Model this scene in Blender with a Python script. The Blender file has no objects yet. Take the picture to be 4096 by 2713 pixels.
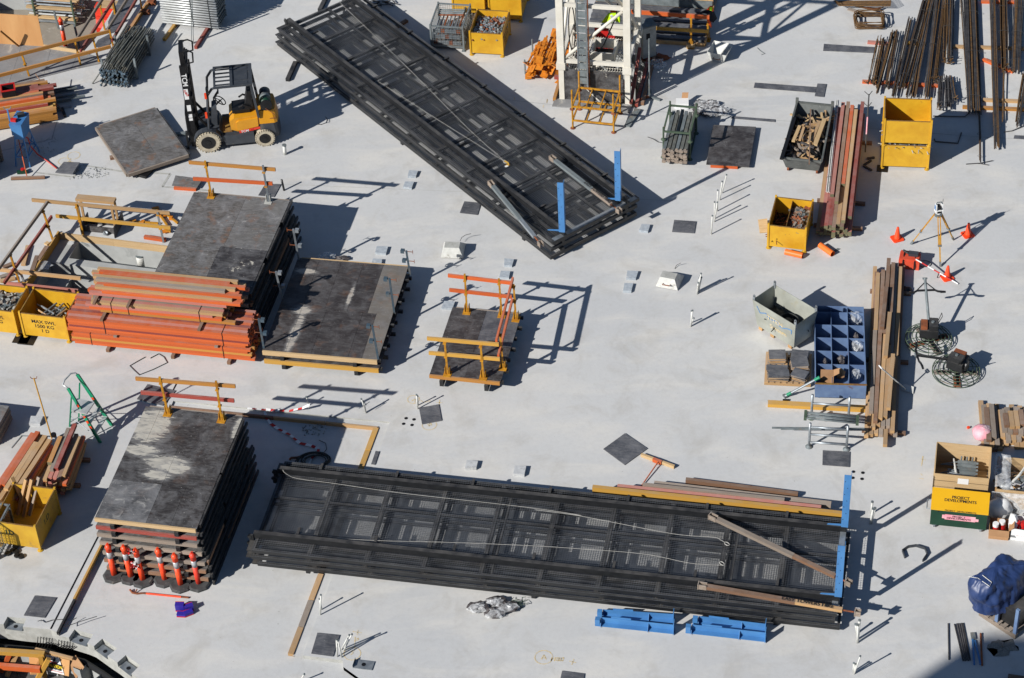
import bpy, bmesh, math, random
from mathutils import Vector, Matrix, Quaternion
random.seed(7)
SC = bpy.context.scene
COL = SC.collection
# ---------------------------------------------------------------- camera
FPX, PHI, ROLL, DIST = 9420.0, math.radians(40.9), math.radians(3.19), 60.4
cF = Vector((0, math.cos(PHI), -math.sin(PHI)))
cU = Vector((0, math.sin(PHI), math.cos(PHI)))
cI = math.cos(ROLL) * Vector((1, 0, 0)) - math.sin(ROLL) * cU
cJ = -math.sin(ROLL) * Vector((1, 0, 0)) - math.cos(ROLL) * cU
cC = -cF * DIST
cam = bpy.data.cameras.new('camera'); cam.sensor_width = 36; cam.lens = FPX / 4096 * 36
cam.clip_start = 1; cam.clip_end = 2000
camo = bpy.data.objects.new('camera', cam); COL.objects.link(camo)
mw = Matrix.Identity(4)
for r_ in range(3):
    mw[r_][0] = cI[r_]; mw[r_][1] = -cJ[r_]; mw[r_][2] = -cF[r_]; mw[r_][3] = cC[r_]
camo.matrix_world = mw
SC.camera = camo
# ---------------------------------------------------------------- sky, sun, exposure
SAZ, SEL = math.radians(34.6), math.radians(32.2)
wd = bpy.data.worlds.new('World'); SC.world = wd; wd.use_nodes = True
nt = wd.node_tree; bg = nt.nodes['Background']
sky = nt.nodes.new('ShaderNodeTexSky'); sky.sky_type = 'NISHITA'; sky.sun_disc = False
sky.sun_elevation = SEL; sky.sun_rotation = math.radians(235.4); sky.altitude = 30; sky.ozone_density = 4; sky.dust_density = .3
nt.links.new(sky.outputs[0], bg.inputs[0]); bg.inputs[1].default_value = 0.05
sl = bpy.data.lights.new('sun', 'SUN'); sl.energy = 5.0; sl.angle = math.radians(0.5); sl.color = (1, .97, .928)
so = bpy.data.objects.new('sun', sl); COL.objects.link(so)
sd = Vector((math.cos(SAZ) * math.cos(SEL), math.sin(SAZ) * math.cos(SEL), -math.sin(SEL)))
so.rotation_euler = sd.to_track_quat('-Z', 'Y').to_euler(); so.location = (-30, -20, 30)
vs = SC.view_settings; vs.view_transform = 'Standard'; vs.look = 'None'; vs.exposure = 0.37; vs.gamma = 1; vs.use_curve_mapping = False
SC.cycles.max_bounces = 6; SC.cycles.transparent_max_bounces = 12
# ---------------------------------------------------------------- where a point of the site lies
REG = {'C': (2060, 0, 2.903), 'D': (2550, 0, 4.611), 'E': (0, 0, 3.7), 'P': (0, 760, 3.289), 'L': (980, 1740, 2.704),
       'R': (3300, 1850, 2.208), 'K': (690, 200, 3.733), 'T': (0, 1640, 2.53), 'J': (3680, 1600, 2.704), 'U': (3840, 2150, 2.785),
       'V': (0, 2420, 3.947), 'W': (600, 0, 7.84), 'X': (3560, 1050, 2.959), 'Y': (350, 400, 4.9), 'Z': (980, 1000, 3.015)}
for a_, (oy_, s_) in {1: (0, 2.119), 2: (640, 1.866), 3: (1400, 2.119), 4: (2000, 2.153)}.items():
    for b_, ox_ in {1: 0, 2: 1000, 3: 2000, 4: 2996}.items():
        REG[a_ * 10 + b_] = (ox_, oy_, s_)
def at(x, y, z=0.0):
    d = cF * FPX + cI * (x - 2048) + cJ * (y - 1356.5)
    return cC + d * ((z - cC.z) / d.z)
def q(k, x, y, z=0.0):
    o = REG[k]
    return at(o[0] + x / o[2], o[1] + y / o[2], z)
GR = math.radians(-13.0)
# ---------------------------------------------------------------- materials
def C(r, g, b, k=0.8):
    f = lambda v: ((v / 255 + .055) / 1.055) ** 2.4 if v > 10 else v / 255 / 12.92
    return (f(r) * k, f(g) * k, f(b) * k, 1)
class NT:
    def __init__(s, name):
        s.m = bpy.data.materials.new(name); s.m.use_nodes = True
        s.t = s.m.node_tree; s.b = s.t.nodes['Principled BSDF']
    def n(s, ty, **kw):
        n = s.t.nodes.new(ty)
        for k, v in kw.items():
            if k.startswith('i_'):
                n.inputs[int(k[2:]) if k[2:].isdigit() else k[2:]].default_value = v
            else: setattr(n, k, v)
        return n
    def l(s, a, b): s.t.links.new(a, b)
    def coord(s, world=False, scale=(1, 1, 1), off=True):
        if world:
            g = s.n('ShaderNodeNewGeometry').outputs['Position']
        else:
            g = s.n('ShaderNodeTexCoord').outputs['Object']
            if off:
                r = s.n('ShaderNodeObjectInfo').outputs['Random']
                mu = s.n('ShaderNodeMath', operation='MULTIPLY', i_1=37.0); s.l(r, mu.inputs[0])
                ad = s.n('ShaderNodeVectorMath', operation='ADD'); s.l(g, ad.inputs[0]); s.l(mu.outputs[0], ad.inputs[1]); g = ad.outputs[0]
        mp = s.n('ShaderNodeMapping'); mp.inputs['Scale'].default_value = scale; s.l(g, mp.inputs[0])
        return mp.outputs[0]
    def noise(s, co, sc, det=4, rough=.6, dist=0):
        n = s.n('ShaderNodeTexNoise'); n.inputs['Scale'].default_value = sc; n.inputs['Detail'].default_value = det
        n.inputs['Roughness'].default_value = rough; n.inputs['Distortion'].default_value = dist
        s.l(co, n.inputs['Vector']); return n.outputs[0]
    def ramp(s, f, a, b):
        r = s.n('ShaderNodeMapRange'); r.inputs[1].default_value = a; r.inputs[2].default_value = b; s.l(f, r.inputs[0]); return r.outputs[0]
    def mix(s, f, a, b):
        m = s.n('ShaderNodeMix', data_type='RGBA'); m.clamp_factor = True
        for sock, v in ((m.inputs[0], f), (m.inputs[6], a), (m.inputs[7], b)):
            if isinstance(v, (int, float)): sock.default_value = v
            elif isinstance(v, tuple): sock.default_value = v
            else: s.l(v, sock)
        return m.outputs[2]
    def mul(s, a, k):
        m = s.n('ShaderNodeMath', operation='MULTIPLY'); s.l(a, m.inputs[0])
        if isinstance(k, (int, float)): m.inputs[1].default_value = k
        else: s.l(k, m.inputs[1])
        return m.outputs[0]
    def bump(s, h, st, d=.02):
        b = s.n('ShaderNodeBump'); b.inputs['Strength'].default_value = st; b.inputs['Distance'].default_value = d
        s.l(h, b.inputs['Height']); s.l(b.outputs[0], s.b.inputs['Normal'])
    def out(s, col, rough=.7, metal=0, spec=.4):
        if isinstance(col, tuple): s.b.inputs['Base Color'].default_value = col
        else: s.l(col, s.b.inputs['Base Color'])
        if isinstance(rough, (int, float)): s.b.inputs['Roughness'].default_value = rough
        else: s.l(rough, s.b.inputs['Roughness'])
        s.b.inputs['Metallic'].default_value = metal
        s.b.inputs['Specular IOR Level'].default_value = spec
        return s.m
MATS = {}
def mk(name, c1, c2=None, sc=6, rough=.65, metal=0, spec=.4, stretch=(1, 1, 1), dirt=None, dth=(.56, .7), dsc=3.0, rnd=0.0, bump=0.0, world=False, lo=.35, hi=.65, top=0.0):
    n = NT(name); co = n.coord(world, stretch)
    col = c1
    f = n.noise(co, sc, 5)
    if c2: col = n.mix(n.ramp(f, lo, hi), c1, c2)
    if dirt:
        d = n.noise(co, dsc, 7, .68, .4)
        col = n.mix(n.ramp(d, *dth), col, dirt)
    if top:
        sx = n.n('ShaderNodeSeparateXYZ'); n.l(n.n('ShaderNodeNewGeometry').outputs['Normal'], sx.inputs[0])
        tn = n.noise(n.coord(True), 3.1, 6, .7)
        col = n.mix(n.mul(n.mul(n.ramp(sx.outputs[2], .7, .95), n.ramp(tn, .3, .65)), top), col, C(178, 172, 164))
    if rnd:
        h = n.n('ShaderNodeHueSaturation'); r = n.n('ShaderNodeObjectInfo').outputs['Random']
        n.l(n.ramp(r, 0, 1), h.inputs['Value']); h.inputs['Value'].links[0].from_node.inputs[3].default_value = 1 - rnd; h.inputs['Value'].links[0].from_node.inputs[4].default_value = 1 + rnd
        if isinstance(col, tuple): h.inputs['Color'].default_value = col
        else: n.l(col, h.inputs['Color'])
        col = h.outputs[0]
    if bump: n.bump(f, bump)
    MATS[name] = n.out(col, rough, metal, spec); return MATS[name]
DUST = C(176, 170, 160)
WS = (1.2, 9, 9)
mk('wood_raw', C(196, 160, 112), C(168, 128, 84), 3, .8, stretch=WS, dirt=C(150, 135, 118), dth=(.55, .75), top=.28, rnd=.18)
mk('wood_pale', C(208, 180, 138), C(184, 152, 108), 3, .75, stretch=WS, rnd=.12)
mk('wood_grey', C(160, 146, 132), C(122, 106, 92), 3, .85, stretch=WS, dirt=C(178, 172, 165), top=.28, rnd=.2)
mk('wood_brown', C(140, 104, 78), C(110, 80, 60), 3, .85, stretch=WS, dirt=C(150, 138, 124), top=.28, rnd=.25)
mk('wood_yellow', C(206, 160, 70), C(188, 138, 52), 3, .7, stretch=WS, dirt=C(170, 140, 105), dth=(.58, .72), top=.28, rnd=.14)
mk('wood_ochre', C(196, 138, 62), C(170, 112, 46), 3, .7, stretch=WS, dirt=C(150, 120, 88), top=.28, rnd=.15)
mk('wood_red', C(160, 68, 54), C(134, 54, 46), 3, .75, stretch=WS, dirt=C(176, 150, 140), dth=(.56, .74), top=.28, rnd=.18)
mk('wood_orange', C(210, 102, 44), C(190, 82, 34), 3, .7, stretch=WS, dirt=C(190, 150, 128), dth=(.6, .76), top=.28, rnd=.12)
mk('wood_pink', C(196, 128, 112), C(176, 98, 86), 3, .8, stretch=WS, dirt=C(178, 160, 148), top=.28, rnd=.14)
mk('wood_end', C(70, 104, 88), C(140, 110, 70), 9, .8, rnd=.2)
mk('ply_new', C(214, 164, 108), C(196, 142, 88), 1.6, .6, stretch=(1, 1, .25), dirt=C(150, 92, 66), dth=(.7, .78), rnd=.04)
mk('steel_black', C(36, 37, 39), C(26, 27, 29), 5, .4, .0, .5, top=.2, dirt=C(92, 90, 86), dth=(.66, .78), dsc=2.5)
mk('mesh_black', C(140, 144, 150), C(104, 108, 114), 2, .4, .35, .5, dirt=C(60, 60, 62), dth=(.5, .7), dsc=.8)
mk('black', C(26, 26, 28), C(18, 18, 20), 5, .5, 0, .4)
mk('galv', C(176, 182, 186), C(142, 150, 156), 6, .42, .55, .5, dirt=C(150, 146, 138), dth=(.6, .8), rnd=.1)
mk('galv_dull', C(132, 140, 142), C(104, 112, 114), 6, .6, .2, .4, dirt=C(140, 132, 118), rnd=.12)
mk('alu', C(226, 228, 226), C(200, 202, 200), 4, .36, .35, .5, rnd=.06)
mk('scaf_grey', C(116, 118, 112), C(90, 92, 88), 6, .55, .1, .4, dirt=C(150, 140, 120), rnd=.2)
mk('scaf_blue', C(66, 92, 112), C(92, 102, 106), 20, .6, .1, .4, rnd=.2)
mk('yellow', C(218, 170, 40), C(200, 148, 30), 2.2, .5, 0, .45, dirt=C(150, 104, 48), dth=(.64, .74), dsc=3.2)
mk('yellow_worn', C(208, 166, 46), C(192, 146, 40), 2.2, .55, 0, .45, dirt=C(136, 112, 78), dth=(.58, .72), dsc=3)
mk('yellow_post', C(206, 150, 34), C(170, 112, 30), 9, .6, 0, .4, dirt=C(122, 84, 46), dth=(.56, .72), dsc=7)
mk('rim_rust', C(120, 84, 50), C(150, 118, 50), 8, .8, dirt=C(90, 62, 46))
mk('blue', C(78, 136, 192), C(68, 122, 178), 2, .45, 0, .5, dirt=C(130, 128, 126), dth=(.66, .8), dsc=2.4)
mk('blue_dull', C(62, 84, 100), C(80, 92, 100), 8, .55, .1, .4, dirt=C(120, 116, 108))
mk('blue_rack', C(110, 134, 168), C(90, 112, 150), 3, .55, 0, .4, dirt=C(110, 80, 70), dth=(.62, .74), dsc=4)
mk('white_paint', C(228, 224, 212), C(214, 208, 194), 2, .5, 0, .4, dirt=C(160, 142, 120), dth=(.64, .78), dsc=3)
mk('white', C(236, 236, 234), None, 5, .6)
mk('white_pipe', C(222, 222, 216), C(200, 200, 194), 8, .5, 0, .4, dirt=C(160, 156, 146), dsc=6)
mk('orange_plastic', C(255, 84, 36), C(244, 72, 30), 3, .45, 0, .5)
mk('orange_pvc', C(246, 122, 52), None, 3, .4)
mk('red_plastic', C(236, 72, 48), C(220, 60, 42), 3, .5, 0, .4)
mk('red', C(206, 38, 34), C(186, 32, 30), 3, .55)
mk('reflect', C(188, 190, 192), None, 3, .35, .2)
mk('rubber', C(82, 82, 82), C(60, 60, 60), 6, .8, dirt=C(130, 122, 112), dsc=4)
mk('tyre', C(198, 188, 166), C(172, 160, 138), 7, .85, dirt=C(150, 138, 120))
mk('grey_paint', C(66, 70, 76), C(54, 58, 64), 4, .5, 0, .45, dirt=C(116, 110, 100), dth=(.6, .8))
mk('grey_bin', C(108, 111, 108), C(86, 90, 88), 4, .6, .1, .4, dirt=C(150, 150, 146), dth=(.58, .72), dsc=5)
mk('fork_yellow', C(222, 156, 32), C(210, 144, 28), 2, .35, 0, .5)
mk('prop_orange', C(222, 138, 36), C(204, 118, 30), 6, .55, 0, .4, dirt=C(150, 90, 40), rnd=.1)
mk('green_fibre', C(30, 150, 108), C(24, 130, 94), 4, .45)
mk('green_dark', C(22, 66, 46), C(18, 56, 40), 3, .5)
mk('green_steel', C(88, 104, 84), C(72, 88, 72), 6, .6, .1, .4, dirt=C(130, 96, 70), dth=(.6, .75))
mk('cardboard', C(184, 142, 102), C(172, 130, 92), 3, .85)
mk('rebar_rust', C(122, 90, 52), C(84, 66, 48), 5, .75, .1, .3, stretch=(3, 3, 3), rnd=.3)
mk('rebar_dark', C(86, 84, 84), C(62, 60, 62), 5, .6, .2, .4, rnd=.25)
mk('rust', C(150, 84, 48), C(110, 64, 42), 6, .85, dirt=C(90, 70, 56))
mk('tarp', C(46, 66, 112), C(36, 54, 96), 2.5, .45, 0, .5, bump=.5)
mk('conc_pale', C(188, 188, 182), C(166, 166, 160), 5, .85, dirt=C(150, 148, 140), dsc=6)
mk('conc_block', C(204, 206, 206), C(184, 186, 188), 9, .9, dirt=C(160, 160, 158), dsc=7, bump=.3)
mk('conc_pit', C(180, 182, 180), C(160, 162, 160), 1.4, .85, dirt=C(140, 142, 140), dth=(.58, .75), dsc=2)
mk('foam', C(180, 188, 194), C(160, 168, 176), 14, .85, bump=.3, dirt=C(206, 208, 208), dsc=9)
mk('dirt_floor', C(160, 152, 138), C(142, 134, 122), 1.1, .9, dirt=C(178, 172, 160), dsc=2.2)
mk('bag_grey', C(96, 90, 90), C(66, 62, 62), 9, .55, bump=.4)
mk('pink', C(240, 150, 166), C(240, 190, 196), 5, .6)
mk('hi_vis', C(206, 255, 20), None, 3, .7)
mk('hi_orange', C(255, 92, 30), None, 3, .7)
mk('navy', C(24, 26, 40), None, 3, .9)
mk('red_case', C(220, 88, 60), C(204, 74, 50), 4, .5)
mk('hose', C(196, 60, 40), None, 3, .5)
mk('mark_yellow', C(224, 194, 122), C(208, 203, 192), 30, .85, lo=.4, hi=.6)
mk('navy_box', C(50, 40, 150), None, 3, .5)
mk('hi_yellow', C(255, 220, 40), None, 3, .6)
mk('galv_skip', C(182, 184, 174), C(160, 162, 152), 2.5, .55, .25, .4, dirt=C(170, 158, 120), dth=(.55, .75), dsc=2)
mk('yellow_lid', C(226, 172, 20), C(220, 166, 18), 2, .5, 0, .4)
mk('ink', C(28, 28, 30), None, 3, .8)
mk('rubble', C(150, 148, 142), C(120, 118, 112), 30, .95)
mk('wire', C(70, 70, 70), None, 3, .6)
mk('cable', C(180, 178, 172), C(150, 148, 142), 30, .5)
mk('rope_dark', C(60, 62, 60), None, 3, .7)
def film(name):
    n = NT(name)
    n.b.inputs['Base Color'].default_value = (.85, .87, .88, 1); n.b.inputs['Roughness'].default_value = .18
    tr = n.n('ShaderNodeBsdfTransparent'); mx = n.n('ShaderNodeMixShader')
    co = n.coord(); f = n.noise(co, 9, 4); n.bump(f, .6, .03)
    n.l(n.ramp(f, .3, .75), mx.inputs[0]); mx.inputs[0].links[0].from_node.inputs[3].default_value = .06; mx.inputs[0].links[0].from_node.inputs[4].default_value = .5
    n.l(tr.outputs[0], mx.inputs[1]); n.l(n.b.outputs[0], mx.inputs[2])
    n.l(mx.outputs[0], n.t.nodes['Material Output'].inputs[0]); MATS[name] = n.m
film('film')
def filmply(name, base, base2, res, th, rough=.5, rusty=0.0, sc=.9, dust=.35, blobs=(), cloud=.5, rz=-13):
    """film-faced plywood: scuffs, clouds of dust, ragged cement residue; blobs = residue patches (x, y, rx, ry) on the site"""
    n = NT(name); co = n.coord(True); mp = n.n('ShaderNodeMapping'); mp.inputs['Rotation'].default_value = (0, 0, math.radians(-rz)); n.l(n.coord(True), mp.inputs[0])
    ms = n.n('ShaderNodeMapping'); ms.inputs['Scale'].default_value = (1, 4, 1); n.l(mp.outputs[0], ms.inputs[0]); co2 = ms.outputs[0]
    a = n.noise(co, 1.3, 6, .6)
    col = n.mix(n.ramp(a, .35, .7), base, base2)
    cl = n.noise(co, 2.6, 8, .72, .5); col = n.mix(n.mul(n.ramp(cl, .45, .72), cloud), col, C(138, 138, 140))
    sx = n.noise(co2, 5, 8, .72, .6)
    col = n.mix(n.mul(n.ramp(sx, .46, .7), dust), col, C(150, 148, 146))
    d = n.noise(co, sc * 2, 10, .72, .9)
    col = n.mix(n.mul(n.ramp(d, th[0] + .02, th[1]), .75), col, res)
    for bx, by, rx, ry in blobs:
        v = n.n('ShaderNodeVectorMath', operation='SUBTRACT'); n.l(co, v.inputs[0]); v.inputs[1].default_value = (bx, by, 0)
        r = n.n('ShaderNodeMapping', vector_type='POINT'); r.inputs['Rotation'].default_value = (0, 0, math.radians(-rz)); n.l(v.outputs[0], r.inputs[0])
        k = n.n('ShaderNodeVectorMath', operation='MULTIPLY'); n.l(r.outputs[0], k.inputs[0]); k.inputs[1].default_value = (1 / rx, 1 / ry, 0)
        ln = n.n('ShaderNodeVectorMath', operation='LENGTH'); n.l(k.outputs[0], ln.inputs[0])
        nz = n.noise(co2, 3.2, 9, .7, .8)
        ad = n.n('ShaderNodeMath', operation='MULTIPLY_ADD'); n.l(nz, ad.inputs[0]); ad.inputs[1].default_value = -2.2; n.l(ln.outputs['Value'], ad.inputs[2])
        f = n.ramp(ad.outputs[0], -.2, -.28)
        hz = n.ramp(ad.outputs[0], .35, -.3)
        col = n.mix(n.mul(hz, .65), col, C(146, 145, 143)); col = n.mix(n.mul(n.mul(f, n.ramp(nz, .3, .55)), .9), col, res)
    if rusty:
        e = n.noise(n.coord(True), 2.1, 6, .66)
        col = n.mix(n.mul(n.ramp(e, .56, .7), rusty), col, C(140, 96, 62))
    sp = n.noise(co, 26, 3, .5)
    col = n.mix(n.ramp(sp, .70, .76), col, C(196, 192, 186))
    n.bump(sx, .1, .01)
    MATS[name] = n.out(col, rough, 0, .45)
filmply('ply_black', C(48, 44, 44), C(66, 60, 58), C(196, 190, 178), (.66, .74), .5, dust=.25)
filmply('ply_black2', C(46, 44, 45), C(58, 56, 57), C(214, 208, 194), (.60, .66), .5, dust=.3)
filmply('ply_grey', C(96, 92, 88), C(70, 67, 64), C(190, 186, 178), (.6, .72), .6, .75, 1.3, .65, cloud=.85)
filmply('ply_grey2', C(112, 110, 107), C(80, 78, 76), C(196, 192, 186), (.58, .72), .6, .5, 1.3, .6, cloud=.85)
filmply('ply_beige', C(126, 119, 110), C(94, 89, 84), C(110, 104, 100), (.60, .72), .65, .3, 1.6, dust=.3)
filmply('ply_mat', C(72, 74, 80), C(92, 94, 100), C(160, 162, 166), (.6, .8), .55, 0, 1.4, dust=.35)
filmply('ply_pale', C(150, 150, 150), C(118, 118, 118), C(206, 200, 186), (.54, .68), .6, 0, 1.1)
def concrete(name, c1, c2, c3, sp=True):
    n = NT(name); co = n.coord(True); cs = n.coord(True, (.55, 1.6, 1))
    big = n.noise(co, .16, 4, .55); mid = n.noise(cs, .75, 6, .62, .5); fine = n.noise(co, 9, 6, .7); vf = n.noise(co, 60, 3, .6)
    col = n.mix(n.ramp(big, .35, .65), c1, c2)
    col = n.mix(n.mul(n.ramp(mid, .46, .7), .85), col, c3)
    m3 = n.noise(co, .9, 8, .66, .5)
    col = n.mix(n.mul(n.ramp(m3, .52, .72), .55), col, C(182, 178, 170))
    m4 = n.noise(co, .55, 9, .7, 1.4)
    col = n.mix(n.mul(n.ramp(m4, .56, .72), .35), col, C(172, 168, 160))
    col = n.mix(n.mul(n.ramp(fine, .45, .75), .14), col, C(150, 148, 144))
    if sp:
        s_ = n.noise(co, 16, 2, .4); col = n.mix(n.mul(n.ramp(s_, .76, .80), .7), col, C(120, 116, 108))
    ad = n.n('ShaderNodeMath', operation='ADD'); n.l(fine, ad.inputs[0]); n.l(n.mul(vf, .5), ad.inputs[1])
    n.bump(ad.outputs[0], .22, .012)
    MATS[name] = n.out(col, .8, 0, .35)
concrete('concrete', C(198, 199, 199), C(208, 208, 206), C(219, 216, 209))
# ---------------------------------------------------------------- object helpers
WM = {}
def tag(o, label=None, cat=None, group=None, kind=None):
    if label: o['label'] = label
    if cat: o['category'] = cat
    if group: o['group'] = group
    if kind: o['kind'] = kind
    return o
def thing(name, label, cat, loc, rz=0.0, group=None):
    o = bpy.data.objects.new(name, None); COL.objects.link(o); o.empty_display_size = .2
    M = Matrix.Translation(Vector(loc)) @ Matrix.Rotation(rz, 4, 'Z')
    o.matrix_world = M; WM[o.name] = M
    return tag(o, label, cat, group)
class Fr:
    def __init__(s, loc, rz=0.0):
        s.M = Matrix.Translation(Vector(loc)) @ Matrix.Rotation(rz, 4, 'Z'); s.rz = rz
    def __call__(s, x, y, z=0.0): return s.M @ Vector((x, y, z))
    def d(s, x, y, z=0.0): return s.M.to_3x3() @ Vector((x, y, z))
class MB:
    def __init__(s, fr=None): s.V = []; s.F = []; s.I = []; s.mi = 0; s.M = fr.M if fr else None; s.sm = set()
    def v(s, p):
        p = Vector(p); s.V.append(s.M @ p if s.M else p); return len(s.V) - 1
    def f(s, *ix): s.F.append(tuple(ix)); s.I.append(s.mi)
    def quad(s, a, b, c, d): s.f(s.v(a), s.v(b), s.v(c), s.v(d)); return s
    def poly(s, pts): s.f(*[s.v(p) for p in pts]); return s
    def hexa(s, b, t):
        i = [s.v(p) for p in b] + [s.v(p) for p in t]
        s.f(i[3], i[2], i[1], i[0]); s.f(i[4], i[5], i[6], i[7])
        for k in range(4): s.f(i[k], i[(k + 1) % 4], i[4 + (k + 1) % 4], i[4 + k])
        return s
    def box(s, x0, y0, z0, x1, y1, z1):
        return s.hexa([(x0, y0, z0), (x1, y0, z0), (x1, y1, z0), (x0, y1, z0)], [(x0, y0, z1), (x1, y0, z1), (x1, y1, z1), (x0, y1, z1)])
    def cbox(s, c, sx, sy, sz, rz=0.0, rx=0.0, ry=0.0):
        R = Matrix.Rotation(rz, 3, 'Z') @ Matrix.Rotation(ry, 3, 'Y') @ Matrix.Rotation(rx, 3, 'X'); c = Vector(c)
        P = lambda x, y, z: c + R @ Vector((x * sx / 2, y * sy / 2, z * sz / 2))
        return s.hexa([P(-1, -1, -1), P(1, -1, -1), P(1, 1, -1), P(-1, 1, -1)], [P(-1, -1, 1), P(1, -1, 1), P(1, 1, 1), P(-1, 1, 1)])
    def bar(s, p, q_, w, h, up=(0, 0, 1)):
        p = Vector(p); q_ = Vector(q_); d = (q_ - p).normalized(); u = Vector(up)
        sd_ = d.cross(u)
        if sd_.length < 1e-4: sd_ = d.cross(Vector((0, 1, 0)))
        sd_.normalize(); u = sd_.cross(d).normalized()
        a = sd_ * w / 2; b = u * h / 2
        return s.hexa([p - a - b, p + a - b, q_ + a - b, q_ - a - b], [p - a + b, p + a + b, q_ + a + b, q_ - a + b])
    def tube(s, p, q_, r, n=8, r2=None, cap=True):
        p = Vector(p); q_ = Vector(q_); d = (q_ - p).normalized(); r2 = r if r2 is None else r2
        a = d.orthogonal().normalized(); b = d.cross(a)
        A = []; B = []
        for i in range(n):
            t = 2 * math.pi * i / n; o = a * math.cos(t) + b * math.sin(t)
            A.append(s.v(p + o * r)); B.append(s.v(q_ + o * r2))
        for i in range(n): s.f(A[i], A[(i + 1) % n], B[(i + 1) % n], B[i])
        if cap: s.f(*A[::-1]); s.f(*B)
        return s
    def pipe(s, p, q_, r, t=.01, n=14):
        s.tube(p, q_, r, n, cap=False)
        p = Vector(p); q_ = Vector(q_)
        s.tube(q_, p, r - t, n, cap=False); return s
    def path(s, pts, r, n=6, closed=False):
        pts = [Vector(p) for p in pts]; m = len(pts); rings = []; pa = None
        for i, p in enumerate(pts):
            if closed: d = pts[(i + 1) % m] - pts[i - 1]
            else: d = pts[min(i + 1, m - 1)] - pts[max(i - 1, 0)]
            d.normalize()
            a = d.orthogonal() if pa is None else pa - d * pa.dot(d)
            a.normalize(); pa = a; b = d.cross(a)
            rings.append([s.v(p + (a * math.cos(2 * math.pi * k / n) + b * math.sin(2 * math.pi * k / n)) * r) for k in range(n)])
        for i in range(m if closed else m - 1):
            A = rings[i]; B = rings[(i + 1) % m]
            for k in range(n): s.f(A[k], A[(k + 1) % n], B[(k + 1) % n], B[k])
        if not closed: s.f(*rings[0][::-1]); s.f(*rings[-1])
        return s
    def lathe(s, c, prof, n=16, ax=(0, 0, 1)):
        c = Vector(c); ax = Vector(ax).normalized(); a = ax.orthogonal().normalized(); b = ax.cross(a); R = []
        for r, z in prof:
            R.append([s.v(c + ax * z + (a * math.cos(2 * math.pi * k / n) + b * math.sin(2 * math.pi * k / n)) * max(r, .0005)) for k in range(n)])
        for i in range(len(R) - 1):
            for k in range(n): s.f(R[i][k], R[i][(k + 1) % n], R[i + 1][(k + 1) % n], R[i + 1][k])
        s.f(*R[0][::-1]); s.f(*R[-1]); return s
    def prism(s, pts, z0, z1):
        n = len(pts); A = [s.v((p[0], p[1], z0)) for p in pts]; B = [s.v((p[0], p[1], z1)) for p in pts]
        s.f(*A[::-1]); s.f(*B)
        for k in range(n): s.f(A[k], A[(k + 1) % n], B[(k + 1) % n], B[k])
        return s
    def ext(s, pts, off):
        off = Vector(off); n = len(pts); A = [s.v(p) for p in pts]; B = [s.v(Vector(p) + off) for p in pts]
        s.f(*A[::-1]); s.f(*B)
        for k in range(n): s.f(A[k], A[(k + 1) % n], B[(k + 1) % n], B[k])
        return s
    def build(s, name, mat, parent=None, smooth=False, org=None):
        mats = mat if isinstance(mat, (list, tuple)) else [mat]
        me = bpy.data.meshes.new(name)
        if parent is not None:
            M = WM[parent.name]; Mi = M.inverted(); vv = [Mi @ p for p in s.V]; loc = None
        else:
            if org is None:
                xs = [p.x for p in s.V]; ys = [p.y for p in s.V]; zs = [p.z for p in s.V]
                org = Vector(((min(xs) + max(xs)) / 2, (min(ys) + max(ys)) / 2, min(zs)))
            loc = Vector(org); M = Matrix.Translation(loc); vv = [p - loc for p in s.V]
        me.from_pydata([tuple(p) for p in vv], [], s.F)
        for m in mats: me.materials.append(MATS[m])
        if len(mats) > 1: me.polygons.foreach_set('material_index', s.I)
        bm = bmesh.new(); bm.from_mesh(me); bmesh.ops.recalc_face_normals(bm, faces=bm.faces); bm.to_mesh(me); bm.free()
        if smooth: me.polygons.foreach_set('use_smooth', [True] * len(me.polygons))
        o = bpy.data.objects.new(name, me); COL.objects.link(o)
        if parent is not None: o.parent = parent; o.matrix_parent_inverse = Matrix.Identity(4)
        else: o.location = loc
        WM[o.name] = M
        return o
def struct(o, kind='structure'): o['kind'] = kind; return o
CUBES = {}
def plank(name, p, q_, w, h, mat, parent=None, up=(0, 0, 1), endm=None):
    """a straight piece of timber or bar from p to q (centres of its ends), its own object on shared mesh data"""
    p = Vector(p); q_ = Vector(q_); key = (mat, endm)
    if key not in CUBES:
        me = bpy.data.meshes.new('timber_piece')
        vv = [(x, y, z) for x in (-.5, .5) for y in (-.5, .5) for z in (-.5, .5)]
        me.from_pydata(vv, [], [(0, 1, 3, 2), (4, 6, 7, 5), (0, 4, 5, 1), (2, 3, 7, 6), (0, 2, 6, 4), (1, 5, 7, 3)])
        me.materials.append(MATS[mat])
        if endm: me.materials.append(MATS[endm]); me.polygons[0].material_index = 1; me.polygons[1].material_index = 1
        CUBES[key] = me
    o = bpy.data.objects.new(name, CUBES[key]); COL.objects.link(o)
    d = q_ - p; L = d.length; d.normalize(); u = Vector(up); s_ = u.cross(d)
    if s_.length < 1e-4: s_ = Vector((0, 1, 0)).cross(d)
    s_.normalize(); u = d.cross(s_).normalized(); c = (p + q_) / 2
    M = Matrix.Identity(4)
    for i in range(3):
        M[i][0] = d[i]; M[i][1] = s_[i]; M[i][2] = u[i]; M[i][3] = c[i]
    S = Matrix.Diagonal((L, w, h, 1))
    if parent is not None:
        o.parent = parent; o.matrix_parent_inverse = Matrix.Identity(4); o.matrix_basis = WM[parent.name].inverted() @ M @ S
    else: o.matrix_world = M @ S
    WM[o.name] = M @ S
    return o
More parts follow.
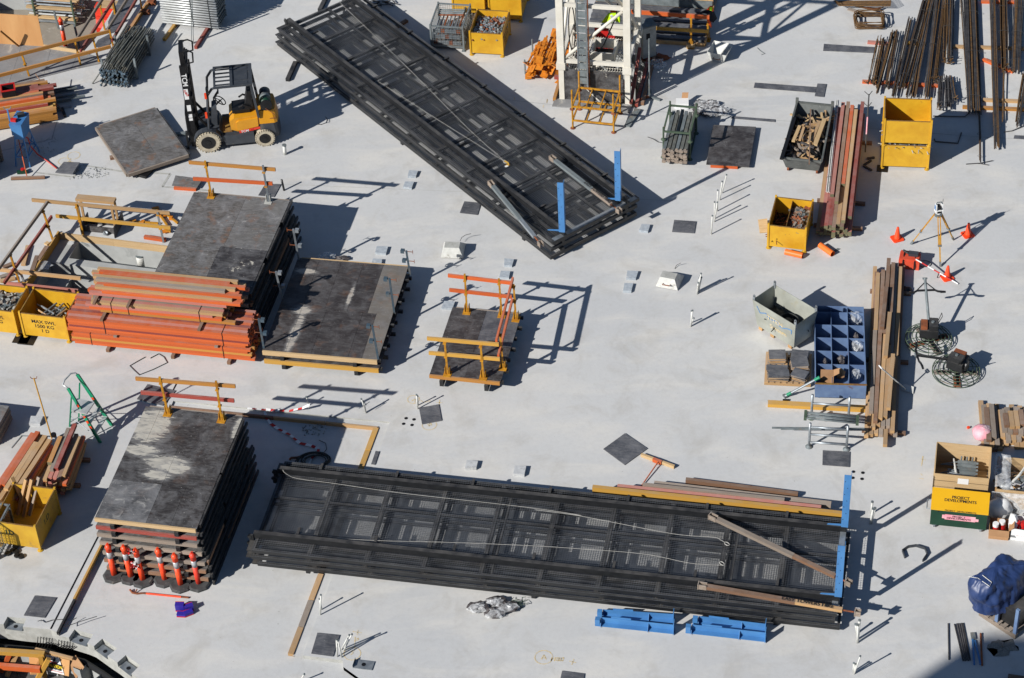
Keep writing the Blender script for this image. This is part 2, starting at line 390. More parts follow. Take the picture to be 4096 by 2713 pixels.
def text(s, size, org, xd, yd, mat, parent, name='lettering', sx=1.0, align='CENTER', lift=.004):
    cu = bpy.data.curves.new('t', 'FONT'); cu.body = s; cu.size = 1; cu.align_x = align; cu.align_y = 'CENTER'; cu.space_line = .85; cu.offset = .018
    t = bpy.data.objects.new('t', cu); COL.objects.link(t)
    me = bpy.data.meshes.new_from_object(t.evaluated_get(bpy.context.evaluated_depsgraph_get()))
    bpy.data.objects.remove(t); xd = Vector(xd).normalized(); yd = Vector(yd).normalized(); n = xd.cross(yd).normalized()
    Mi = WM[parent.name].inverted() if parent else Matrix.Translation(-Vector(org))
    for v in me.vertices: v.co = Mi @ (Vector(org) + xd * v.co.x * size * sx + yd * v.co.y * size + n * lift)
    me.materials.clear(); me.materials.append(MATS[mat]); me.name = name
    o = bpy.data.objects.new(name, me); COL.objects.link(o)
    if parent: o.parent = parent; WM[o.name] = WM[parent.name]
    else: o.location = org
    return o
def lerp(a, b, t): return Vector(a) * (1 - t) + Vector(b) * t
def rj(a): return random.uniform(-a, a)
# ================================================================ the setting: slab, set-down, pits
def fill(outer, holes, z, name, mat):
    bm = bmesh.new()
    def loop(pts):
        vs = [bm.verts.new((p[0], p[1], z)) for p in pts]
        return [bm.edges.new((vs[i], vs[(i + 1) % len(vs)])) for i in range(len(vs))]
    es = loop(outer)
    for h in holes: es += loop(h)
    bmesh.ops.triangle_fill(bm, edges=es, use_beauty=True, use_dissolve=False)
    for f in bm.faces:
        if f.normal.z < 0: f.normal_flip()
    me = bpy.data.meshes.new(name); bm.to_mesh(me); bm.free(); me.materials.append(MATS[mat])
    o = bpy.data.objects.new(name, me); COL.objects.link(o); WM[o.name] = Matrix.Identity(4)
    return o
def walls(pts, z0, z1, name, mat, closed=True, parent=None):
    m = MB(); n = len(pts)
    for i in range(n if closed else n - 1):
        a = pts[i]; b = pts[(i + 1) % n]
        m.quad((a[0], a[1], z0), (b[0], b[1], z0), (b[0], b[1], z1), (a[0], a[1], z1))
    return m.build(name, mat, parent)
def floorpoly(pts, z, name, mat):
    m = MB(); m.poly([(p[0], p[1], z) for p in pts]); return m.build(name, mat)
SD = [at(*p) for p in [(694, 1603), (1559, 1688), (1495, 1872), (1325, 2316), (1211, 2622), (1366, 2641), (1390, 2830), (80, 2830)] ]
# shallow set-down of the slab
sd_out = [at(694, 1603), at(1559, 1688), at(1211, 2622), at(1370, 2641), at(1373, 2668)]
pitV = [(-300, 285), (55, 305), (120, 185), (415, 215), (360, 345), (800, 390), (920, 440), (1075, 465), (1165, 335), (1460, 415), (1365, 555),
        (1470, 600), (1605, 480), (1840, 635), (1685, 755), (1840, 860), (1975, 740), (2200, 900), (2065, 1035), (2250, 1156), (2420, 1330)]
pitP = [q('V', *p) for p in pitV]
# slab outline: the pit at the near left edge and the set-down are bitten out of it
strip_top, strip_bot = at(413, 2176), q('V', 922, 440)
SETD = [sd_out[0], sd_out[1], sd_out[2], sd_out[3], sd_out[4], at(1440, 2716), at(1480, 2800), pitP[-1]] + [pitP[i] for i in range(len(pitP) - 1, 6, -1)] + [strip_bot]
PIT = pitP[:7] + [pitP[i] for i in range(7, len(pitP))] + [at(300, 2900), at(-300, 2900)]
hole_main = [pitP[0]] + pitP[1:6] + [strip_bot] + [at(694, 1603)] + sd_out[1:] + [at(1440, 2716), at(1480, 2800), at(1200, 3000), at(-300, 3000)]
PO = q('P', 775, 562); PR = math.radians(-16.0); pf = Fr(PO, PR)
def inv(fr, p): return fr.M.inverted() @ p
PITW, PITL = 3.25, 3.0
hole_pit = [pf(0, 0), pf(PITW, 0), pf(PITW, -PITL), pf(0, -PITL)]
CF = q('C', 520, 1155); crf = Fr(CF, GR)
hole_crane = [crf(-.18, -.12), crf(2.3, -.12), crf(2.3, 2.55), crf(-.18, 2.55)]
voidE = [(-700, 560), (0, 650), (650, 690), (1230, 775), (1420, 560), (1760, 0), (1960, -330), (-700, -330)]
hole_void = [q('E', *p) for p in voidE]
big = [(-90, -60, 0), (90, -60, 0), (90, 120, 0), (-90, 120, 0)]
struct(fill(big, [hole_main, hole_pit, hole_crane, hole_void], 0, 'slab', 'concrete'))
# set-down floor, its ledge and the faces of the step
sdz = -.11
infill = [strip_bot, at(694, 1603), sd_out[1], sd_out[2], sd_out[3], sd_out[4], at(1440, 2716), at(1480, 2800), at(1200, 3000), at(700, 3000)]
inner_edge = [pitP[-1]] + [pitP[i] for i in range(len(pitP) - 2, 5, -1)]
struct(fill([strip_bot, at(694, 1603), sd_out[1], sd_out[2], sd_out[3], sd_out[4], at(1440, 2716), at(1480, 2800), at(1200, 3000), at(700, 3000)] + [pitP[i] for i in range(len(pitP) - 1, 6, -1)], [], sdz, 'set_down_floor', 'concrete'))
struct(walls([strip_bot, at(694, 1603), sd_out[1], sd_out[2], sd_out[3], sd_out[4]], sdz, 0, 'set_down_edge', 'conc_pale', closed=False))
g1 = Vector((math.cos(GR), math.sin(GR), 0)); g2 = Vector((-math.sin(GR), math.cos(GR), 0))
m = MB()   # raised ledge left along the far and right edges of the set-down
a, b, c = sd_out[0], sd_out[1], sd_out[2]
ld = (c - b).normalized(); la = (b - a).normalized()
inA, inB, inC = a + ld * .2, b + ld * .22 - la * .24, c - la * .24
m.quad(a + Vector((0, 0, -.045)), inA + Vector((0, 0, -.05)), inB + Vector((0, 0, -.05)), b + Vector((0, 0, -.045)))
m.quad(b + Vector((0, 0, -.045)), inB + Vector((0, 0, -.05)), inC + Vector((0, 0, -.05)), c + Vector((0, 0, -.045)))
struct(m.build('set_down_ledge', 'concrete'))
up = Vector((0, 0, 1))
e = thing('edge_board', 'long weathered timber edge board along the far step of the set-down', 'board', inA)
for i in range(4):
    plank('board', lerp(inA, inB, i / 4) - up * .06, lerp(inA, inB, i / 4 + .247) - up * .06, .05, .1, ['wood_brown', 'wood_brown', 'wood_raw', 'wood_raw'][i], e)
e = thing('edge_board', 'dusty yellow timber edge strip running under the lower mesh platform', 'board', inB)
for i in range(9):
    plank('board', lerp(inB, inC, i / 9) - up * .06 - la * .05, lerp(inB, inC, i / 9 + .108) - up * .06 - la * .05, .13, .08, ['wood_yellow', 'wood_yellow', 'wood_ochre', 'wood_grey', 'wood_grey', 'black', 'wood_raw', 'wood_grey', 'wood_raw'][i], e)
e = thing('edge_strip', 'yellow timber strip set in the joint left of the orange bollards', 'board', strip_top)
dd = (strip_bot - strip_top); nn = Vector((dd.y, -dd.x, 0)).normalized()
o0 = -nn * .0
plank('strip', strip_top - dd * .02 - up * .02 + nn * .03, lerp(strip_top, strip_bot, .63) - up * .02 + nn * .03, .05, .09, 'wood_yellow', e)
plank('strip', lerp(strip_top, strip_bot, .632) - up * .03 + nn * .02, strip_bot - up * .03 + nn * .02, .05, .09, 'steel_black', e)
# saw-cut joint beside it
j0, j1 = q(41, 842, 322), q(41, 437, 1112); jd = (j1 - j0).normalized(); jn = Vector((jd.y, -jd.x, 0)) * .02
m = MB(); ext = j0 - jd * 5.5
m.quad(ext - jn + up * .004, ext + jn + up * .004, j1 + jn + up * .004, j1 - jn + up * .004)
struct(m.build('joint_line', 'black'))
# near-left round pit
struct(walls(pitP[:7], -.5, 0, 'pit_edge', 'conc_pale', closed=False)); struct(walls(pitP[6:], -.5, sdz, 'pit_edge', 'conc_pale', closed=False))
struct(walls([p + Vector((-.35, -.35, 0)) for p in pitP], -1.5, -.5, 'pit_wall', 'conc_pit', closed=False))
m = MB()
pts = [p for i, p in enumerate(pitP)]
m.path([Vector((p.x - .12, p.y - .16, -.55)) for i, p in enumerate(pitP) if i in (0, 5, 6, 10, 14, 18, 20)], .07, 8)
o = m.build('seal_hose', 'black'); tag(o, 'black rubber seal hose running round the wall of the near pit', 'hose')
struct(floorpoly([at(-900, 2300), at(900, 2300), at(900, 3300), at(-900, 3300)], -1.5, 'pit_bottom', 'ply_black2'))
for k, (i, lab) in enumerate(((1, 'leftmost of the square anchor plates notched in the near pit rim'), (7, 'second anchor plate from the left notched in the near pit rim'),
                              (11, 'third anchor plate from the left, half in shade in the pit rim'), (15, 'fourth anchor plate, lowest on the curving pit rim'))):
    FL, BL, BR, FR_ = pitP[i:i + 4]
    nz = .17 if i < 6 else .25
    f = MB(); f.poly([p - up * nz for p in (FL, BL, BR, FR_)]); struct(f.build('notch_floor', 'conc_pale'))
    w = MB(); w.quad(FL - up * .5, FR_ - up * .5, FR_ - up * nz, FL - up * nz); struct(w.build('notch_face', 'conc_pale'))
    c_ = (FL + BL + BR + FR_) / 4
    P_ = [c_ + (p - c_) * .8 - (BL - FL) * .1 - up * (nz - .02) for p in (FL, BL, BR, FR_)]
    t = thing('anchor_plate', lab, 'plate', c_ - up * nz, 0, 'anchor plates round the pit')
    mm = MB(); mm.ext([p - up * .012 for p in P_], up * .02); mm.build('plate', 'galv', t)
    cc = sum(P_, Vector()) / 4
    mm = MB(); mm.lathe(cc + up * .001, [(.05, 0), (.05, .012)], 12); mm.build('bolt_hole', 'black', t)
N5 = [q(42, 885, 1450), q(42, 910, 1378), q(42, 1075, 1398), q(42, 1050, 1470)]
t = thing('anchor_plate', 'grey anchor plate with bolt hole at the near edge, right of the black mat', 'plate', N5[0], 0, 'anchor plates round the pit')
mm = MB(); mm.ext([p + up * .004 for p in N5], up * .02); mm.build('plate', 'galv', t)
mm = MB(); mm.quad(N5[0] + up * .004, N5[1] + up * .004, N5[1] + up * .09, N5[0] + up * .1); mm.build('side_plate', 'galv_dull', t)
mm = MB(); mm.lathe(sum(N5, Vector()) / 4 + up * .02, [(.05, 0), (.05, .008)], 12); mm.build('bolt_hole', 'black', t)
# small pit with timber upstand (left)
LZ = -.2
def pl(x, y, z=LZ): return inv(pf, q('P', x, y, z))
up1, up2 = pl(1045, 668), pl(905, 897)
lo1 = pl(612, 945); lo3 = pl(930, 1180, -.6)
up1.y = min(up1.y, -.05); lo1.x = max(lo1.x, .12)
UP = [(up1.x, up1.y), (PITW - .06, up1.y), (PITW - .06, up2.y), (up1.x, up2.y)]
LOW = [(lo1.x, lo1.y), (2.6, lo1.y), (2.6, -PITL + .06), (lo1.x, -PITL + .06)]
UPw = [pf(*p) for p in UP]; LOWw = [pf(*p) for p in LOW]
struct(fill(hole_pit, [UPw, LOWw], LZ, 'pit_ledge', 'conc_pit'))
struct(walls(hole_pit, LZ, 0, 'pit_rim', 'conc_pit')); struct(walls(UPw, -.78, LZ, 'sump_wall', 'conc_pit')); struct(walls(LOWw, -.6, LZ, 'lower_sump_wall', 'conc_pit'))
struct(floorpoly(UPw, -.78, 'sump_floor', 'conc_pit'))
SM = [pf(lo3.x, lo3.y), pf(lo3.x + .75, lo3.y), pf(lo3.x + .75, lo3.y - .6), pf(lo3.x, lo3.y - .6)]
struct(fill(LOWw, [SM], -.6, 'lower_sump_floor', 'conc_pit')); struct(walls(SM, -1.2, -.6, 'drain_well', 'conc_pit')); struct(floorpoly(SM, -1.2, 'drain_well_floor', 'conc_pit'))
e = thing('upstand_board', 'pale pine upstand board along the far side of the sump pit', 'board', pf(0, 0))
plank('board', pf(.03, -.02, -.09), pf(1.6, -.02, -.09), .045, .22, 'wood_pale', e); plank('board', pf(1.603, -.02, -.09), pf(PITW, -.02, -.09), .045, .22, 'wood_pale', e)
e = thing('upstand_board', 'yellowed upstand board along the left side of the sump pit', 'board', pf(0, -1.5))
plank('board', pf(0, 0, -.07), pf(0, -PITL, -.07), .045, .26, 'wood_yellow', e)
t = thing('drain_pipe', 'white capped pipe standing in the sump pit', 'pipe', pf(inv(pf, q('P', 1865, 985, -.78)).x, inv(pf, q('P', 1865, 985, -.78)).y, -.78))
c0 = q('P', 1865, 985, -.78); mm = MB(); mm.tube(c0, c0 + up * .32, .12, 16); mm.build('pipe', 'white_pipe', t, True); mm = MB(); mm.tube(c0 + up * .321, c0 + up * .35, .125, 16); mm.build('cap', 'galv_dull', t)
# crane pit
struct(walls(hole_crane, -1.8, 0, 'crane_pit_wall', 'conc_pit')); struct(floorpoly(hole_crane, -1.8, 'crane_pit_floor', 'dirt_floor'))
# void at the far left with the lower floor
struct(walls(hole_void, -1.2, 0, 'void_edge', 'conc_pit'))
struct(floorpoly([q('E', -1500, 1500, -1.2), q('E', 3200, 1500, -1.2), q('E', 3600, -700, -1.2), q('E', -1500, -700, -1.2)], -1.2, 'lower_floor', 'dirt_floor'))
# unseen tower block added past the near edge to cast the corner shadow
def shade_box(name, lab, tip, h, wx, wy, rz):
    """a block whose top far corner drops its shadow on the ground point tip"""
    L = h / math.tan(SEL); c_ = Vector(tip) - Vector((math.cos(SAZ) * L, math.sin(SAZ) * L, 0))
    fr = Fr(c_, rz); t = thing(name, lab, 'shade caster', c_, rz)
    m = MB(fr); m.box(0, -wy, -3, wx, 0, h); m.build('wall', 'conc_pit', t)
    for fl in range(1, int(h / 3.2)):
        m = MB(fr); m.box(-.05, -wy - .05, fl * 3.2, wx + .05, .05, fl * 3.2 + .25); m.build('tower_band', 'conc_pale', t)
shade_box('shade_tower', 'unseen concrete block added beyond the near edge of the slab to cast shade', q(44, 2030, 1150), 25, 8, 6, math.radians(-6))
# painted marks on the slab
def mark_poly(pts, w=.022, name='paint_mark', z=.004):
    m = MB()
    for a, b in zip(pts[:-1], pts[1:]):
        a = Vector(a); b = Vector(b); n = Vector((b.y - a.y, a.x - b.x, 0)).normalized() * w / 2
        m.quad(a - n + up * z, a + n + up * z, b + n + up * z, b - n + up * z)
    return m
def spray(label, parts, circ=()):
    m = MB(); t = None
    for pts in parts:
        k = mark_poly(pts)
        for f in k.F: m.poly([k.V[i] for i in f])
    for c_, r in circ:
        k = mark_poly([c_ + Vector((math.cos(a) * r, math.sin(a) * r, 0)) for a in [i * math.pi / 8 for i in range(17)]])
        for f in k.F: m.poly([k.V[i] for i in f])
    return tag(m.build('paint_mark', 'mark_yellow'), label, 'marking')
def stroke(k, *pts): return [q(k, *p) for p in pts]
spray('sprayed circled A +1000 and cross near the bottom edge', [stroke(43, (355, 1375), (378, 1335), (398, 1375)), stroke(43, (363, 1362), (392, 1362)),
      stroke(43, (432, 1375), (460, 1368)), stroke(43, (447, 1355), (440, 1390)), stroke(43, (475, 1355), (468, 1390)), stroke(43, (490, 1360), (485, 1385), (500, 1388), (507, 1362), (490, 1360)),
      stroke(43, (512, 1360), (507, 1385), (520, 1388), (527, 1362), (512, 1360)), stroke(43, (532, 1360), (527, 1385), (540, 1388), (550, 1360), (532, 1360)),
      stroke(43, (596, 1390), (655, 1402)), stroke(43, (635, 1372), (618, 1420))], [(q(43, 376, 1356), .2)])
spray('sprayed circled numeral left of the anchor plate at bottom', [stroke(42, (865, 1335), (890, 1318), (872, 1308), (900, 1300)), stroke(42, (905, 1180), (900, 1285)), stroke(42, (930, 1120), (925, 1160)), stroke(42, (885, 1135), (962, 1145)),
      stroke(42, (905, 1215), (935, 1205), (930, 1190), (915, 1200))], [(q(42, 880, 1325), .19)])
spray('sprayed circled 10 beside the square black mat', [stroke(32, (1505, 622), (1535, 625), (1540, 640), (1515, 645), (1505, 630)), stroke(32, (1520, 650), (1522, 615))], [(q(32, 1520, 637), .18)])
spray('sprayed circle and cross by the conduits', [stroke(32, (1370, 435), (1400, 415), (1395, 445)), stroke(32, (1578, 445), (1632, 450)), stroke(32, (1608, 425), (1602, 465)), stroke(32, (1440, 425), (1470, 445)), stroke(32, (1480, 445), (1530, 430))], [(q(32, 1385, 420), .15)])
spray('yellow sprayed cross left of the wooden crate', [stroke(34, (1450, 925), (1495, 935)), stroke(34, (1475, 900), (1462, 985)), stroke(34, (1445, 1090), (1480, 1095)), stroke(34, (1455, 1050), (1470, 1065))])
spray('yellow sprayed ring and cross near the blue stand', [stroke(11, (570, 1370), (640, 1378)), stroke(11, (600, 1345), (595, 1400))], [(q(11, 540, 1368), .16), (q(11, 625, 1320), .18)])
spray('pair of yellow sprayed dashes by the tower crane corner', [stroke(13, (400, 842), (394, 876)), stroke(13, (370, 892), (364, 918)), stroke(13, (402, 842), (398, 876)), stroke(13, (126, 825), (120, 850))])
# long straight chalk line and slab pour joint
m = mark_poly([q(22, 245, 182), q(23, 1290, 305)], .012); o = m.build('chalk_line', 'conc_pale'); tag(o, 'thin snapped chalk line running across the middle of the slab', 'marking')
m = mark_poly([q(13, 40, 845), q(13, 450, 890)], .02); o = m.build('pour_joint', 'conc_pit'); struct(o)
m = mark_poly([q(13, 1180, 935), q(13, 1960, 992), q(14, 350, 1030), q(14, 1150, 1100), q(14, 2000, 1165), q(14, 2331, 1180)], .018); o = m.build('pour_joint', 'conc_pit'); struct(o)
m = mark_poly([q(11, 0, 1283), q(11, 440, 1180), q(11, 490, 1000)], .03); o = m.build('pour_joint', 'conc_pit'); struct(o)
m = mark_poly([q(21, 620, 40), q(21, 900, 85), q(21, 1270, 105), q(21, 1210, 200), q(21, 1560, 230)], .07); o = m.build('pour_joint', 'conc_pale'); struct(o)
m = mark_poly([q(21, 270, 95), q(21, 550, 130), q(21, 600, 40)], .06); o = m.build('pour_joint', 'conc_pale'); struct(o)
# ================================================================ mesh loading platforms
def proj(p):
    v = Vector(p) - cC; w = v.dot(cF)
    return 2048 + FPX * v.dot(cI) / w, 1356.5 + FPX * v.dot(cJ) / w
def rise(P, k, x, y):
    """height above the ground at which the vertical through P meets the sight line of that point"""
    o = REG[k]; py = o[1] + y / o[2]; lo, hi = -2.0, 12.0
    for _ in range(40):
        m_ = (lo + hi) / 2
        if proj((P.x, P.y, m_))[1] > py: lo = m_
        else: hi = m_
    return lo
PLG = 'stacked black mesh loading platforms'
def platform(fr, L, Wd, z0, label, top):
    t = thing('mesh_platform', label, 'platform', fr(0, 0, z0), fr.rz, PLG); h = .1
    for y in (.03, Wd - .03):
        m = MB(fr); m.box(0, y - .03, z0, L, y + .03, z0 + h); m.build('edge_channel', 'steel_black', t)
    for x in (.03, L - .03):
        m = MB(fr); m.box(x - .03, .06, z0, x + .03, Wd - .06, z0 + h - .003); m.build('end_channel', 'steel_black', t)
    n = 10
    for i in range(1, n):
        x = L * i / n
        m = MB(fr); m.box(x - .05, .06, z0 + .01, x + .05, Wd - .06, z0 + h - .015); m.build('cross_member', 'steel_black', t)
        if i % 4 == 0 and top:
            m = MB(fr); m.box(x + .22, .06, z0 + .02, x + .27, Wd - .06, z0 + h - .015); m.build('cross_member', 'steel_black', t)
    for y in (1.78,):
        m = MB(fr); m.box(.06, y - .035, z0 + .03, L - .06, y + .035, z0 + h - .018); m.build('stringer', 'steel_black', t)
    m = MB(fr); w = .0021; zz = z0 + h
    ny = int(Wd / .055); nx = int(L / .055)
    for i in range(ny + 1):
        y = i * Wd / ny; m.box(0, y - w, zz + .001, L, y + w, zz + .0045)
    for i in range(nx + 1):
        x = i * L / nx; m.box(x - w, 0, zz + .0045, x + w, Wd, zz + .008)
    m.build('mesh_panel', 'mesh_black', t)['kind'] = 'stuff'
    bh = .17 if top else .1
    for y in (.42, 2.58):
        m = MB(fr)
        if top:  # open channel standing on the mesh
            m.box(-.05, y - .055, zz + .011, L, y - .035, zz + bh); m.box(-.05, y - .035, zz + bh - .018, L, y + .055, zz + bh - .002); m.box(-.05, y - .035, zz + .012, L, y + .055, zz + .03)
        else: m.box(0, y - .05, zz + .011, L, y + .05, zz + bh)
        m.build('main_beam', 'steel_black', t)
        m = MB(fr); m.box(-.16, y - .08, z0 + .01, -.051, y - .055, zz + bh - .03); m.lathe(fr.M.inverted() @ fr(-.14, y - .07, zz + .06), [(.05, -.02), (.05, .02)], 10, (0, 1, 0)); m.build('end_lug', 'steel_black', t)
        if top:
            for i in range(7):
                m = MB(fr); m.box(.9 + i * 1.85, y + .06, zz + .012, .96 + i * 1.85, y + .4, zz + .05); m.build('cleat', 'steel_black', t)
    for yy in (.0, Wd - .5):
        m = MB(fr); m.box(-.14, yy + .02, z0 + .02, -.002, yy + .48, z0 + .05); m.build('hinge_plate', 'steel_black', t)
    m = MB(fr); m.box(L - .14, 0.061, zz + .0125, L - .004, Wd - .061, zz + .016); m.build('toe_plate', 'galv', t) if top else None
    return t
bO = q(42, 70, 588); BR_ = math.radians(-12.8); fb = Fr(bO, BR_)
aO = q(12, 233, 402); AR_ = math.radians(-54.9); fa = Fr(aO, AR_)
PB = [platform(Fr(fb(dx, dy), BR_), 13.42, 2.96, z, lab, k == 2) for k, (dx, dy, z, lab) in enumerate([
    (0, 0, .08, 'bottom mesh platform of the stack lying along the near edge'), (-.12, .0, .29, 'middle mesh platform of the stack lying along the near edge'),
    (-.08, .0, .50, 'top mesh platform of the near stack, with two white cables on it')])]
PA = [platform(Fr(fa(dx, dy), AR_), 13.42, 2.96, z, lab, k == 2) for k, (dx, dy, z, lab) in enumerate([
    (0, 0, .08, 'bottom mesh platform of the diagonal stack beside the forklift'), (-.05, .06, .29, 'middle mesh platform of the diagonal stack beside the forklift'),
    (-.03, .12, .50, 'top mesh platform of the diagonal stack, with two slack cables on it')])]
for fr, nm, xs in ((fb, 'near', (1.2, 6.5, 12)), (fa, 'diagonal', (1.1, 6.5, 12.2))):
    for i, x in enumerate(xs):
        o = plank('bearer', fr(x, -.0, .042), fr(x, 3.15, .042), .1, .07, 'steel_black'); tag(o, ('first', 'middle', 'last')[i] + ' dark bearer under the %s mesh platform stack' % nm, 'bearer', 'bearers under the platforms')
tag(plank('bearer', q(12, 318, 680, .05), q(12, 385, 530, .05), .12, .1, 'steel_black'), 'dark bearer end poking out beside the diagonal platforms by the forklift', 'bearer')
tag(plank('bearer', q(12, 590, 90, .05), q(12, 665, -60, .05), .12, .1, 'steel_black'), 'dark bearer poking out behind the far end of the diagonal platforms', 'bearer')
tag(plank('bearer', q(12, 1240, 230, .04), q(12, 1330, 175, .04), .12, .08, 'wood_brown'), 'brown timber block beside the far long edge of the diagonal platforms', 'bearer')
# blue posts on the platforms
PZ = .62
def blue_post(k, bx, by, tx, ty, zb, rz, lab):
    b = q(k, bx, by, zb); z = rise(b, k, tx, ty); tp = Vector((b.x, b.y, z)); fr = Fr(b, rz); H = z - zb
    t = thing('steel_post', lab, 'post', b, rz, 'blue posts standing on the platforms')
    m = MB(fr); m.box(-.08, -.005, 0, .08, .005, H); m.box(.07, .005, 0, .08, .15, H); m.build('angle_post', 'blue', t)
    m = MB(fr); m.hexa([(-.4, .03, .0), (-.08, .03, .0), (-.08, .05, .0), (-.4, .05, .0)], [(-.36, .03, .025), (-.08, .03, .05), (-.08, .05, .05), (-.36, .05, .025)]); m.build('foot', 'blue', t)
    for i in range(7):
        m = MB(fr); m.lathe((-.02 + (.03 if i % 2 else -.03), -.006, .25 + i * .2), [(.012, 0), (.012, .002)], 8, (0, -1, 0)); m.build('bolt_hole', 'black', t)
blue_post('R', 172, 572, 212, 113, .77, BR_, 'tall blue post at the far right corner of the near platform')
blue_post('R', 115, 1188, 145, 737, .77, BR_, 'tall blue post at the near right corner of the near platform')
blue_post(23, 880, 305, 878, -65, .77, GR, 'blue post on the far corner of the diagonal platform')
blue_post(23, 462, 540, 445, 170, .77, GR, 'blue post on the near corner of the diagonal platform')
def prop_brace(p, q_, mat, mat2, lab, txt=None):
    t = thing('push_pull_prop', lab, 'prop', p, 0, 'props lying on the platforms'); p = Vector(p); q_ = Vector(q_); d = (q_ - p).normalized(); L = (q_ - p).length
    plank('outer_tube', p + d * .12, p + d * L * .6, .11, .09, mat, t); plank('inner_tube', p + d * L * .6, q_ - d * .35, .1, .08, mat2, t)
    m = MB(); m.tube(q_ - d * .36, q_ - d * .1, .02, 8); m.build('screw', 'rust', t)
    for e, s_ in ((p, 1), (q_, -1)):
        fr = Fr(e, math.atan2(d.y, d.x)); m = MB(fr)
        for y in (-.05, .05): m.box(-.06, y - .012, -.06, .12 if s_ > 0 else .06, y + .012, .07)
        m.box(-.08, -.07, -.07, -.06, .07, .08); m.build('end_bracket', 'wood_grey', t)
    if txt: text(txt, .13, p + d * (L * .68) + up * .05, d, Vector((-d.y, d.x, 0)), 'ink', t)
prop_brace(q(43, 1830, 148, .82), q(44, 862, 715, .80), 'wood_grey', 'wood_brown', 'weathered prop slanting across the right end of the near platform')
prop_brace(q(43, 1735, 740, .82), q(44, 940, 972, .75), 'wood_brown', 'wood_raw', 'weathered prop along the near beam of the near platform', 'EASY TOWERS HIRE')
prop_brace(q(22, 1800, 180, .8), q(23, 305, 630, .75), 'galv_dull', 'galv', 'grey prop slanting across the near end of the diagonal platform')
prop_brace(q(23, 392, -10, .8), q(23, 890, 380, .78), 'galv_dull', 'wood_grey', 'grey prop along the far beam of the diagonal platform', 'EASY TOWERS HIRE')
def cable(pts, lab, mat='cable', r=.006, loop=True):
    t = thing('wire_cable', lab, 'cable', pts[0])
    sm = []
    for i in range(len(pts) - 1):
        p0 = pts[max(i - 1, 0)]; p1 = pts[i]; p2 = pts[i + 1]; p3 = pts[min(i + 2, len(pts) - 1)]
        for s_ in range(6):
            u_ = s_ / 6; sm.append(.5 * ((2 * p1) + (p2 - p0) * u_ + (2 * p0 - 5 * p1 + 4 * p2 - p3) * u_ ** 2 + (3 * p1 - p0 - 3 * p2 + p3) * u_ ** 3))
    sm.append(pts[-1]); m = MB(); m.path(sm, r, 6); m.build('rope', mat, t, True)
    if loop:
        d = (sm[-1] - sm[-3]).normalized(); n_ = Vector((-d.y, d.x, 0))
        m = MB(); m.path([sm[-1] + d * (.07 - .07 * math.cos(a)) + n_ * .04 * math.sin(a) for a in [i * math.pi / 5 for i in range(10)]], .012, 6, True); m.build('eye', mat, t, True)
zc = .635
cable([q(32, 278, 1015, .8), q(32, 300, 1045, .75), q(32, 400, 1090, zc), q(32, 700, 1130, zc), q(32, 1300, 1215, zc), q(32, 2331, 1332, zc), q(33, 700, 1405, zc), q(43, 300, 85, zc), q(43, 700, 140, zc), q(43, 1480, 290, zc), q(43, 1830, 320, zc), q(43, 1900, 345, zc), q(43, 1935, 365, zc)], 'upper white wire cable lying along the near platform')
cable([q(42, 480, 322, zc), q(42, 690, 330, zc), q(42, 1150, 352, zc), q(42, 1700, 365, zc), q(42, 2368, 392, zc), q(43, 600, 415, zc), q(43, 1230, 465, zc), q(43, 1640, 545, zc), q(43, 1900, 562, zc), q(43, 1930, 562, zc)], 'lower white wire cable lying along the near platform')
cable([q(12, 755, 8, .8), q(12, 800, 60, .7), q(12, 1000, 250, zc), q(12, 1380, 618, zc), q(12, 1850, 1090, zc), q(12, 2150, 1360, zc)], 'straighter wire cable on the diagonal platform')
cable([q(12, 690, 430, zc), q(12, 850, 555, zc), q(12, 1100, 700, zc), q(12, 1600, 1020, zc), q(12, 2000, 1270, zc), q(12, 2150, 1365, zc)], 'sagging wire cable on the diagonal platform')
t = thing('lifting_hook', 'small yellow hook and tag where the diagonal platform cables meet', 'hook', q(12, 2180, 1385, zc))
m = MB(); m.path([q(12, 2160, 1365, zc + .01), q(12, 2190, 1385, zc + .01), q(12, 2195, 1400, zc + .01), q(12, 2170, 1400, zc + .01)], .018, 6); m.build('hook', 'yellow', t)
m = MB(); c_ = q(12, 2175, 1412, zc); m.cbox(c_ + up * .01, .09, .07, .008, .5); m.build('tag', 'white', t)
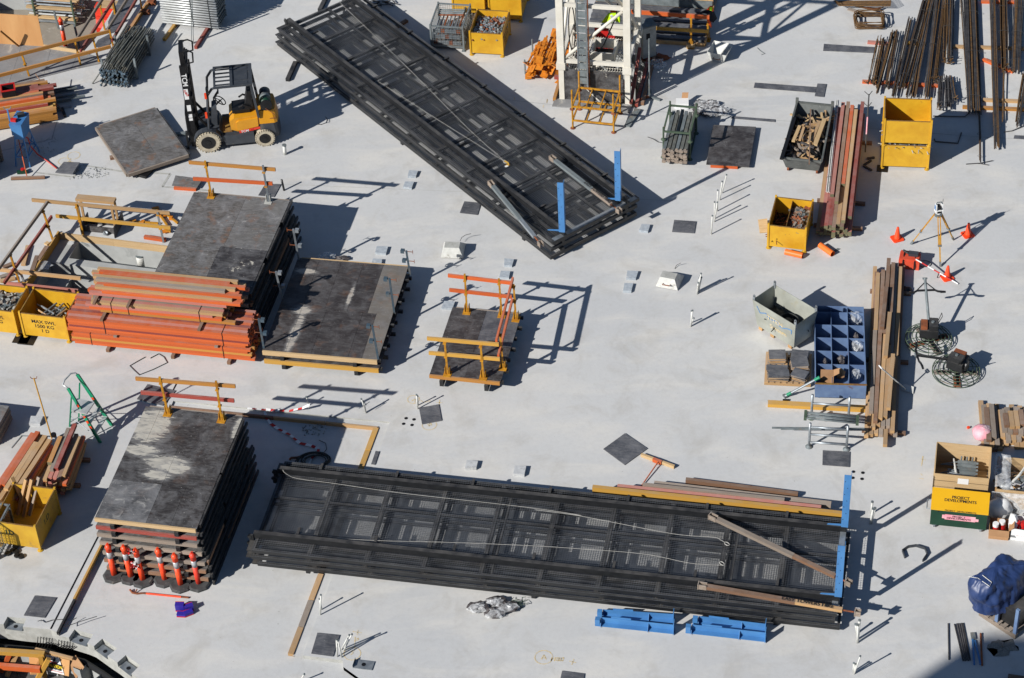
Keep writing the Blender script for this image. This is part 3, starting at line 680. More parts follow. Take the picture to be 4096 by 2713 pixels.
# ================================================================ formwork tables
def table(label, P, rz, Lx, Ly, zt, th, sheets, front, back=None, fx=0.0, joists=True, group='formwork tables', edge_h=.1, right_ends=True, bearers=True):
    P = Vector((P.x, P.y, 0)); fr = Fr(P, rz); t = thing('formwork_table', label, 'formwork', fr(0, 0, zt - th), rz, group)
    for (x0, y0, x1, y1, mt) in sheets:
        m = MB(fr); g = .003; m.box(x0 * Lx + g, y0 * Ly + g, zt - .018, x1 * Lx - g, y1 * Ly - g, zt + rj(.002)); m.build('ply_sheet', mt, t)
    plank('edge_timber', fr(fx, -.025, zt - edge_h / 2 + .004), fr(Lx - .02, -.025, zt - edge_h / 2 + .004), .045, edge_h, front, t)
    if back: plank('edge_timber', fr(.1, Ly + .02, zt - .05), fr(Lx - .02, Ly + .02, zt - .05), .04, .1, back, t)
    if joists:
        n = int(Ly / .42)
        for i in range(n + 1):
            y = .06 + i * (Ly - .12) / n; e_ = (.06 + (.05 if i % 2 else 0)) if right_ends else -.02
            plank('joist', fr(.01, y, zt - .07), fr(Lx + e_, y, zt - .07), .06, .09, 'steel_black', t)
    if not right_ends:
        y = rj(.15)
        while y < Ly - .2:
            L_ = random.uniform(1.1, 1.9); y2 = min(y + L_, Ly + rj(.12))
            plank('side_rail', fr(Lx + .03, y, zt - .06), fr(Lx + .03, y2, zt - .06), .045, .1, random.choice(['wood_brown', 'steel_black', 'steel_black', 'steel_black']), t)
            y = y2 + random.uniform(.03, .3)
        plank('side_rail', fr(Lx + .075, .0, zt - th + .05), fr(Lx + .075, Ly, zt - th + .05), .05, .08, 'steel_black', t)
    if bearers:
        for x in (Lx * .17, Lx * .8):
            m = MB(fr); m.box(x - .05, -.08, zt - th, x + .05, Ly + .06, zt - .118); m.build('bearer', 'steel_black', t)
    return t, fr
S3z = 1.67
def blob(k, x, y, z, rx, ry): p = q(k, x, y, z); return (p.x, p.y, rx, ry)
filmply('ply_s3', C(50, 47, 46), C(64, 60, 58), C(200, 195, 182), (.72, .8), .5, .15, .9, .3, [blob(31, 1280, 640, 1.67, .5, .6), blob(31, 1190, 850, 1.67, .45, .18), blob(31, 1400, 960, 1.67, .5, .26), blob(31, 1330, 1060, 1.67, .35, .16), blob(31, 2010, 660, 1.67, .1, .35), blob(31, 1480, 1000, 1.67, .35, .2)], .55)
filmply('ply_s3b', C(70, 70, 72), C(112, 112, 113), C(176, 174, 170), (.54, .68), .6, .1, 1.6, .5, cloud=.8)
filmply('ply_s2', C(52, 47, 46), C(66, 60, 58), C(190, 182, 170), (.7, .78), .5, .3, .9, .25, [blob('Z', 600, 1000, .5, .12, .8), blob('Z', 690, 720, .5, .25, .15), blob('Z', 1270, 560, .5, .06, .4), blob('Z', 730, 260, .5, .3, .1)], .35)
s3 = q(31, 795, 1418, S3z); S3x = (q(31, 1660, 1512, S3z) - s3).length; S3y = (q(31, 1243, 478, S3z) - s3).length
fr3r = math.radians(-13.2)
N3 = 7; base3 = -.11; step3 = (S3z - base3) / N3
ordn = ['bottom', 'second from the bottom', 'third from the bottom', 'fourth from the bottom', 'fifth from the bottom', 'second from the top', 'topmost']
for i in range(N3):
    zt = base3 + step3 * (i + 1); dx = rj(.03) + (.1 if i == 0 else .06 if i in (1, 2) else 0); dy = -.05 if i < 3 else rj(.02)
    fq = Fr((s3.x, s3.y, 0), fr3r); P = fq(dx, dy)
    if i == N3 - 1:
        sh = [(0, 0, .5, .335, 'ply_s3b'), (.5, 0, .74, .335, 'ply_s3'), (.74, 0, 1, .335, 'ply_s3'), (0, .335, .5, .67, 'ply_s3'), (.5, .335, 1, .67, 'ply_s3'), (0, .67, .16, 1, 'ply_s3'), (.16, .67, 1, 1, 'ply_s3')]
    else: sh = [(0, 0, 1, 1, 'ply_grey')]
    table('formwork table, %s of the tall stack behind the orange bollards' % ordn[i], P, fr3r, S3x + (0 if i > 3 else .05), S3y, zt, step3 - .004, sh, ['wood_brown', 'wood_brown', 'wood_grey', 'wood_grey', 'wood_grey', 'wood_red', 'wood_pale'][i], 'wood_grey', group='formwork tables of the tall stack', right_ends=False)
S1z = 1.28; s1r = math.radians(-13.4)
s1TL, s1TR = q(21, 1452, 240, S1z), q(22, 302, 306, S1z); S1x = (s1TR - s1TL).length; S1y = 4.0
s1 = s1TL - Fr((0, 0, 0), s1r).d(0, S1y); N1 = 5; step1 = S1z / N1
for i in range(N1):
    zt = step1 * (i + 1); fq = Fr((s1.x, s1.y, 0), s1r); dx = rj(.03) + (.09 if i < 3 else 0)
    sh = [(0, .46, .55, 1, 'ply_grey'), (.55, .46, 1, 1, 'ply_grey2'), (0, 0, .52, .46, 'ply_grey'), (.52, 0, 1, .46, 'ply_black2')] if i == N1 - 1 else [(0, 0, 1, 1, 'ply_grey')]
    table('formwork table, %s of the stack beside the sump pit' % ['bottom', 'second from the bottom', 'middle', 'second from the top', 'topmost'][i], fq(dx, rj(.03)), s1r, S1x, S1y, zt, step1 - .004, sh, 'wood_grey', 'wood_grey', group='formwork tables of the middle stack', right_ends=False)
S2z = .5; s2 = q('Z', 212, 1208, S2z); s2r = math.radians(-12.0); S2x, S2y = 3.0, 3.74
for i in range(2):
    zt = .26 if i == 0 else S2z; fq = Fr((s2.x, s2.y, 0), s2r)
    sh = [(0, .47, .2, 1, 'ply_s2'), (.2, .47, .4, 1, 'ply_s2'), (.4, .47, .6, 1, 'ply_s2'), (.6, .47, .78, 1, 'ply_s2'), (.78, .47, 1, 1, 'ply_beige'), (0, 0, .2, .47, 'ply_s2'), (.2, 0, .42, .47, 'ply_s2'), (.42, 0, .74, .47, 'ply_s2'), (.74, 0, .86, .47, 'ply_s2'), (.86, 0, 1, .47, 'ply_beige')] if i else [(0, 0, 1, 1, 'ply_black')]
    table('%s formwork table of the low pair with blue clamp posts' % ('lower', 'upper')[i], fq(.03 if i == 0 else 0, -.05 if i == 0 else 0), s2r, S2x, S2y, zt, .235, sh, ('wood_yellow', 'wood_pale')[i], 'wood_pale', group='low pair of formwork tables', edge_h=.13)
s4 = q(32, 1522, 205, .38); s4r = math.radians(-13.6)
table('small dark formwork platform with guardrails on three sides', s4, s4r, 1.82, 2.62, .38, .3, [(0, 0, .5, .5, 'ply_black'), (.5, 0, 1, .5, 'ply_black'), (0, .5, .5, 1, 'ply_black'), (.5, .5, 1, 1, 'ply_mat')], 'wood_ochre', 'wood_grey', group='low formwork platforms')
fr4 = Fr((s4.x, s4.y, 0), s4r)
s5 = q('Y', 785, 1448, .23); s5r = math.radians(25.2); fr5 = Fr((s5.x, s5.y, 0), s5r)
t5, _ = table('square grey plywood panel lying on the forks in front of the forklift', s5, s5r, 1.84, 2.62, .23, .12, [(0, 0, 1, .24, 'ply_grey'), (0, .24, .56, .8, 'ply_grey'), (.56, .24, 1, .8, 'ply_grey2'), (0, .8, 1, 1, 'ply_grey')], 'wood_grey', 'wood_grey', group='low formwork platforms', joists=False, bearers=False, edge_h=.1)
plank('edge_timber', fr5(-.025, 0, .18), fr5(-.025, 2.6, .18), .045, .1, 'wood_grey', t5); plank('edge_timber', fr5(1.86, 0, .17), fr5(1.86, 2.6, .17), .04, .09, 'steel_black', t5)
for x in (.45, 1.35): plank('joist', fr5(x, .05, .155), fr5(x, 2.57, .155), .07, .1, 'wood_brown', t5)
tag(plank('bearer', q('Y', 440, 1140, .04), q('Y', 1160, 1000, .04), .12, .09, 'wood_brown'), 'brown timber block sticking out under the forklift panel', 'bearer')
tag(plank('bearer', q('Y', 1050, 1500, .05), q('Y', 1300, 1240, .05), .3, .09, 'black'), 'black bearer under the near corner of the forklift panel', 'bearer')
# ---------------------------------------------------------------- guardrails
GP = 'timber guardrails'
def guard(label, posts, rails, mats, pm='yellow_post', zb=0.0, foot=True, w=.05, group=GP, pw=.05):
    """posts: list of (k,bx,by,tx,ty); rails: list of ((k,x,y),(k,x,y),post index pair or None, wood)"""
    t = None; P = []
    for i, (k, bx, by, tx, ty) in enumerate(posts):
        zz = zb[i] if isinstance(zb, (list, tuple)) else zb
        b = q(k[0] if isinstance(k, tuple) else k, bx, by, zz); k2 = k[1] if isinstance(k, tuple) else k
        z = rise(b, k2, tx, ty); tp = q(k2, tx, ty, z); P.append((b, tp))
        if t is None: t = thing('guardrail', label, 'guardrail', b, 0, group)
        mt = pm[i] if isinstance(pm, (list, tuple)) else pm
        m = MB(); m.bar(b, tp, pw, pw, (0, 1, 0)); m.build('post', mt, t)
        if foot:
            fr = Fr(b, GR); m = MB(fr); m.box(-.1, -.12, .002, .1, .12, .014); m.box(-.06, -.03, .014, -.045, .1, .22); m.box(.045, -.03, .014, .06, .1, .22); m.build('base_plate', mt if mt != 'galv' else 'conc_pale', t)
    for (a, b, ip, mt, h) in rails:
        if isinstance(ip, tuple): za, zb_ = ip
        else: za = zb_ = ip
        plank('rail', q(*a, za), q(*b, zb_), w, h, mt, t)
    for b, tp in P:
        for (a, b_, ip, mt, h) in rails:
            za = ip[0] if isinstance(ip, tuple) else ip
            if b.z < za < tp.z + .1 and len(rails) < 5:
                c_ = lerp(b, tp, (za - b.z) / max(tp.z - b.z, .1)); m = MB(); m.cbox(c_ - up * (h / 2 + .02), .08, .1, .03, GR); m.build('rail_clip', 'yellow_post', t)
    return t
guard('orange and red two-rail guardrail at the back of the tall formwork stack', [(31, 1425, 540, 1352, 230), (31, 1880, 595, 1830, 265)],
      [((31, 1150, 243), (31, 1995, 308), 2.72, 'wood_ochre', .1), ((31, 1195, 360), (31, 1985, 430), 2.2, 'wood_red', .1)], None, 'yellow_post', S3z)
guard('orange two-rail guardrail at the back of the middle formwork stack', [(21, 1578, 272, 1530, 8), (21, 2005, 312, 1962, 42)],
      [((21, 1410, 18), (22, 190, 72), 2.34, 'wood_ochre', .1), ((21, 1442, 140), (22, 168, 176), 1.87, 'wood_orange', .1)], None, ['yellow_post', 'galv'], S1z)
z4 = .38
guard('orange two-rail guardrail along the far side of the small platform', [(22, 1620, 1135, 1602, 853), (22, 1880, 1160, 1857, 888)],
      [((22, 1478, 862), (22, 1948, 918), 1.5, 'wood_orange', .1), ((22, 1488, 970), (22, 1955, 1022), 1.05, 'wood_orange', .1)], None, 'yellow_post', z4)
guard('red two-rail guardrail along the right side of the small platform', [(22, 1985, 1190, 1967, 930), (32, 2145, 152, 2120, -130)],
      [((22, 1962, 885), (22, 1838, 1352), 1.53, 'wood_orange', .1), ((22, 1957, 1045), (22, 1853, 1465), 1.05, 'wood_orange', .1)], None, 'yellow_post', z4)
guard('yellow two-rail guardrail along the near side of the small platform', [(32, 1675, 205, 1650, -60), (32, 1978, 235, 1955, -35)],
      [((22, 1322, 1332), (22, 1858, 1378), 1.48, 'wood_yellow', .1), ((22, 1335, 1440), (22, 1865, 1487), 1.03, 'wood_yellow', .1)], None, 'yellow_post', z4)
# ---------------------------------------------------------------- blue clamp posts on the low pair
def clamp_post(k, bx, by, tx, ty, mat, lab, zb=S2z, side=1):
    b = q(k, bx, by, zb); z = rise(b, k, tx, ty); tp = q(k, tx, ty, z); t = thing('clamp_post', lab, 'post', b, 0, 'edge protection clamp posts')
    m = MB(); m.bar(b - up * .1, tp, .05, .05, (0, 1, 0)); m.build('post', mat, t)
    for f in (.97, .52):
        c_ = lerp(b, tp, f); fr = Fr(c_, GR); m = MB(fr)
        x = -.1 * side
        m.box(x - .05, -.05, -.04, x + .05, -.04, .05); m.box(x - .05, .04, -.04, x + .05, .05, .05); m.box(x - .05, -.04, .04, x + .05, .04, .05); m.box(x - .05, -.04, -.04, x - .04, .04, -.03); m.build('clamp', mat, t)
        m = MB(fr); m.tube((.03 * side, 0, 0), (.17 * side, 0, 0), .01, 6); m.tube((.17 * side, 0, -.06), (.17 * side, 0, .06), .008, 6); m.build('tee_handle', 'rust', t)
for a in ((('Z'), 1988, 262, 1945, 12, 'blue_dull', 'blue clamp post at the far right corner of the low formwork pair', .5, 1), ('Z', 1800, 745, 1742, 345, 'blue_dull', 'blue clamp post midway along the right side of the low formwork pair', .5, 1),
          ('Z', 1608, 1308, 1535, 912, 'blue_dull', 'blue clamp post at the near right corner of the low formwork pair', .5, 1), ('Z', 228, 1180, 165, 832, 'blue_dull', 'blue clamp post between the orange timber stack and the low formwork pair', .5, -1),
          ('Z', 462, 620, 372, 262, 'galv', 'grey clamp post midway along the left side of the low formwork pair', .4, -1), (22, 370, 765, 322, 518, 'galv', 'grey clamp post at the far left corner of the low formwork pair', .4, -1)):
    clamp_post(*a)
# ---------------------------------------------------------------- loose ply mats
def mat_quad(lab, k, pts, mt='ply_mat', th=.02, z0=.004, tilt=None, name='ply_mat', group='loose plywood mats on the slab', cat='mat'):
    P = [q(k, x, y, z0 + th) for x, y in pts]
    if tilt: P = [p + up * a for p, a in zip(P, tilt)]
    m = MB(); m.ext([p - up * th for p in P], up * th); o = m.build(name, mt); return tag(o, lab, cat, group)
mat_quad('black plywood mat half under the diagonal platform', 22, [(1566, 393), (1698, 408), (1725, 320), (1600, 308)])
mat_quad('black rectangular mat left of the row of five white conduits', 23, [(1284, 535), (1450, 545), (1465, 458), (1300, 447)])
mat_quad('black rectangular mat below the grey scaffold frame', 34, [(622, 972), (852, 990), (855, 862), (625, 850)])
mat_quad('diamond-turned black mat above the orange squeegee', 33, [(876, 838), (1058, 973), (1250, 835), (1060, 705)])
mat_quad('square black mat beside the four drilled holes', 32, [(1458, 628), (1625, 597), (1600, 460), (1432, 490)])
mat_quad('square black mat left of the white conduit pair at the near edge', 42, [(527, 1320), (715, 1345), (773, 1163), (580, 1143)])
mat_quad('black mat left of the yellow joint strip', 41, [(205, 992), (385, 1012), (487, 840), (300, 822)])
mat_quad('black mat cut off by the bottom edge of the picture', 43, [(505, 1600), (712, 1625), (728, 1495), (535, 1470)])
mat_quad('grey mat resting on red timbers behind the guardrail', 21, [(1283, 190), (1470, 205), (1510, 145), (1310, 115)], 'ply_grey2', .02, .09)
tag(plank('timber_offcut', q(21, 1300, 208, .04), q(21, 1465, 220, .04), .09, .08, 'wood_orange'), 'short orange timber under the grey mat', 'timber')
mat_quad('black mat behind the guardrail beside a short pipe stub', 22, [(62, 262), (180, 275), (232, 180), (115, 178)])
mat_quad('tilted black mat propped on broken concrete by the blue stand', 11, [(468, 1460), (620, 1490), (680, 1395), (540, 1372)], 'ply_mat', .03, .06, (0, .08, .08, 0))
mat_quad('black mat in the shadow beside the tall stack guardrail', 31, [(1160, 415), (1380, 470), (1490, 345), (1250, 290)])
mat_quad('long narrow dark strip beside the rebar bundles', 14, [(628, 428), (1065, 447), (1072, 400), (635, 372)])
mat_quad('long dark strip ending in a square, right of the crane', 14, [(40, 742), (560, 782), (572, 738), (50, 700)])
mat_quad('small square mat at the end of the long dark strip', 14, [(557, 812), (635, 820), (657, 712), (580, 708)])
mat_quad('narrow dark strip behind the grey waste bin', 13, [(1955, 1000), (2331, 1032), (2331, 1012), (1975, 985)])
mat_quad('short black strip lying beside the yellow edge strip', 32, [(1027, 965), (1060, 970), (1097, 860), (1065, 855)])
mat_quad('dark offcut at the right edge below the rebar', 14, [(2243, 1172), (2340, 1178), (2340, 1150), (2250, 1146)])
mat_quad('black plywood sheet on red timbers beside the green beam rack', 13, [(1748, 1390), (2112, 1410), (2170, 1075), (1808, 1058)], 'ply_black', .03, .1, None, 'ply_sheet', None, 'plywood')
for i, (a, b) in enumerate((((1785, 1402), (2015, 1415)), ((1820, 1085), (2150, 1100)))):
    tag(plank('timber_offcut', q(13, *a, .05), q(13, *b, .05), .1, .09, 'wood_orange'), ('near', 'far')[i] + ' orange timber under the black plywood sheet by the green rack', 'timber')
# ================================================================ steel bins and what lies in them
def steel_bin(name, label, P, rz, Lx, Ly, z0, H, mat='yellow', feet=True, group='yellow steel bins', cat='bin', txt=None, side_txt=None, rim='rim_rust', divider=False, ink='ink'):
    fr = Fr((P.x, P.y, z0), rz); t = thing(name, label, cat, fr(0, 0), rz, group); f0 = .09 if feet else 0; w = .012
    m = MB(fr); m.box(w, w, f0, Lx - w, Ly - w, f0 + .02); m.build('floor_panel', mat, t)
    for nm, b in (('front_panel', (0, 0, f0, Lx, w, H)), ('back_panel', (0, Ly - w, f0, Lx, Ly, H)), ('side_panel', (0, w, f0, w, Ly - w, H)), ('side_panel', (Lx - w, w, f0, Lx, Ly - w, H))):
        m = MB(fr); m.box(*b); m.build(nm, mat, t)
    for b in ((-.008, -.008, H, Lx + .008, .02, H + .016), (-.008, Ly - .02, H, Lx + .008, Ly + .008, H + .016), (-.008, .02, H, .02, Ly - .02, H + .014), (Lx - .02, .02, H, Lx + .008, Ly - .02, H + .014)):
        m = MB(fr); m.box(*b); m.build('rim', rim, t)
    for x in (0, Lx):
        for y in (0, Ly):
            sx = .025 if x == 0 else -.025; sy = .025 if y == 0 else -.025
            m = MB(fr); m.bar((x + sx * .2, y + sy * .2, f0 - .02), (x + sx * .2, y + sy * .2, H + .06), .05, .05); m.build('corner_post', mat, t)
            if feet:
                m = MB(fr); m.tube((x + sx, y + sy, .0), (x + sx, y + sy, f0), .025, 8); m.lathe((x + sx, y + sy, 0), [(.07, 0), (.07, .012), (.03, .03)], 12); m.build('foot', 'yellow_worn' if mat.startswith('yellow') else mat, t)
    if divider:
        m = MB(fr); m.box(Lx * .45, w, f0, Lx * .45 + .01, Ly - w, H - .05); m.build('divider', 'rim_rust', t)
    if txt:
        y_ = H * .72
        for i, s_ in enumerate(txt): text(s_, .15, fr(Lx / 2, -.0, y_ - i * .15), fr.d(1, 0), (0, 0, 1), ink, t, lift=.003)
    if side_txt:
        for i, s_ in enumerate(side_txt): text(s_, .17, fr(Lx, Ly * .45, H * .68 - i * .17), fr.d(0, 1), (0, 0, 1), ink, t, lift=.003)
    return t, fr
def heap(label, fr, x0, y0, x1, y1, z, n, mats, kinds, name='scrap_heap', dome=.12, size=1.0, cat='scrap'):
    m = MB(fr)
    for i in range(n):
        x = random.uniform(x0, x1); y = random.uniform(y0, y1); u_ = (2 * (x - x0) / (x1 - x0) - 1) ** 2 + (2 * (y - y0) / (y1 - y0) - 1) ** 2
        zz = z + dome * max(0, 1 - u_) * random.uniform(.5, 1) + rj(.02); m.mi = random.randrange(len(mats)); k = random.choice(kinds); a = random.uniform(0, 6.28); e_ = rj(.5)
        d = Vector((math.cos(a) * math.cos(e_), math.sin(a) * math.cos(e_), math.sin(e_))); c_ = Vector((x, y, zz))
        if k == 'tube':
            L_ = random.uniform(.08, .2) * size; m.tube(c_ - d * L_ / 2, c_ + d * L_ / 2, .024 * size, 7)
        elif k == 'rod':
            L_ = random.uniform(.3, .6) * size; m.tube(c_ - d * L_ / 2, c_ + d * L_ / 2, .012 * size, 5)
        elif k == 'plate': m.cbox(c_, random.uniform(.08, .2) * size, random.uniform(.06, .14) * size, .012, a, e_, rj(.5))
        elif k == 'block': m.cbox(c_, random.uniform(.06, .12) * size, random.uniform(.05, .08) * size, .06 * size, a, e_, rj(.5))
        elif k == 'stick': m.cbox(c_, random.uniform(.35, .8) * size, .06 * size, .04 * size, a, 0, e_ * .6)
    # a bed of small bits under the loose ones so that no floor shows
    m.mi = 0; m.box(x0, y0, z - .08, x1, y1, z - .02)
    o = m.build(name, mats); o['kind'] = 'stuff'; tag(o, label, cat); return o
bL, fL = steel_bin('steel_bin', 'yellow steel bin at the left edge full of grey clamp plates', q(21, 185, 1322) - Fr((0, 0, 0), math.radians(-14.5)).d(1.42, 0), math.radians(-14.5), 1.25, 1.0, 0, .82, txt=['MAX SWL', '1500 KG', '1 D'])
heap('heap of grey clamp plates in the leftmost yellow bin', fL, .05, .05, 1.2, .95, .62, 170, ['galv_dull', 'wood_grey', 'conc_pale'], ['plate', 'plate', 'tube', 'block'])
bS, fS = steel_bin('steel_bin', 'yellow steel bin stencilled MAX SWL beside the orange timber stack', q(21, 185, 1322), math.radians(-15), 1.25, 1.0, 0, .82, txt=['MAX SWL', '1500 KG', '1 D'])
t = thing('scaffold_tubes', 'short scaffold tubes lying in the bin stencilled MAX SWL', 'scaffold tube', fS(.6, .5, .4))
for i in range(26):
    y = random.uniform(.38, .64); x = random.uniform(.2, .72); a = rj(.25) + (1.45 if i % 3 == 0 else 0); c_ = Vector((x + .2, y, .42 + (i % 4) * .045)); d = Vector((math.cos(a + 1.2), math.sin(a + 1.2), 0)) * random.uniform(.2, .33)
    m = MB(fS); m.tube(c_ - d, c_ + d, .024, 8); m.build('tube', random.choice(['galv', 'galv_dull', 'wood_raw', 'scaf_grey']), t)
for a, b in ((q(21, 165, 1335), (.34, .3)), (q(21, 205, 1345), (.3, .35))):
    o = MB().cbox(a + up * .008, .42, .38, .016, GR).build('rubber_pad', 'black'); tag(o, 'black rubber pad under the feet of the yellow bins at left, ' + ('left one' if b[0] > .32 else 'right one'), 'pad')
b1, f1 = steel_bin('steel_bin', 'yellow steel bin of couplers beside the wire cage', q(12, 1872, 468), math.radians(-12), .98, 1.24, 0, .8, side_txt=['MAX SWL', '1500 KG', '1 D'])
heap('heap of galvanised scaffold couplers in the yellow bin beside the cage', f1, .04, .04, .94, 1.2, .58, 260, ['galv', 'galv_dull', 'galv', 'rust'], ['tube', 'tube', 'block', 'tube'], 'coupler_heap', .12)
steel_bin('steel_bin', 'yellow steel bin behind the coupler bin, cut by the top edge', q(12, 2030, 172), math.radians(-12), .99, 1.25, 0, .8, side_txt=['1500 KG', '1 D'])
steel_bin('steel_bin', 'yellow steel bin behind the wire cage at the top edge', q(12, 1722, 118), math.radians(-12), .98, 1.25, 0, .82)
b2, f2 = steel_bin('steel_bin', 'yellow divided bin of wedges beside the long orange timbers', q(24, 138, 660), math.radians(-16), 1.0, 1.25, 0, .78, divider=True)
heap('heap of grey and rusty wedges in the divided yellow bin', f2, .47, .04, .97, 1.2, .55, 150, ['wood_grey', 'galv_dull', 'rust', 'wood_brown'], ['plate', 'plate', 'block'], 'wedge_heap', .14, 1.0)
heap('dark rods in the left half of the divided yellow bin', f2, .03, .04, .43, 1.2, .3, 40, ['black', 'rust'], ['rod'], 'rod_heap', .05)
b3, f3 = steel_bin('steel_bin', 'lower yellow bin of the stacked pair by the rebar', q(14, 1120, 1428), math.radians(-9), 1.27, 1.06, 0, .8)
heap('row of galvanised screws showing in the lower stacked yellow bin', f3, .04, .04, 1.2, 1.0, .7, 120, ['galv', 'galv_dull', 'conc_pale'], ['tube', 'rod'], 'screw_heap', .05)
steel_bin('steel_bin', 'upper empty yellow bin of the stacked pair by the rebar', f3(.0, .0), math.radians(-9), 1.27, 1.06, .8, .82)
tag(MB().cbox(q(14, 1130, 1432) + up * .008, .3, .3, .014, GR).build('rubber_pad', 'black'), 'black rubber pad under the stacked yellow bins', 'pad')
# bin of timbers at the near left
NR, FRt = q('T', 355, 1188, .8), q('T', 556, 802, .8); dv = (FRt - NR); rzT = math.atan2(dv.y, dv.x) - math.pi / 2
fT0 = Fr((NR.x, NR.y, 0), rzT)
bT, fT = steel_bin('steel_bin', 'yellow mesh-fronted bin with timbers sticking out, near left', fT0(-1.05, 0), rzT, 1.05, dv.length, 0, .8, 'yellow_worn', side_txt=None)
text('1.D', .22, fT(1.05, dv.length * .45, .5), fT.d(0, 1), (0, 0, 1), 'green_dark', bT, lift=.004); text('1D', .2, fT(.35, 0, .5), fT.d(1, 0), (0, 0, 1), 'green_dark', bT, lift=.004)
for i, (bx, by, bz, tx, ty, w) in enumerate(((180, 1000, .1, 265, 705, .1), (240, 1020, .1, 322, 705, .1), (300, 1010, .1, 395, 680, .1), (250, 900, .3, 120, 680, .08))):
    b = q('T', bx, by + 60, bz); z = .95 + .0 * i
    tag(plank('timber', b, q('T', tx, ty, z), .09, .05, 'wood_raw' if i != 2 else 'wood_grey', None), ('leftmost upright', 'middle', 'rightmost', 'short slanting')[i] + ' timber sticking out of the near left yellow bin', 'timber', 'timbers in the near left bin')
# wire mesh cage of jacks
P = q(12, 1542, 415); rz = math.radians(-12); fr = Fr((P.x, P.y, 0), rz); Lx, Ly, H = .98, 1.22, .82
t = thing('wire_cage', 'grey wire mesh cage of base jacks beside the yellow coupler bin', 'cage', fr(0, 0), rz)
for x in (0, Lx):
    for y in (0, Ly):
        m = MB(fr); m.bar((x, y, 0), (x, y, H + .05), .05, .05); m.box(x - .06, y - .06, 0, x + .06, y + .06, .012); m.build('corner_post', 'galv_dull', t)
for a, b in (((0, 0), (Lx, 0)), ((0, Ly), (Lx, Ly)), ((0, 0), (0, Ly)), ((Lx, 0), (Lx, Ly))):
    for z in (.12, H):
        m = MB(fr); m.bar((a[0], a[1], z), (b[0], b[1], z), .04, .04); m.build('rail', 'galv_dull', t)
    m = MB(fr); d = Vector((b[0] - a[0], b[1] - a[1], 0)); n = int(d.length / .07)
    for i in range(1, n): p = Vector((a[0], a[1], .12)) + d * i / n; m.bar(p, p + Vector((0, 0, H - .12)), .006, .006)
    for i in range(1, 10): m.bar((a[0], a[1], .12 + i * .07), (b[0], b[1], .12 + i * .07), .006, .006)
    m.build('mesh_side', 'galv_dull', t)['kind'] = 'stuff'
m = MB(fr); m.box(.03, .03, .1, Lx - .03, Ly - .03, .115); m.build('floor_panel', 'wood_grey', t)
tj = thing('base_jacks', 'rows of galvanised base jacks packed in the wire cage', 'jack', fr(.5, .6, .12))
for i in range(7):
    for j in range(3):
        x = .12 + i * .115; z0 = .2 + j * .2
        m = MB(fr); m.tube((x, .1, z0), (x, .95, z0 + .02), .024, 8); m.cbox((x, .08, z0), .13, .012, .13); m.build('jack', 'galv' if (i + j) % 4 else 'rust', tj)
for i in range(4):
    m = MB(fr); m.tube((.08, .75 + i * .1, .72), (.85, .8 + i * .09, .74), .024, 8); m.cbox((.86, .8 + i * .09, .74), .012, .13, .13); m.build('jack', 'galv_dull' if i else 'rust', tj)
# ================================================================ timber stacks
def bundle(label, fr, L, rows, cols, w, h, z0, y0=0, x0=0, mats=('wood_orange',), jx=.06, endm=None, name='timber_stack', group='timber stacks', jit=.004, shape=None, straps=(), front=None, top=None):
    t = thing(name, label, 'timber', fr(x0, y0, z0), fr.rz, group)
    for r in range(rows):
        n = shape[r] if shape else cols; off = (cols - n) * w / 2
        for c_ in range(n):
            if 0 < r < rows - 1 and 0 < c_ < n - 1 and not shape and 1 < c_ < n - 2 and r < rows - 2:
                pass
            x = x0 + rj(jx); y = y0 + off + (c_ + .5) * w; z = z0 + (r + .5) * h
            mt = random.choice(mats)
            if front and c_ == 0: mt = front[r % len(front)]
            if top and r == rows - 1: mt = top[c_ % len(top)]
            plank('plank', fr(x, y + rj(jit), z), fr(x + L + rj(jx), y + rj(jit), z), w * .96, h * .96, mt, t, endm=endm)
    yw = cols * w; zh = rows * h
    for x in straps:
        m = MB(fr); e_ = .004
        m.box(x0 + x - .008, y0 - e_ - .003, z0 - .01, x0 + x + .008, y0 - e_, z0 + zh + .006); m.box(x0 + x - .008, y0 - e_, z0 + zh + .003, x0 + x + .008, y0 + yw, z0 + zh + .006); m.build('strap', 'black', t)
    return t
rO = q(21, 556, 1388); rr = math.radians(-13.3); fR = Fr((rO.x, rO.y, 0), rr)
def block(label, fr, x, y0, y1, z, w=.09, h=.09, mat='wood_brown', group='spacer timbers in stacks'):
    return tag(plank('spacer', fr(x, y0, z), fr(x, y1, z), w, h, mat), label, 'timber', group)
for i, x in enumerate((.95, 2.7, 4.2)): block(('left', 'middle', 'right')[i] + ' timber spacer under the orange timber stack', fR, x, -.12, 1.15, .05)
O_ = ('wood_orange',); 
bundle('lower strapped pack of orange timbers, bottom of the big stack', fR, 4.78, 5, 10, .1, .075, .1, mats=('wood_orange', 'wood_orange', 'wood_ochre'), front=['wood_orange', 'wood_orange', 'wood_ochre', 'wood_orange', 'wood_orange'], straps=(.5, 4.05), group='orange timber packs')
for i, x in enumerate((1.2, 3.9)): block(('left', 'right')[i] + ' spacer between the two lower orange timber packs', fR, x, -.05, 1.0, .5, .09, .045, 'wood_grey')
bundle('second strapped pack of orange timbers in the big stack', fR, 4.82, 6, 10, .1, .07, .525, x0=-.06, mats=('wood_orange', 'wood_orange', 'wood_red'), front=['wood_orange', 'wood_orange', 'wood_red', 'wood_orange', 'wood_orange', 'wood_orange'], top=['wood_orange', 'wood_pink', 'wood_orange', 'wood_red'], straps=(1.0, 4.15), group='orange timber packs')
zu = .525 + 6 * .07
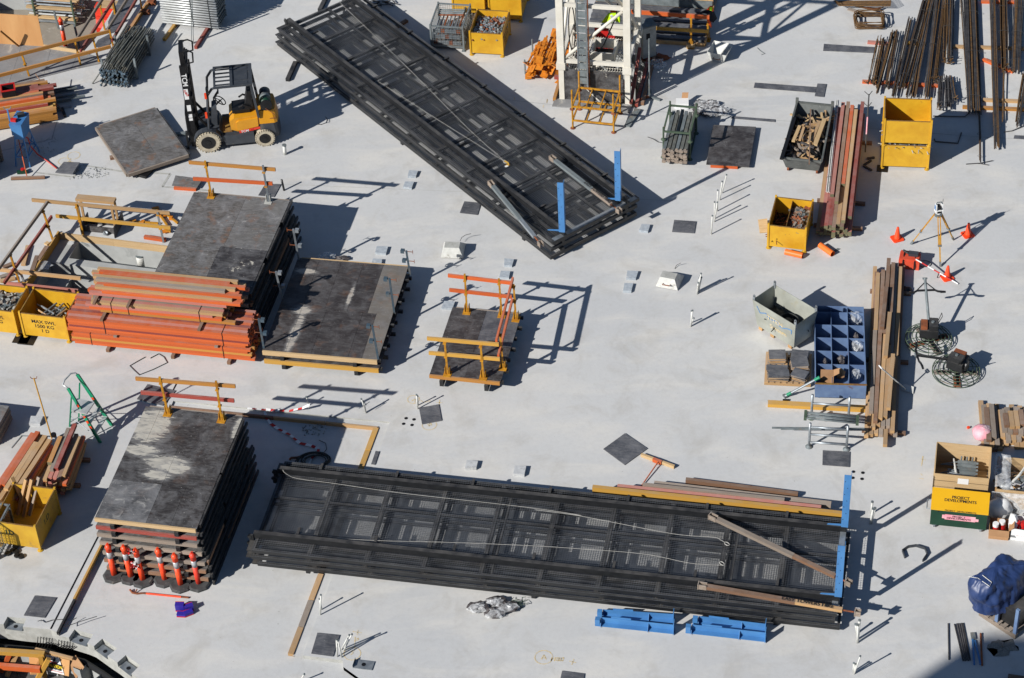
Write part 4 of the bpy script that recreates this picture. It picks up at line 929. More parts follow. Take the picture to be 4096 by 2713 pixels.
u1 = inv(fR, q(21, 700, 1130, zu + .06)); u1r = inv(fR, q(21, 1650, 1222, zu + .06)); u2 = inv(fR, q(21, 640, 1000, zu + .4)); u2r = inv(fR, q(21, 1600, 1030, zu + .5))
for i, x in enumerate((u1.x + .3, u1.x + 2.9)): block(('left', 'right')[i] + ' spacer under the upper pack of mixed timbers', fR, x, u1.y - .3, u1.y + .9, zu + .03, .08, .05)
bundle('mixed yellow and pink timber pack on the orange stack', fR, u1r.x - u1.x, 4, 9, .1, .08, zu + .06, y0=u1.y, x0=u1.x, mats=('wood_pink', 'wood_ochre', 'wood_orange', 'wood_grey', 'wood_raw'), jx=.2, front=['wood_ochre', 'wood_orange', 'wood_pink', 'wood_raw'], straps=(.5, .95, 2.85), group='orange timber packs')
zu2 = zu + .06 + .32
for i, x in enumerate((u1.x + .1, u1.x + 1.0)): block(('left', 'right')[i] + ' brown spacer block lying on the mixed timber pack', fR, x, u1.y - .12, u1.y + .35, zu2 + .03, .07, .06)
bundle('topmost loose pack of weathered orange and grey timbers', fR, 3.55, 5, 8, .1, .085, zu2 + .07, y0=u1.y + .18, x0=u1.x + .05, mats=('wood_orange', 'wood_grey', 'wood_pink', 'wood_raw', 'wood_orange'), jx=.25, front=['wood_pink', 'wood_orange', 'wood_raw', 'wood_orange', 'wood_orange'], top=['wood_grey', 'wood_raw', 'wood_orange', 'wood_orange', 'wood_raw', 'wood_orange'], shape=[8, 8, 7, 6, 5], group='orange timber packs')
# long orange and brown timbers right of the waste bin
tO = q(24, 485, 585); rt = math.radians(-12.4); fTm = Fr((tO.x, tO.y, 0), rt)
fTy = Fr((tO.x, tO.y, 0), rt + math.pi / 2)   # x runs away from the camera
def bl(label, x, y0, y1, z, **k): return block(label, fTy, x, y0, y1, z, **k)
for i, x in enumerate((.5, 1.6, 4.4)): bl(('near', 'middle', 'far')[i] + ' spacer under the long orange timbers', x, -1.25, .05, .05)
bundle('long brown and orange timber stack with green painted ends', fTy, 5.5, 4, 9, .105, .1, .1, y0=-.98, mats=('wood_brown', 'wood_red', 'wood_raw', 'wood_pink'), jx=.1, endm='wood_end', shape=[9, 9, 7, 5], group='long timber stacks')
t = thing('loose_timbers', 'orange timbers laid on top of the long brown stack', 'timber', fTy(0, -.5, .5), rt)
for i, (y, x0, x1, mt) in enumerate(((-.9, .3, 5.6, 'wood_red'), (-.62, 1.7, 5.4, 'wood_orange'), (-.5, .9, 5.55, 'wood_brown'), (-.74, .1, 5.2, 'wood_raw'), (-.36, 1.2, 5.5, 'wood_pink'))):
    plank('plank', fTy(x0, y, .555 if i != 2 else .56), fTy(x1, y + .02, .555), .1, .1, mt, t, endm='wood_end')
t = thing('conduit_bundle', 'white plastic conduits tied together on the long timber stack', 'conduit', fTy(1.2, -.25, .5), rt)
for i in range(4):
    m = MB(fTy); m.tube((1.35, -.28 + i * .028, .535 + (i % 2) * .02), (5.65, -.2 + i * .02, .54 + (i % 2) * .02), .014, 7); m.build('conduit', 'white_pipe', t)
for x in (2.0, 3.6, 5.0):
    m = MB(fTy); m.path([(x, -.24 + .08 * math.cos(a), .545 + .04 * math.sin(a)) for a in [i * math.pi / 5 for i in range(10)]], .008, 5, True); m.build('tie', 'black', t)
# raw brown timbers right of the blue rack
w0 = q(34, 965, 838); rw = math.atan2(*reversed((q(24, 925, 860) - w0).xy)) ; fW = Fr((w0.x, w0.y, 0), rw)
for i, x in enumerate((.6, 3.2, 5.9)): block(('near', 'middle', 'far')[i] + ' spacer under the brown timbers beside the blue rack', fW, x, -1.0, .05, .045)
t = thing('timber_stack', 'long pile of rough brown timbers beside the blue rack', 'timber', fW(0, 0), rw, 'long timber stacks')
for r in range(3):
    for c_ in range((7, 6, 4)[r]):
        y = -.06 - c_ * .115 - r * .04; x0 = random.uniform(0, .5) + r * .25; L_ = random.uniform(2.2, 3.6); x1 = 6.9 - random.uniform(0, .7)
        z = .09 + r * .1 + .05
        if random.random() < .65:
            sp = x0 + L_; plank('plank', fW(x0, y, z), fW(sp, y + rj(.02), z), .1, .095, random.choice(['wood_raw', 'wood_raw', 'wood_grey', 'wood_brown']), t); plank('plank', fW(sp + .05, y + rj(.02), z), fW(x1, y + rj(.02), z), .1, .095, random.choice(['wood_raw', 'wood_brown', 'wood_grey']), t)
        else: plank('plank', fW(x0, y, z), fW(x1, y + rj(.02), z), .1, .095, random.choice(['wood_raw', 'wood_brown', 'wood_grey']), t)
for i, (x0, x1, y, mt) in enumerate(((2.9, 4.6, -.42, 'wood_raw'), (4.0, 5.6, -.3, 'wood_brown'), (1.0, 3.0, -.55, 'wood_raw'))): plank('plank', fW(x0, y, .44), fW(x1, y - .05, .44), .1, .095, mt, t)
# two piles at the right edge
for nm, k, a, b, wdt, nn, rows in (('short pile of planks at the right edge above the wooden crate', 34, (2095, 880), (2060, 470), .55, 4, 3), ('stepped pile of sawn planks at the right edge', 34, (2235, 830), (2190, 505), .9, 7, 4)):
    p0, p1 = q(k, *a), q(k, *b); rz = math.atan2((p1 - p0).y, (p1 - p0).x); fr = Fr((p0.x, p0.y, 0), rz); L_ = (p1 - p0).length
    t = thing('timber_pile', nm, 'timber', fr(0, 0), rz, 'piles of planks at the right edge')
    for r in range(rows):
        for c_ in range(nn - r):
            plank('plank', fr(r * .12 + rj(.08), .28 - c_ * .125 - r * .05, .06 + r * .09), fr(L_ - r * .15 + rj(.1), .28 - c_ * .125 - r * .05, .06 + r * .09), .115, .085, random.choice(['wood_raw', 'wood_raw', 'wood_brown', 'wood_grey']), t)
# planks beside the near platform
t = thing('timber_planks', 'row of long weathered planks lying along the near platform', 'timber', q(33, 780, 1200))
def pk(a, b, w, h, z, mt, t): plank('plank', q(*a, z), q(*b, z), w, h, mt, t)
pk((33, 785, 1180), (34, 800, 1405), .1, .2, .35, 'wood_yellow', t); pk((33, 995, 1160), (34, 610, 1340), .1, .1, .3, 'wood_pink', t); pk((33, 1305, 1140), (34, 695, 1315), .16, .1, .2, 'wood_grey', t); pk((33, 1210, 1145), (34, 300, 1275), .08, .1, .33, 'wood_grey', t)
pk((33, 1575, 1108), (34, 415, 1230), .09, .14, .09, 'wood_brown', t)
tag(plank('timber', q(34, 160, 455, .06), q(34, 985, 500, .06), .16, .1, 'wood_yellow'), 'yellow timber beam lying in front of the blue rack', 'timber')
# ================================================================ tower crane mast
mO = q('C', 552, 1150); fm = Fr((mO.x, mO.y, 0), GR); MWd = 1.92
t = thing('tower_crane_mast', 'white lattice tower crane mast rising from the floor pit', 'crane', fm(0, 0, -1.8), GR)
HT = 17.0
cor = [(0, 0), (MWd, 0), (MWd, MWd), (0, MWd)]
for x, y in cor:
    m = MB(fm); m.box(x - .075, y - .075, -1.8, x + .075, y + .075, 1.2); m.build('lower_leg', 'white_paint', t)
    m = MB(fm); m.box(x - .1, y - .1, 1.2, x + .1, y + .1, HT); m.build('leg', 'white_paint', t)
    for z in (1.2, 6.9, 12.6):
        m = MB(fm); m.box(x - .13, y - .13, z - .1, x + .13, y + .13, z + .12); m.build('joint_collar', 'white_paint', t)
zl = [1.35]
while zl[-1] < HT - 2: zl.append(zl[-1] + 1.9)
for i, z in enumerate(zl):
    for j in range(4):
        a, b = cor[j], cor[(j + 1) % 4]
        m = MB(fm); d = Vector((b[0] - a[0], b[1] - a[1], 0)).normalized()
        m.bar(Vector((a[0], a[1], z)) + d * .1, Vector((b[0], b[1], z)) - d * .1, .09, .11); m.build('cross_beam', 'white_paint', t)
        if i < len(zl) - 1:
            p, q2 = (a, b) if (i + j) % 2 == 0 else (b, a)
            dd = Vector((q2[0] - p[0], q2[1] - p[1], 0)).normalized()
            m = MB(fm); m.tube(Vector((p[0], p[1], z + .1)) + dd * .12, Vector((q2[0], q2[1], zl[i + 1] - .1)) - dd * .12, .05, 10); m.build('diagonal_brace', 'white_paint', t, True)
for j in range(4):   # braces below the first frame
    a, b = cor[j], cor[(j + 1) % 4]
    m = MB(fm); m.tube((a[0], a[1], 1.25), (b[0], b[1], -.9), .045, 8); m.build('diagonal_brace', 'white_paint', t, True)
m = MB(fm)
for i in range(24):
    x = .1 + i * .075; m.bar((x, .1, 1.0), (x, MWd - .1, 1.0), .012, .03)
for i in range(12): m.bar((.1, .14 + i * .15, .99), (MWd - .1, .14 + i * .15, .99), .02, .012)
m.build('walkway_grating', 'white_paint', t)['kind'] = 'stuff'
m = MB(fm); m.box(.75, .55, 1.02, 1.45, .6, 1.32); m.box(.75, 1.25, 1.02, 1.45, 1.3, 1.32); m.box(.75, .6, 1.02, .8, 1.25, 1.32); m.box(1.4, .6, 1.02, 1.45, 1.25, 1.32); m.build('hatch_frame', 'white_paint', t)
m = MB(fm); m.box(.82, .62, 1.012, 1.39, 1.23, 1.02); m.build('hatch_opening', 'black', t)
# cable ladder up the near face
m = MB(fm)
for x in (.52, .78): m.box(x - .02, -.17, .6, x + .02, -.1, HT)
m.build('cable_tray', 'galv', t)
m = MB(fm)
for i in range(64): m.box(.54, -.16, .7 + i * .25, .76, -.13, .9 + i * .25)
m.build('tray_cover', 'galv_dull', t)['kind'] = 'stuff'
m = MB(fm); m.tube((.83, -.13, .4), (.83, -.13, HT), .02, 6); m.build('power_cable', 'rust', t)
m = MB(fm); m.path([(.32 + .09 * math.cos(a), .1, 2.4 + .75 * math.sin(a)) for a in [i * math.pi / 10 for i in range(20)]], .018, 6, True); m.build('looped_cable', 'black', t, True)
m = MB(fm); m.path([(.9, .6, 1.2), (1.15, .6, 1.6), (1.5, .7, 2.5), (1.7, .8, 4.5), (1.75, .9, 7)], .02, 6); m.build('hanging_cable', 'black', t, True)
m = MB(fm); m.box(1.05, 1.95, 1.0, 1.7, 2.05, 1.25); m.build('tie_beam', 'white_paint', t)
tag(MB(fm).box(.55, 2.45, .0, 1.15, 2.5, 1.0).build('red_board', 'red'), 'red board standing behind the crane mast', 'board')  # plain red panel standing on edge
# timbers round the mast opening
for nm, a, b, mt in (('red timber along the right edge of the crane pit', crf(2.26, -.1, .06), crf(2.26, 2.5, .06), 'wood_red'), ('ochre timber along the left edge of the crane pit', crf(-.14, -.1, .06), crf(-.14, 2.4, .06), 'wood_ochre'),
                     ('sloping red timber against the right mast leg', q('C', 1345, 1200, .1), q('C', 1450, 560, .9), 'wood_red'), ('grey timber behind the right edge of the crane pit', crf(2.42, 0, .06), crf(2.42, 2.6, .06), 'wood_brown')):
    tag(plank('timber', a, b, .09, .1, mt), nm, 'timber')
# leaning ply with its red rail
m = MB(); P = [q('C', 580, 1155, .03), q('C', 1262, 1200, .03)]; b0, b1 = P; hz = 1.06
n_ = Vector((math.sin(GR), -math.cos(GR), 0)); m.ext([b0, b1, b1 + up * hz + g1 * -.0, b0 + up * hz], n_ * -.02)
tag(m.build('ply_sheet', 'ply_black2'), 'black plywood sheet standing against the crane mast', 'plywood')
tag(plank('timber', q('C', 460, 895, .62), q('C', 558, 908, .62), .1, .1, 'wood_red'), 'red timber end beside the left of the standing plywood', 'timber')
tag(plank('timber', q('C', 1265, 965, .62), q('C', 1358, 978, .62), .1, .1, 'wood_red'), 'red timber end beside the right of the standing plywood', 'timber')
mat_quad('grey board lying in front of the crane pit', 'C', [(430, 1228), (1330, 1308), (1360, 1215), (470, 1135)], 'ply_pale', .03, .01, None, 'ply_board', None, 'board')
# yellow stillage frames, stacked
def stillage(label, P, rz, z0, Lx, Ly, H, mat, group, bars=2, name='stillage_frame', rail_h=.28):
    fr = Fr((P.x, P.y, z0), rz); t = thing(name, label, 'stillage', fr(0, 0), rz, group); r = .027
    for x in (0, Lx):
        for y in (0, Ly):
            m = MB(fr); m.tube((x, y, .012), (x, y, H), r, 8); m.build('post', mat, t); m = MB(fr); m.lathe((x, y, 0), [(.075, 0), (.075, .012), (.03, .04)], 12); m.build('foot', 'rust' if mat == 'yellow_post' else mat, t)
    for a, b in (((0, 0), (Lx, 0)), ((0, Ly), (Lx, Ly)), ((0, 0), (0, Ly)), ((Lx, 0), (Lx, Ly))):
        m = MB(fr); m.bar((a[0], a[1], rail_h), (b[0], b[1], rail_h), .045, .045); m.build('rail', mat, t)
    for i in range(bars):
        x = Lx * (i + 1) / (bars + 1); m = MB(fr); m.tube((x, 0, rail_h), (x, Ly, rail_h), .022, 8); m.build('cross_bar', mat, t)
    return t, fr
sP = q('C', 672, 1490)
stillage('lower yellow stillage frame of the stacked pair by the crane', sP, math.radians(-15.5), 0, 1.19, .94, .66, 'yellow_post', 'stacked yellow stillage frames')
stillage('upper rusty yellow stillage frame of the stacked pair by the crane', sP, math.radians(-15.5), .66, 1.19, .94, .66, 'yellow_post', 'stacked yellow stillage frames', rail_h=.1)
# orange edge protection brackets, heaped
hp = q('C', 95, 905); fh = Fr((hp.x, hp.y, 0), math.radians(-14))
t = thing('bracket_pile', 'heap of orange steel guardrail brackets beside the crane', 'bracket', fh(0, 0), fh.rz)
for i in range(48):
    x = random.uniform(.02, 1.2); y0 = random.uniform(-.1, .4); z = .06 + (i // 9) * .1; L_ = random.uniform(1.2, 1.5); a = rj(.1)
    p = fh(x, y0, z + rj(.02)); p2 = fh(x + math.sin(a) * L_ + .05, y0 + L_, z + rj(.06))
    m = MB(); m.bar(p, p2, .045, .045); d = (p2 - p).normalized(); s_ = Vector((-d.y, d.x, 0))
    e_ = 1 if i % 3 else -1; pe = p if i % 3 else p2
    m.cbox(pe, .26, .2, .012, math.atan2(d.y, d.x) + rj(.3), rj(.5), rj(.5)); m.cbox(lerp(p, p2, .45), .09, .1, .06, math.atan2(d.y, d.x)); m.cbox(lerp(p, p2, .8), .09, .1, .06, math.atan2(d.y, d.x))
    m.build('bracket', 'prop_orange', t)
for i, (x, y) in enumerate(((.02, .2), (.02, 1.3), (1.25, .2), (1.25, 1.3))):
    m = MB(fh); m.tube((x, y, 0), (x, y, .5), .025, 8); m.build('rack_post', 'galv_dull', t)
# formed beam mould behind the crane
def bx(k, a): return q(k, *a)
rail_z = 1.1
t = thing('beam_formwork', 'long timber and steel trench form with guardrail behind the crane', 'formwork', q('D', 300, 800))
fd = Fr((q('D', 1240, 870).x, q('D', 1240, 870).y, 0), GR)
Lb = 3.6
m = MB(fd); m.box(-Lb, 0, 0, 0, .05, .12); m.build('bottom_board', 'wood_raw', t)
for i in range(6):
    y = .12 + i * .3; m = MB(fd); m.box(-Lb, y, .02, -.03, y + .17, .16); m.build('steel_channel', 'ply_mat', t)
m = MB(fd); m.box(-Lb, 1.95, 0, 0, 2.0, .5); m.build('back_board', 'wood_raw', t); m = MB(fd); m.box(-Lb, 1.9, .1, -.02, 1.945, .36); m.build('inner_board', 'galv_dull', t)
m = MB(fd); m.box(-.02, .05, 0, .03, 2.0, .2); m.build('end_board', 'wood_raw', t)
m = MB(fd); m.box(-Lb, .06, .005, -.03, 1.9, .02); m.build('base_sheet', 'ply_black', t)
guard('red and yellow guardrail in front of the trench form', [('D', 985, 870, 990, 262), ('D', 1290, 740, 1300, 255)], [(('D', -500, 190), ('D', 1325, 318), rail_z, 'wood_orange', .13), (('D', -500, 470), ('D', 1315, 580), .62, 'wood_yellow', .11)], None)
tag(plank('timber', q('D', 1350, 300, .1), q('D', 1450, -60, .1), .1, .1, 'wood_grey'), 'grey timber slanting up at the right end of the trench form', 'timber')
tag(plank('timber', q('D', 900, 840, .06), q('D', 1060, 850, .06), .12, .12, 'wood_pale'), 'pale timber block at the foot of the trench form rail', 'timber')
m = MB(); tag(MB().bar(q('D', 1170, 80), q('D', 1185, 80) + up * .9, .05, .05).build('guard_stake', 'yellow_post'), 'lone yellow rail post behind the trench form', 'post')
# clothing on the rails
def cloth(name, lab, grid, mat, cat='clothing', th=.02):
    m = MB(); h = len(grid); w = len(grid[0]); ix = [[m.v(p) for p in r] for r in grid]; ib = [[m.v(Vector(p) - Vector((.01, -.012, .012))) for p in r] for r in grid]
    for i in range(h - 1):
        for j in range(w - 1):
            m.f(ix[i][j], ix[i][j + 1], ix[i + 1][j + 1], ix[i + 1][j]); m.f(ib[i][j], ib[i + 1][j], ib[i + 1][j + 1], ib[i][j + 1])
    for i in range(h - 1): m.f(ix[i][0], ix[i + 1][0], ib[i + 1][0], ib[i][0]); m.f(ix[i][-1], ib[i][-1], ib[i + 1][-1], ix[i + 1][-1])
    for j in range(w - 1): m.f(ix[0][j], ib[0][j], ib[0][j + 1], ix[0][j + 1]); m.f(ix[-1][j], ix[-1][j + 1], ib[-1][j + 1], ib[-1][j])
    o = m.build(name, mat, None, True); return tag(o, lab, cat)
jk = thing('work_jacket', 'navy and orange work jacket hung over the end of the rail', 'jacket', q('D', 1320, 330, 1.0))
def patch(par, nm, mat, k, pts, zs, off=.06):
    P = [q(k, x, y, z) for (x, y), z in zip(pts, zs)]; m = MB(); m.ext(P, Vector((.03, off, .0))); m.build(nm, mat, par)
patch(jk, 'body', 'navy', 'D', [(1160, 235), (1270, 190), (1380, 200), (1455, 360), (1400, 420), (1335, 400), (1310, 290), (1270, 260)], [1.15, 1.28, 1.25, .85, .75, .8, 1.05, 1.15])
patch(jk, 'collar', 'hi_orange', 'D', [(1255, 200), (1325, 130), (1380, 135), (1392, 215), (1340, 195)], [1.25, 1.38, 1.36, 1.22, 1.26]); patch(jk, 'sleeve', 'hi_orange', 'D', [(1278, 370), (1330, 350), (1355, 518), (1320, 470)], [.85, .88, .55, .65])
patch(jk, 'collar_band', 'hi_vis', 'D', [(1325, 190), (1332, 130), (1362, 130), (1358, 195)], [1.29, 1.4, 1.4, 1.29], -.02)
vt = thing('safety_vest', 'bright yellow safety vest hung inside the crane mast', 'vest', q('C', 1100, 240, .9))
patch(vt, 'body', 'hi_vis', 'C', [(1000, 265), (1075, 165), (1210, 165), (1215, 265), (1150, 245), (1070, 300)], [.95, 1.2, 1.2, .95, 1.0, .85])
patch(vt, 'band', 'reflect', 'C', [(1100, 185), (1120, 170), (1160, 255), (1140, 260)], [1.2, 1.24, 1.02, 1.0], -.03)
# cable drum post: grey electrical box, stand, tub
eb = Fr((q('C', 1490, 720).x, q('C', 1490, 720).y, 0), math.radians(20)); t = thing('switch_box', 'tall grey electrical switch box beside the crane', 'box', eb(0, 0), eb.rz)
m = MB(eb); m.box(0, 0, .1, .42, .4, 1.15); m.build('cabinet', 'conc_pale', t); m = MB(eb); m.box(-.02, -.02, 1.15, .44, .42, 1.19); m.build('lid', 'galv_dull', t); m = MB(eb); m.box(.1, -.006, .75, .22, -.001, .95); m.build('label_plate', 'ink', t); m = MB(eb); m.box(.02, .02, 0, .4, .38, .1); m.build('plinth', 'black', t)
b = q(13, 1266, 832); t = thing('light_stand', 'thin steel pole on a three-legged foot beside the crane', 'stand', b)
m = MB(); m.tube(b + up * .08, b + up * 2.05, .022, 8); m.build('pole', 'galv_dull', t)
for a in (200, 330, 80):
    e_ = b + Vector((math.cos(math.radians(a)), math.sin(math.radians(a)), 0)) * .35; m = MB(); m.bar(b + up * .06, e_ + up * .03, .06, .05); m.build('foot', 'rust' if a == 200 else 'galv_dull', t)
def tub(label, P, rz, z=0, flip=False, handle=True):
    fr = Fr((P.x, P.y, z), rz); t = thing('mortar_tub', label, 'tub', fr(0, 0), rz, 'pale steel mortar tubs')
    tp, bt, h = [(-.3, -.22), (.3, -.22), (.3, .42), (-.3, .42)], [(-.2, -.16), (.2, -.16), (.2, .1), (-.2, .1)], .3
    if flip: B, T = [(x, y, .0) for x, y in tp], [(x, y, h) for x, y in bt]
    else: B, T = [(x, y, .0) for x, y in bt], [(x, y, h) for x, y in tp]
    i4 = range(4)
    for k in i4:
        a, b_, c_, d = B[k], B[(k + 1) % 4], T[(k + 1) % 4], T[k]; n = (Vector(b_) - Vector(a)).cross(Vector(d) - Vector(a)).normalized()
        m = MB(fr); m.ext([a, b_, c_, d], n * -.012); m.build('side', 'white_pipe', t)
    m = MB(fr); m.poly(T if flip else [(x, y, .003) for x, y, _ in B]); m.build('bottom', 'conc_pale', t)
    if handle:
        m = MB(fr); m.path([(-.1, -.2, .13), (-.1, -.28, .15), (.1, -.28, .15), (.1, -.2, .13)], .012, 6); m.build('handle', 'rust', t)
tub('open pale mortar tub with a handle in the crane shadow', q('D', 1500, 1080), math.radians(-25))
tub('upturned pale tub left of the small platform, wire sticking up behind', q(22, 1515, 700), math.radians(-8), .03, True, False)
tub('upturned pale tub with rusty handle in the middle of the slab', q(23, 1262, 925), math.radians(-22), .02, True)
tag(MB().bar(q('C', 1300, 1468, .04), q('C', 1430, 1268, .06), .17, .035).build('steel_bar', 'galv_dull'), 'flat grey steel bar lying beside the yellow stillage frames', 'bar')
for k, pts, lab in ((22, [(1568, 605, 0.1), (1580, 580, .12), (1605, 562, .15), (1650, 550, .2)], 'thin bent wire rising from the upturned tub near the low formwork'), (23, [(1305, 812, 0.01), (1318, 785, .05), (1350, 769, .12)], 'thin bent wire on the slab above the middle upturned tub')):
    tag(MB().path([q(k, x, y, z) for x, y, z in pts], .008, 5).build('bent_wire', 'wire'), lab, 'wire')
# ================================================================ forklift
fO = Vector((-8.339, 9.438, 0)); FKR = math.radians(184.5); fk = Fr(fO, FKR)
t = thing('forklift', 'yellow and dark grey forklift with a tall black mast and gas bottle', 'forklift', fO, FKR)
def wheel(x, y, r, w, s_):
    wh = MB(fk); c_ = (x, y, r); wh.lathe(c_, [(r * .6, -w / 2), (r * .93, -w / 2), (r, -w / 2 + .03), (r, w / 2 - .03), (r * .93, w / 2), (r * .6, w / 2)], 28, (0, 1, 0)); o = wh.build('wheel', 'tyre', t, False)
    m = MB(fk)
    for i in range(26):
        a = 2 * math.pi * i / 26; d = Vector((math.cos(a), 0, math.sin(a))); tt = Vector((-math.sin(a), 0, math.cos(a)))
        for yy in (-w / 2 + .02, w / 2 - .02):
            p = Vector(c_) + d * (r + .003) + Vector((0, yy, 0)); m.bar(p - Vector((0, .035, 0)), p + Vector((0, .035, 0)), .03, .018, d)
    m.build('tread', 'tyre', o)['kind'] = 'stuff'
    m = MB(fk); m.lathe(c_, [(r * .62, w / 2 * s_ * 1.0), (r * .6, w / 2 * s_ * 1.08), (r * .5, w / 2 * s_ * 1.03), (r * .22, w / 2 * s_ * 1.03), (r * .22, w / 2 * s_ * 1.2), (.01, w / 2 * s_ * 1.22)], 22, (0, 1, 0)); m.build('rim', 'black', o)
for s_ in (1, -1): wheel(0, s_ * .5, .34, .22, s_); wheel(-1.6, s_ * .48, .27, .2, s_)
m = MB(fk); m.ext([(.25, -.42, .2), (.25, -.42, .62), (-.35, -.42, .62), (-.45, -.42, .48), (-.85, -.42, .48), (-.9, -.42, .6), (-1.9, -.42, .72), (-1.95, -.42, .3), (-1.9, -.42, .2)], (0, .84, 0)); m.build('chassis', 'grey_paint', t)
for s_ in (1, -1):
    m = MB(fk); y0 = .42 if s_ > 0 else -.54; m.ext([(-.48, y0, .15), (-.42, y0, .47), (-.9, y0, .47), (-1.3, y0, .5), (-1.32, y0, .15)], (0, .12, 0)); m.build('side_step', 'grey_paint', t)
    m = MB(fk); pts = [(.38 * math.cos(a), 0, .34 + .38 * math.sin(a)) for a in [math.radians(x) for x in range(10, 171, 20)]]
    for a, b in zip(pts[:-1], pts[1:]): m.bar(Vector(a) + Vector((0, s_ * .5, 0)), Vector(b) + Vector((0, s_ * .5, 0)), .2, .02, (0, 1, 0)) if False else m.hexa([(a[0], s_ * .5 - .1, a[2]), (b[0], s_ * .5 - .1, b[2]), (b[0], s_ * .5 + .1, b[2]), (a[0], s_ * .5 + .1, a[2])], [(a[0] * 1.06, s_ * .5 - .1, a[2] + .02), (b[0] * 1.06, s_ * .5 - .1, b[2] + .02), (b[0] * 1.06, s_ * .5 + .1, b[2] + .02), (a[0] * 1.06, s_ * .5 + .1, a[2] + .02)])
    m.build('mudguard', 'grey_paint', t)
m = MB(fk); m.ext([(-.68, -.42, .58), (-.66, -.42, .86), (-.8, -.42, .96), (-1.5, -.42, 1.0), (-1.5, -.42, .62), (-1.2, -.42, .55), (-.9, -.42, .48)], (0, .84, 0)); m.build('engine_hood', 'fork_yellow', t)
for s_ in (1, -1):
    m = MB(fk); y0 = .421 if s_ > 0 else -.47; m.ext([(-.86, y0, .56), (-.84, y0, .82), (-.92, y0, .88), (-1.46, y0, .92), (-1.46, y0, .64), (-.98, y0, .56)], (0, .049, 0)); m.build('side_cover', 'fork_yellow', t)
    m = MB(fk); y0 = .473 if s_ > 0 else -.479; m.ext([(-.9, y0, .47), (-.9, y0, .55), (-1.5, y0, .63), (-2.0, y0 * .9, .78), (-2.0, y0 * .9, .72), (-1.5, y0, .56)], (0, .006, 0)); m.build('red_stripe', 'red_plastic', t)
text('TCM', .11, fk(-1.06, .482, .525), fk.d(-1, 0, .12), fk.d(0, 0, 1), 'white', t, lift=.003); text('25', .1, fk(-1.27, .482, .55), fk.d(-1, 0, .12), fk.d(0, 0, 1), 'red', t, lift=.003)
def rbox(fr, x0, x1, w0, w1, z0, z1, nm, mat, par, tap=.8):
    m = MB(fr); prof = []
    n = 8
    for i in range(n + 1):
        a = -math.pi / 2 + math.pi * i / n; prof.append((x0 - .12 * math.cos(a) ** .5 if abs(math.cos(a)) > 1e-6 else x0, math.sin(a)))
    B = [(x1, -w0 / 2, z0)] + [(x, s_ * w0 / 2, z0) for x, s_ in prof] + [(x1, w0 / 2, z0)]; T = [(x1, -w1 / 2, z1)] + [(x + .06, s_ * w1 / 2, z1) for x, s_ in prof] + [(x1, w1 / 2, z1)]
    k = len(B); ib = [m.v(p) for p in B]; it = [m.v(p) for p in T]
    m.f(*ib[::-1]); m.f(*it)
    for i in range(k): m.f(ib[i], ib[(i + 1) % k], it[(i + 1) % k], it[i])
    return m.build(nm, mat, par)
rbox(fk, -1.95, -1.5, 1.0, 1.02, .25, .72, 'counterweight', 'grey_paint', t); rbox(fk, -1.93, -1.5, .98, .84, .722, 1.12, 'rear_hood', 'fork_yellow', t)
text('TCM', .16, fk(-2.06, 0, .93), fk.d(0, -1), fk.d(.1, 0, 1), 'red', t, lift=.01)
# seat, wheel, levers
sr = thing  # noqa
m = MB(fk); m.ext([(-.78, -.25, 1.0), (-.76, -.25, 1.1), (-1.25, -.25, 1.14), (-1.28, -.25, 1.0)], (0, .5, 0)); st = m.build('seat', 'black', t)
m = MB(fk); m.ext([(-1.12, -.24, 1.1), (-1.2, -.24, 1.45), (-1.24, -.22, 1.7), (-1.36, -.22, 1.72), (-1.38, -.24, 1.1)], (0, .48, 0)); m.build('backrest', 'black', st)
for y in (-.26, .26): m = MB(fk); m.path([(-1.3, y, 1.18), (-1.1, y, 1.28), (-.98, y, 1.2)], .03, 6); m.build('arm_rest', 'black', st)
m = MB(fk); m.ext([(-.12, -.2, .6), (-.2, -.2, 1.2), (-.34, -.2, 1.25), (-.3, -.2, .6)], (0, .4, 0)); m.build('dashboard', 'grey_paint', t)
m = MB(fk); c_ = Vector((-.47, .0, 1.33)); ax = Vector((-.6, 0, .8)).normalized(); u_ = Vector((.8, 0, .6)).normalized(); v_ = Vector((0, 1, 0)); m.path([c_ + (u_ * math.cos(a) + v_ * math.sin(a)) * .17 for a in [i * math.pi / 9 for i in range(18)]], .016, 6, True)
for a in (0, 2.1, 4.2): m.bar(c_, c_ + (u_ * math.cos(a) + v_ * math.sin(a)) * .17, .025, .012)
m.tube(c_, (-.27, 0, 1.15), .03, 8); m.build('steering_wheel', 'black', t)
for i in range(4): m = MB(fk); m.tube((-.25, -.2 - i * .05, 1.2), (-.42, -.2 - i * .05, 1.45), .01, 5); m.lathe((-.42, -.2 - i * .05, 1.45), [(.02, -.02), (.025, .02)], 8); m.build('lever', 'black', t)
m = MB(fk); m.box(-.7, -.4, .49, .05, .4, .51); m.build('floor_plate', 'rim_rust', t)
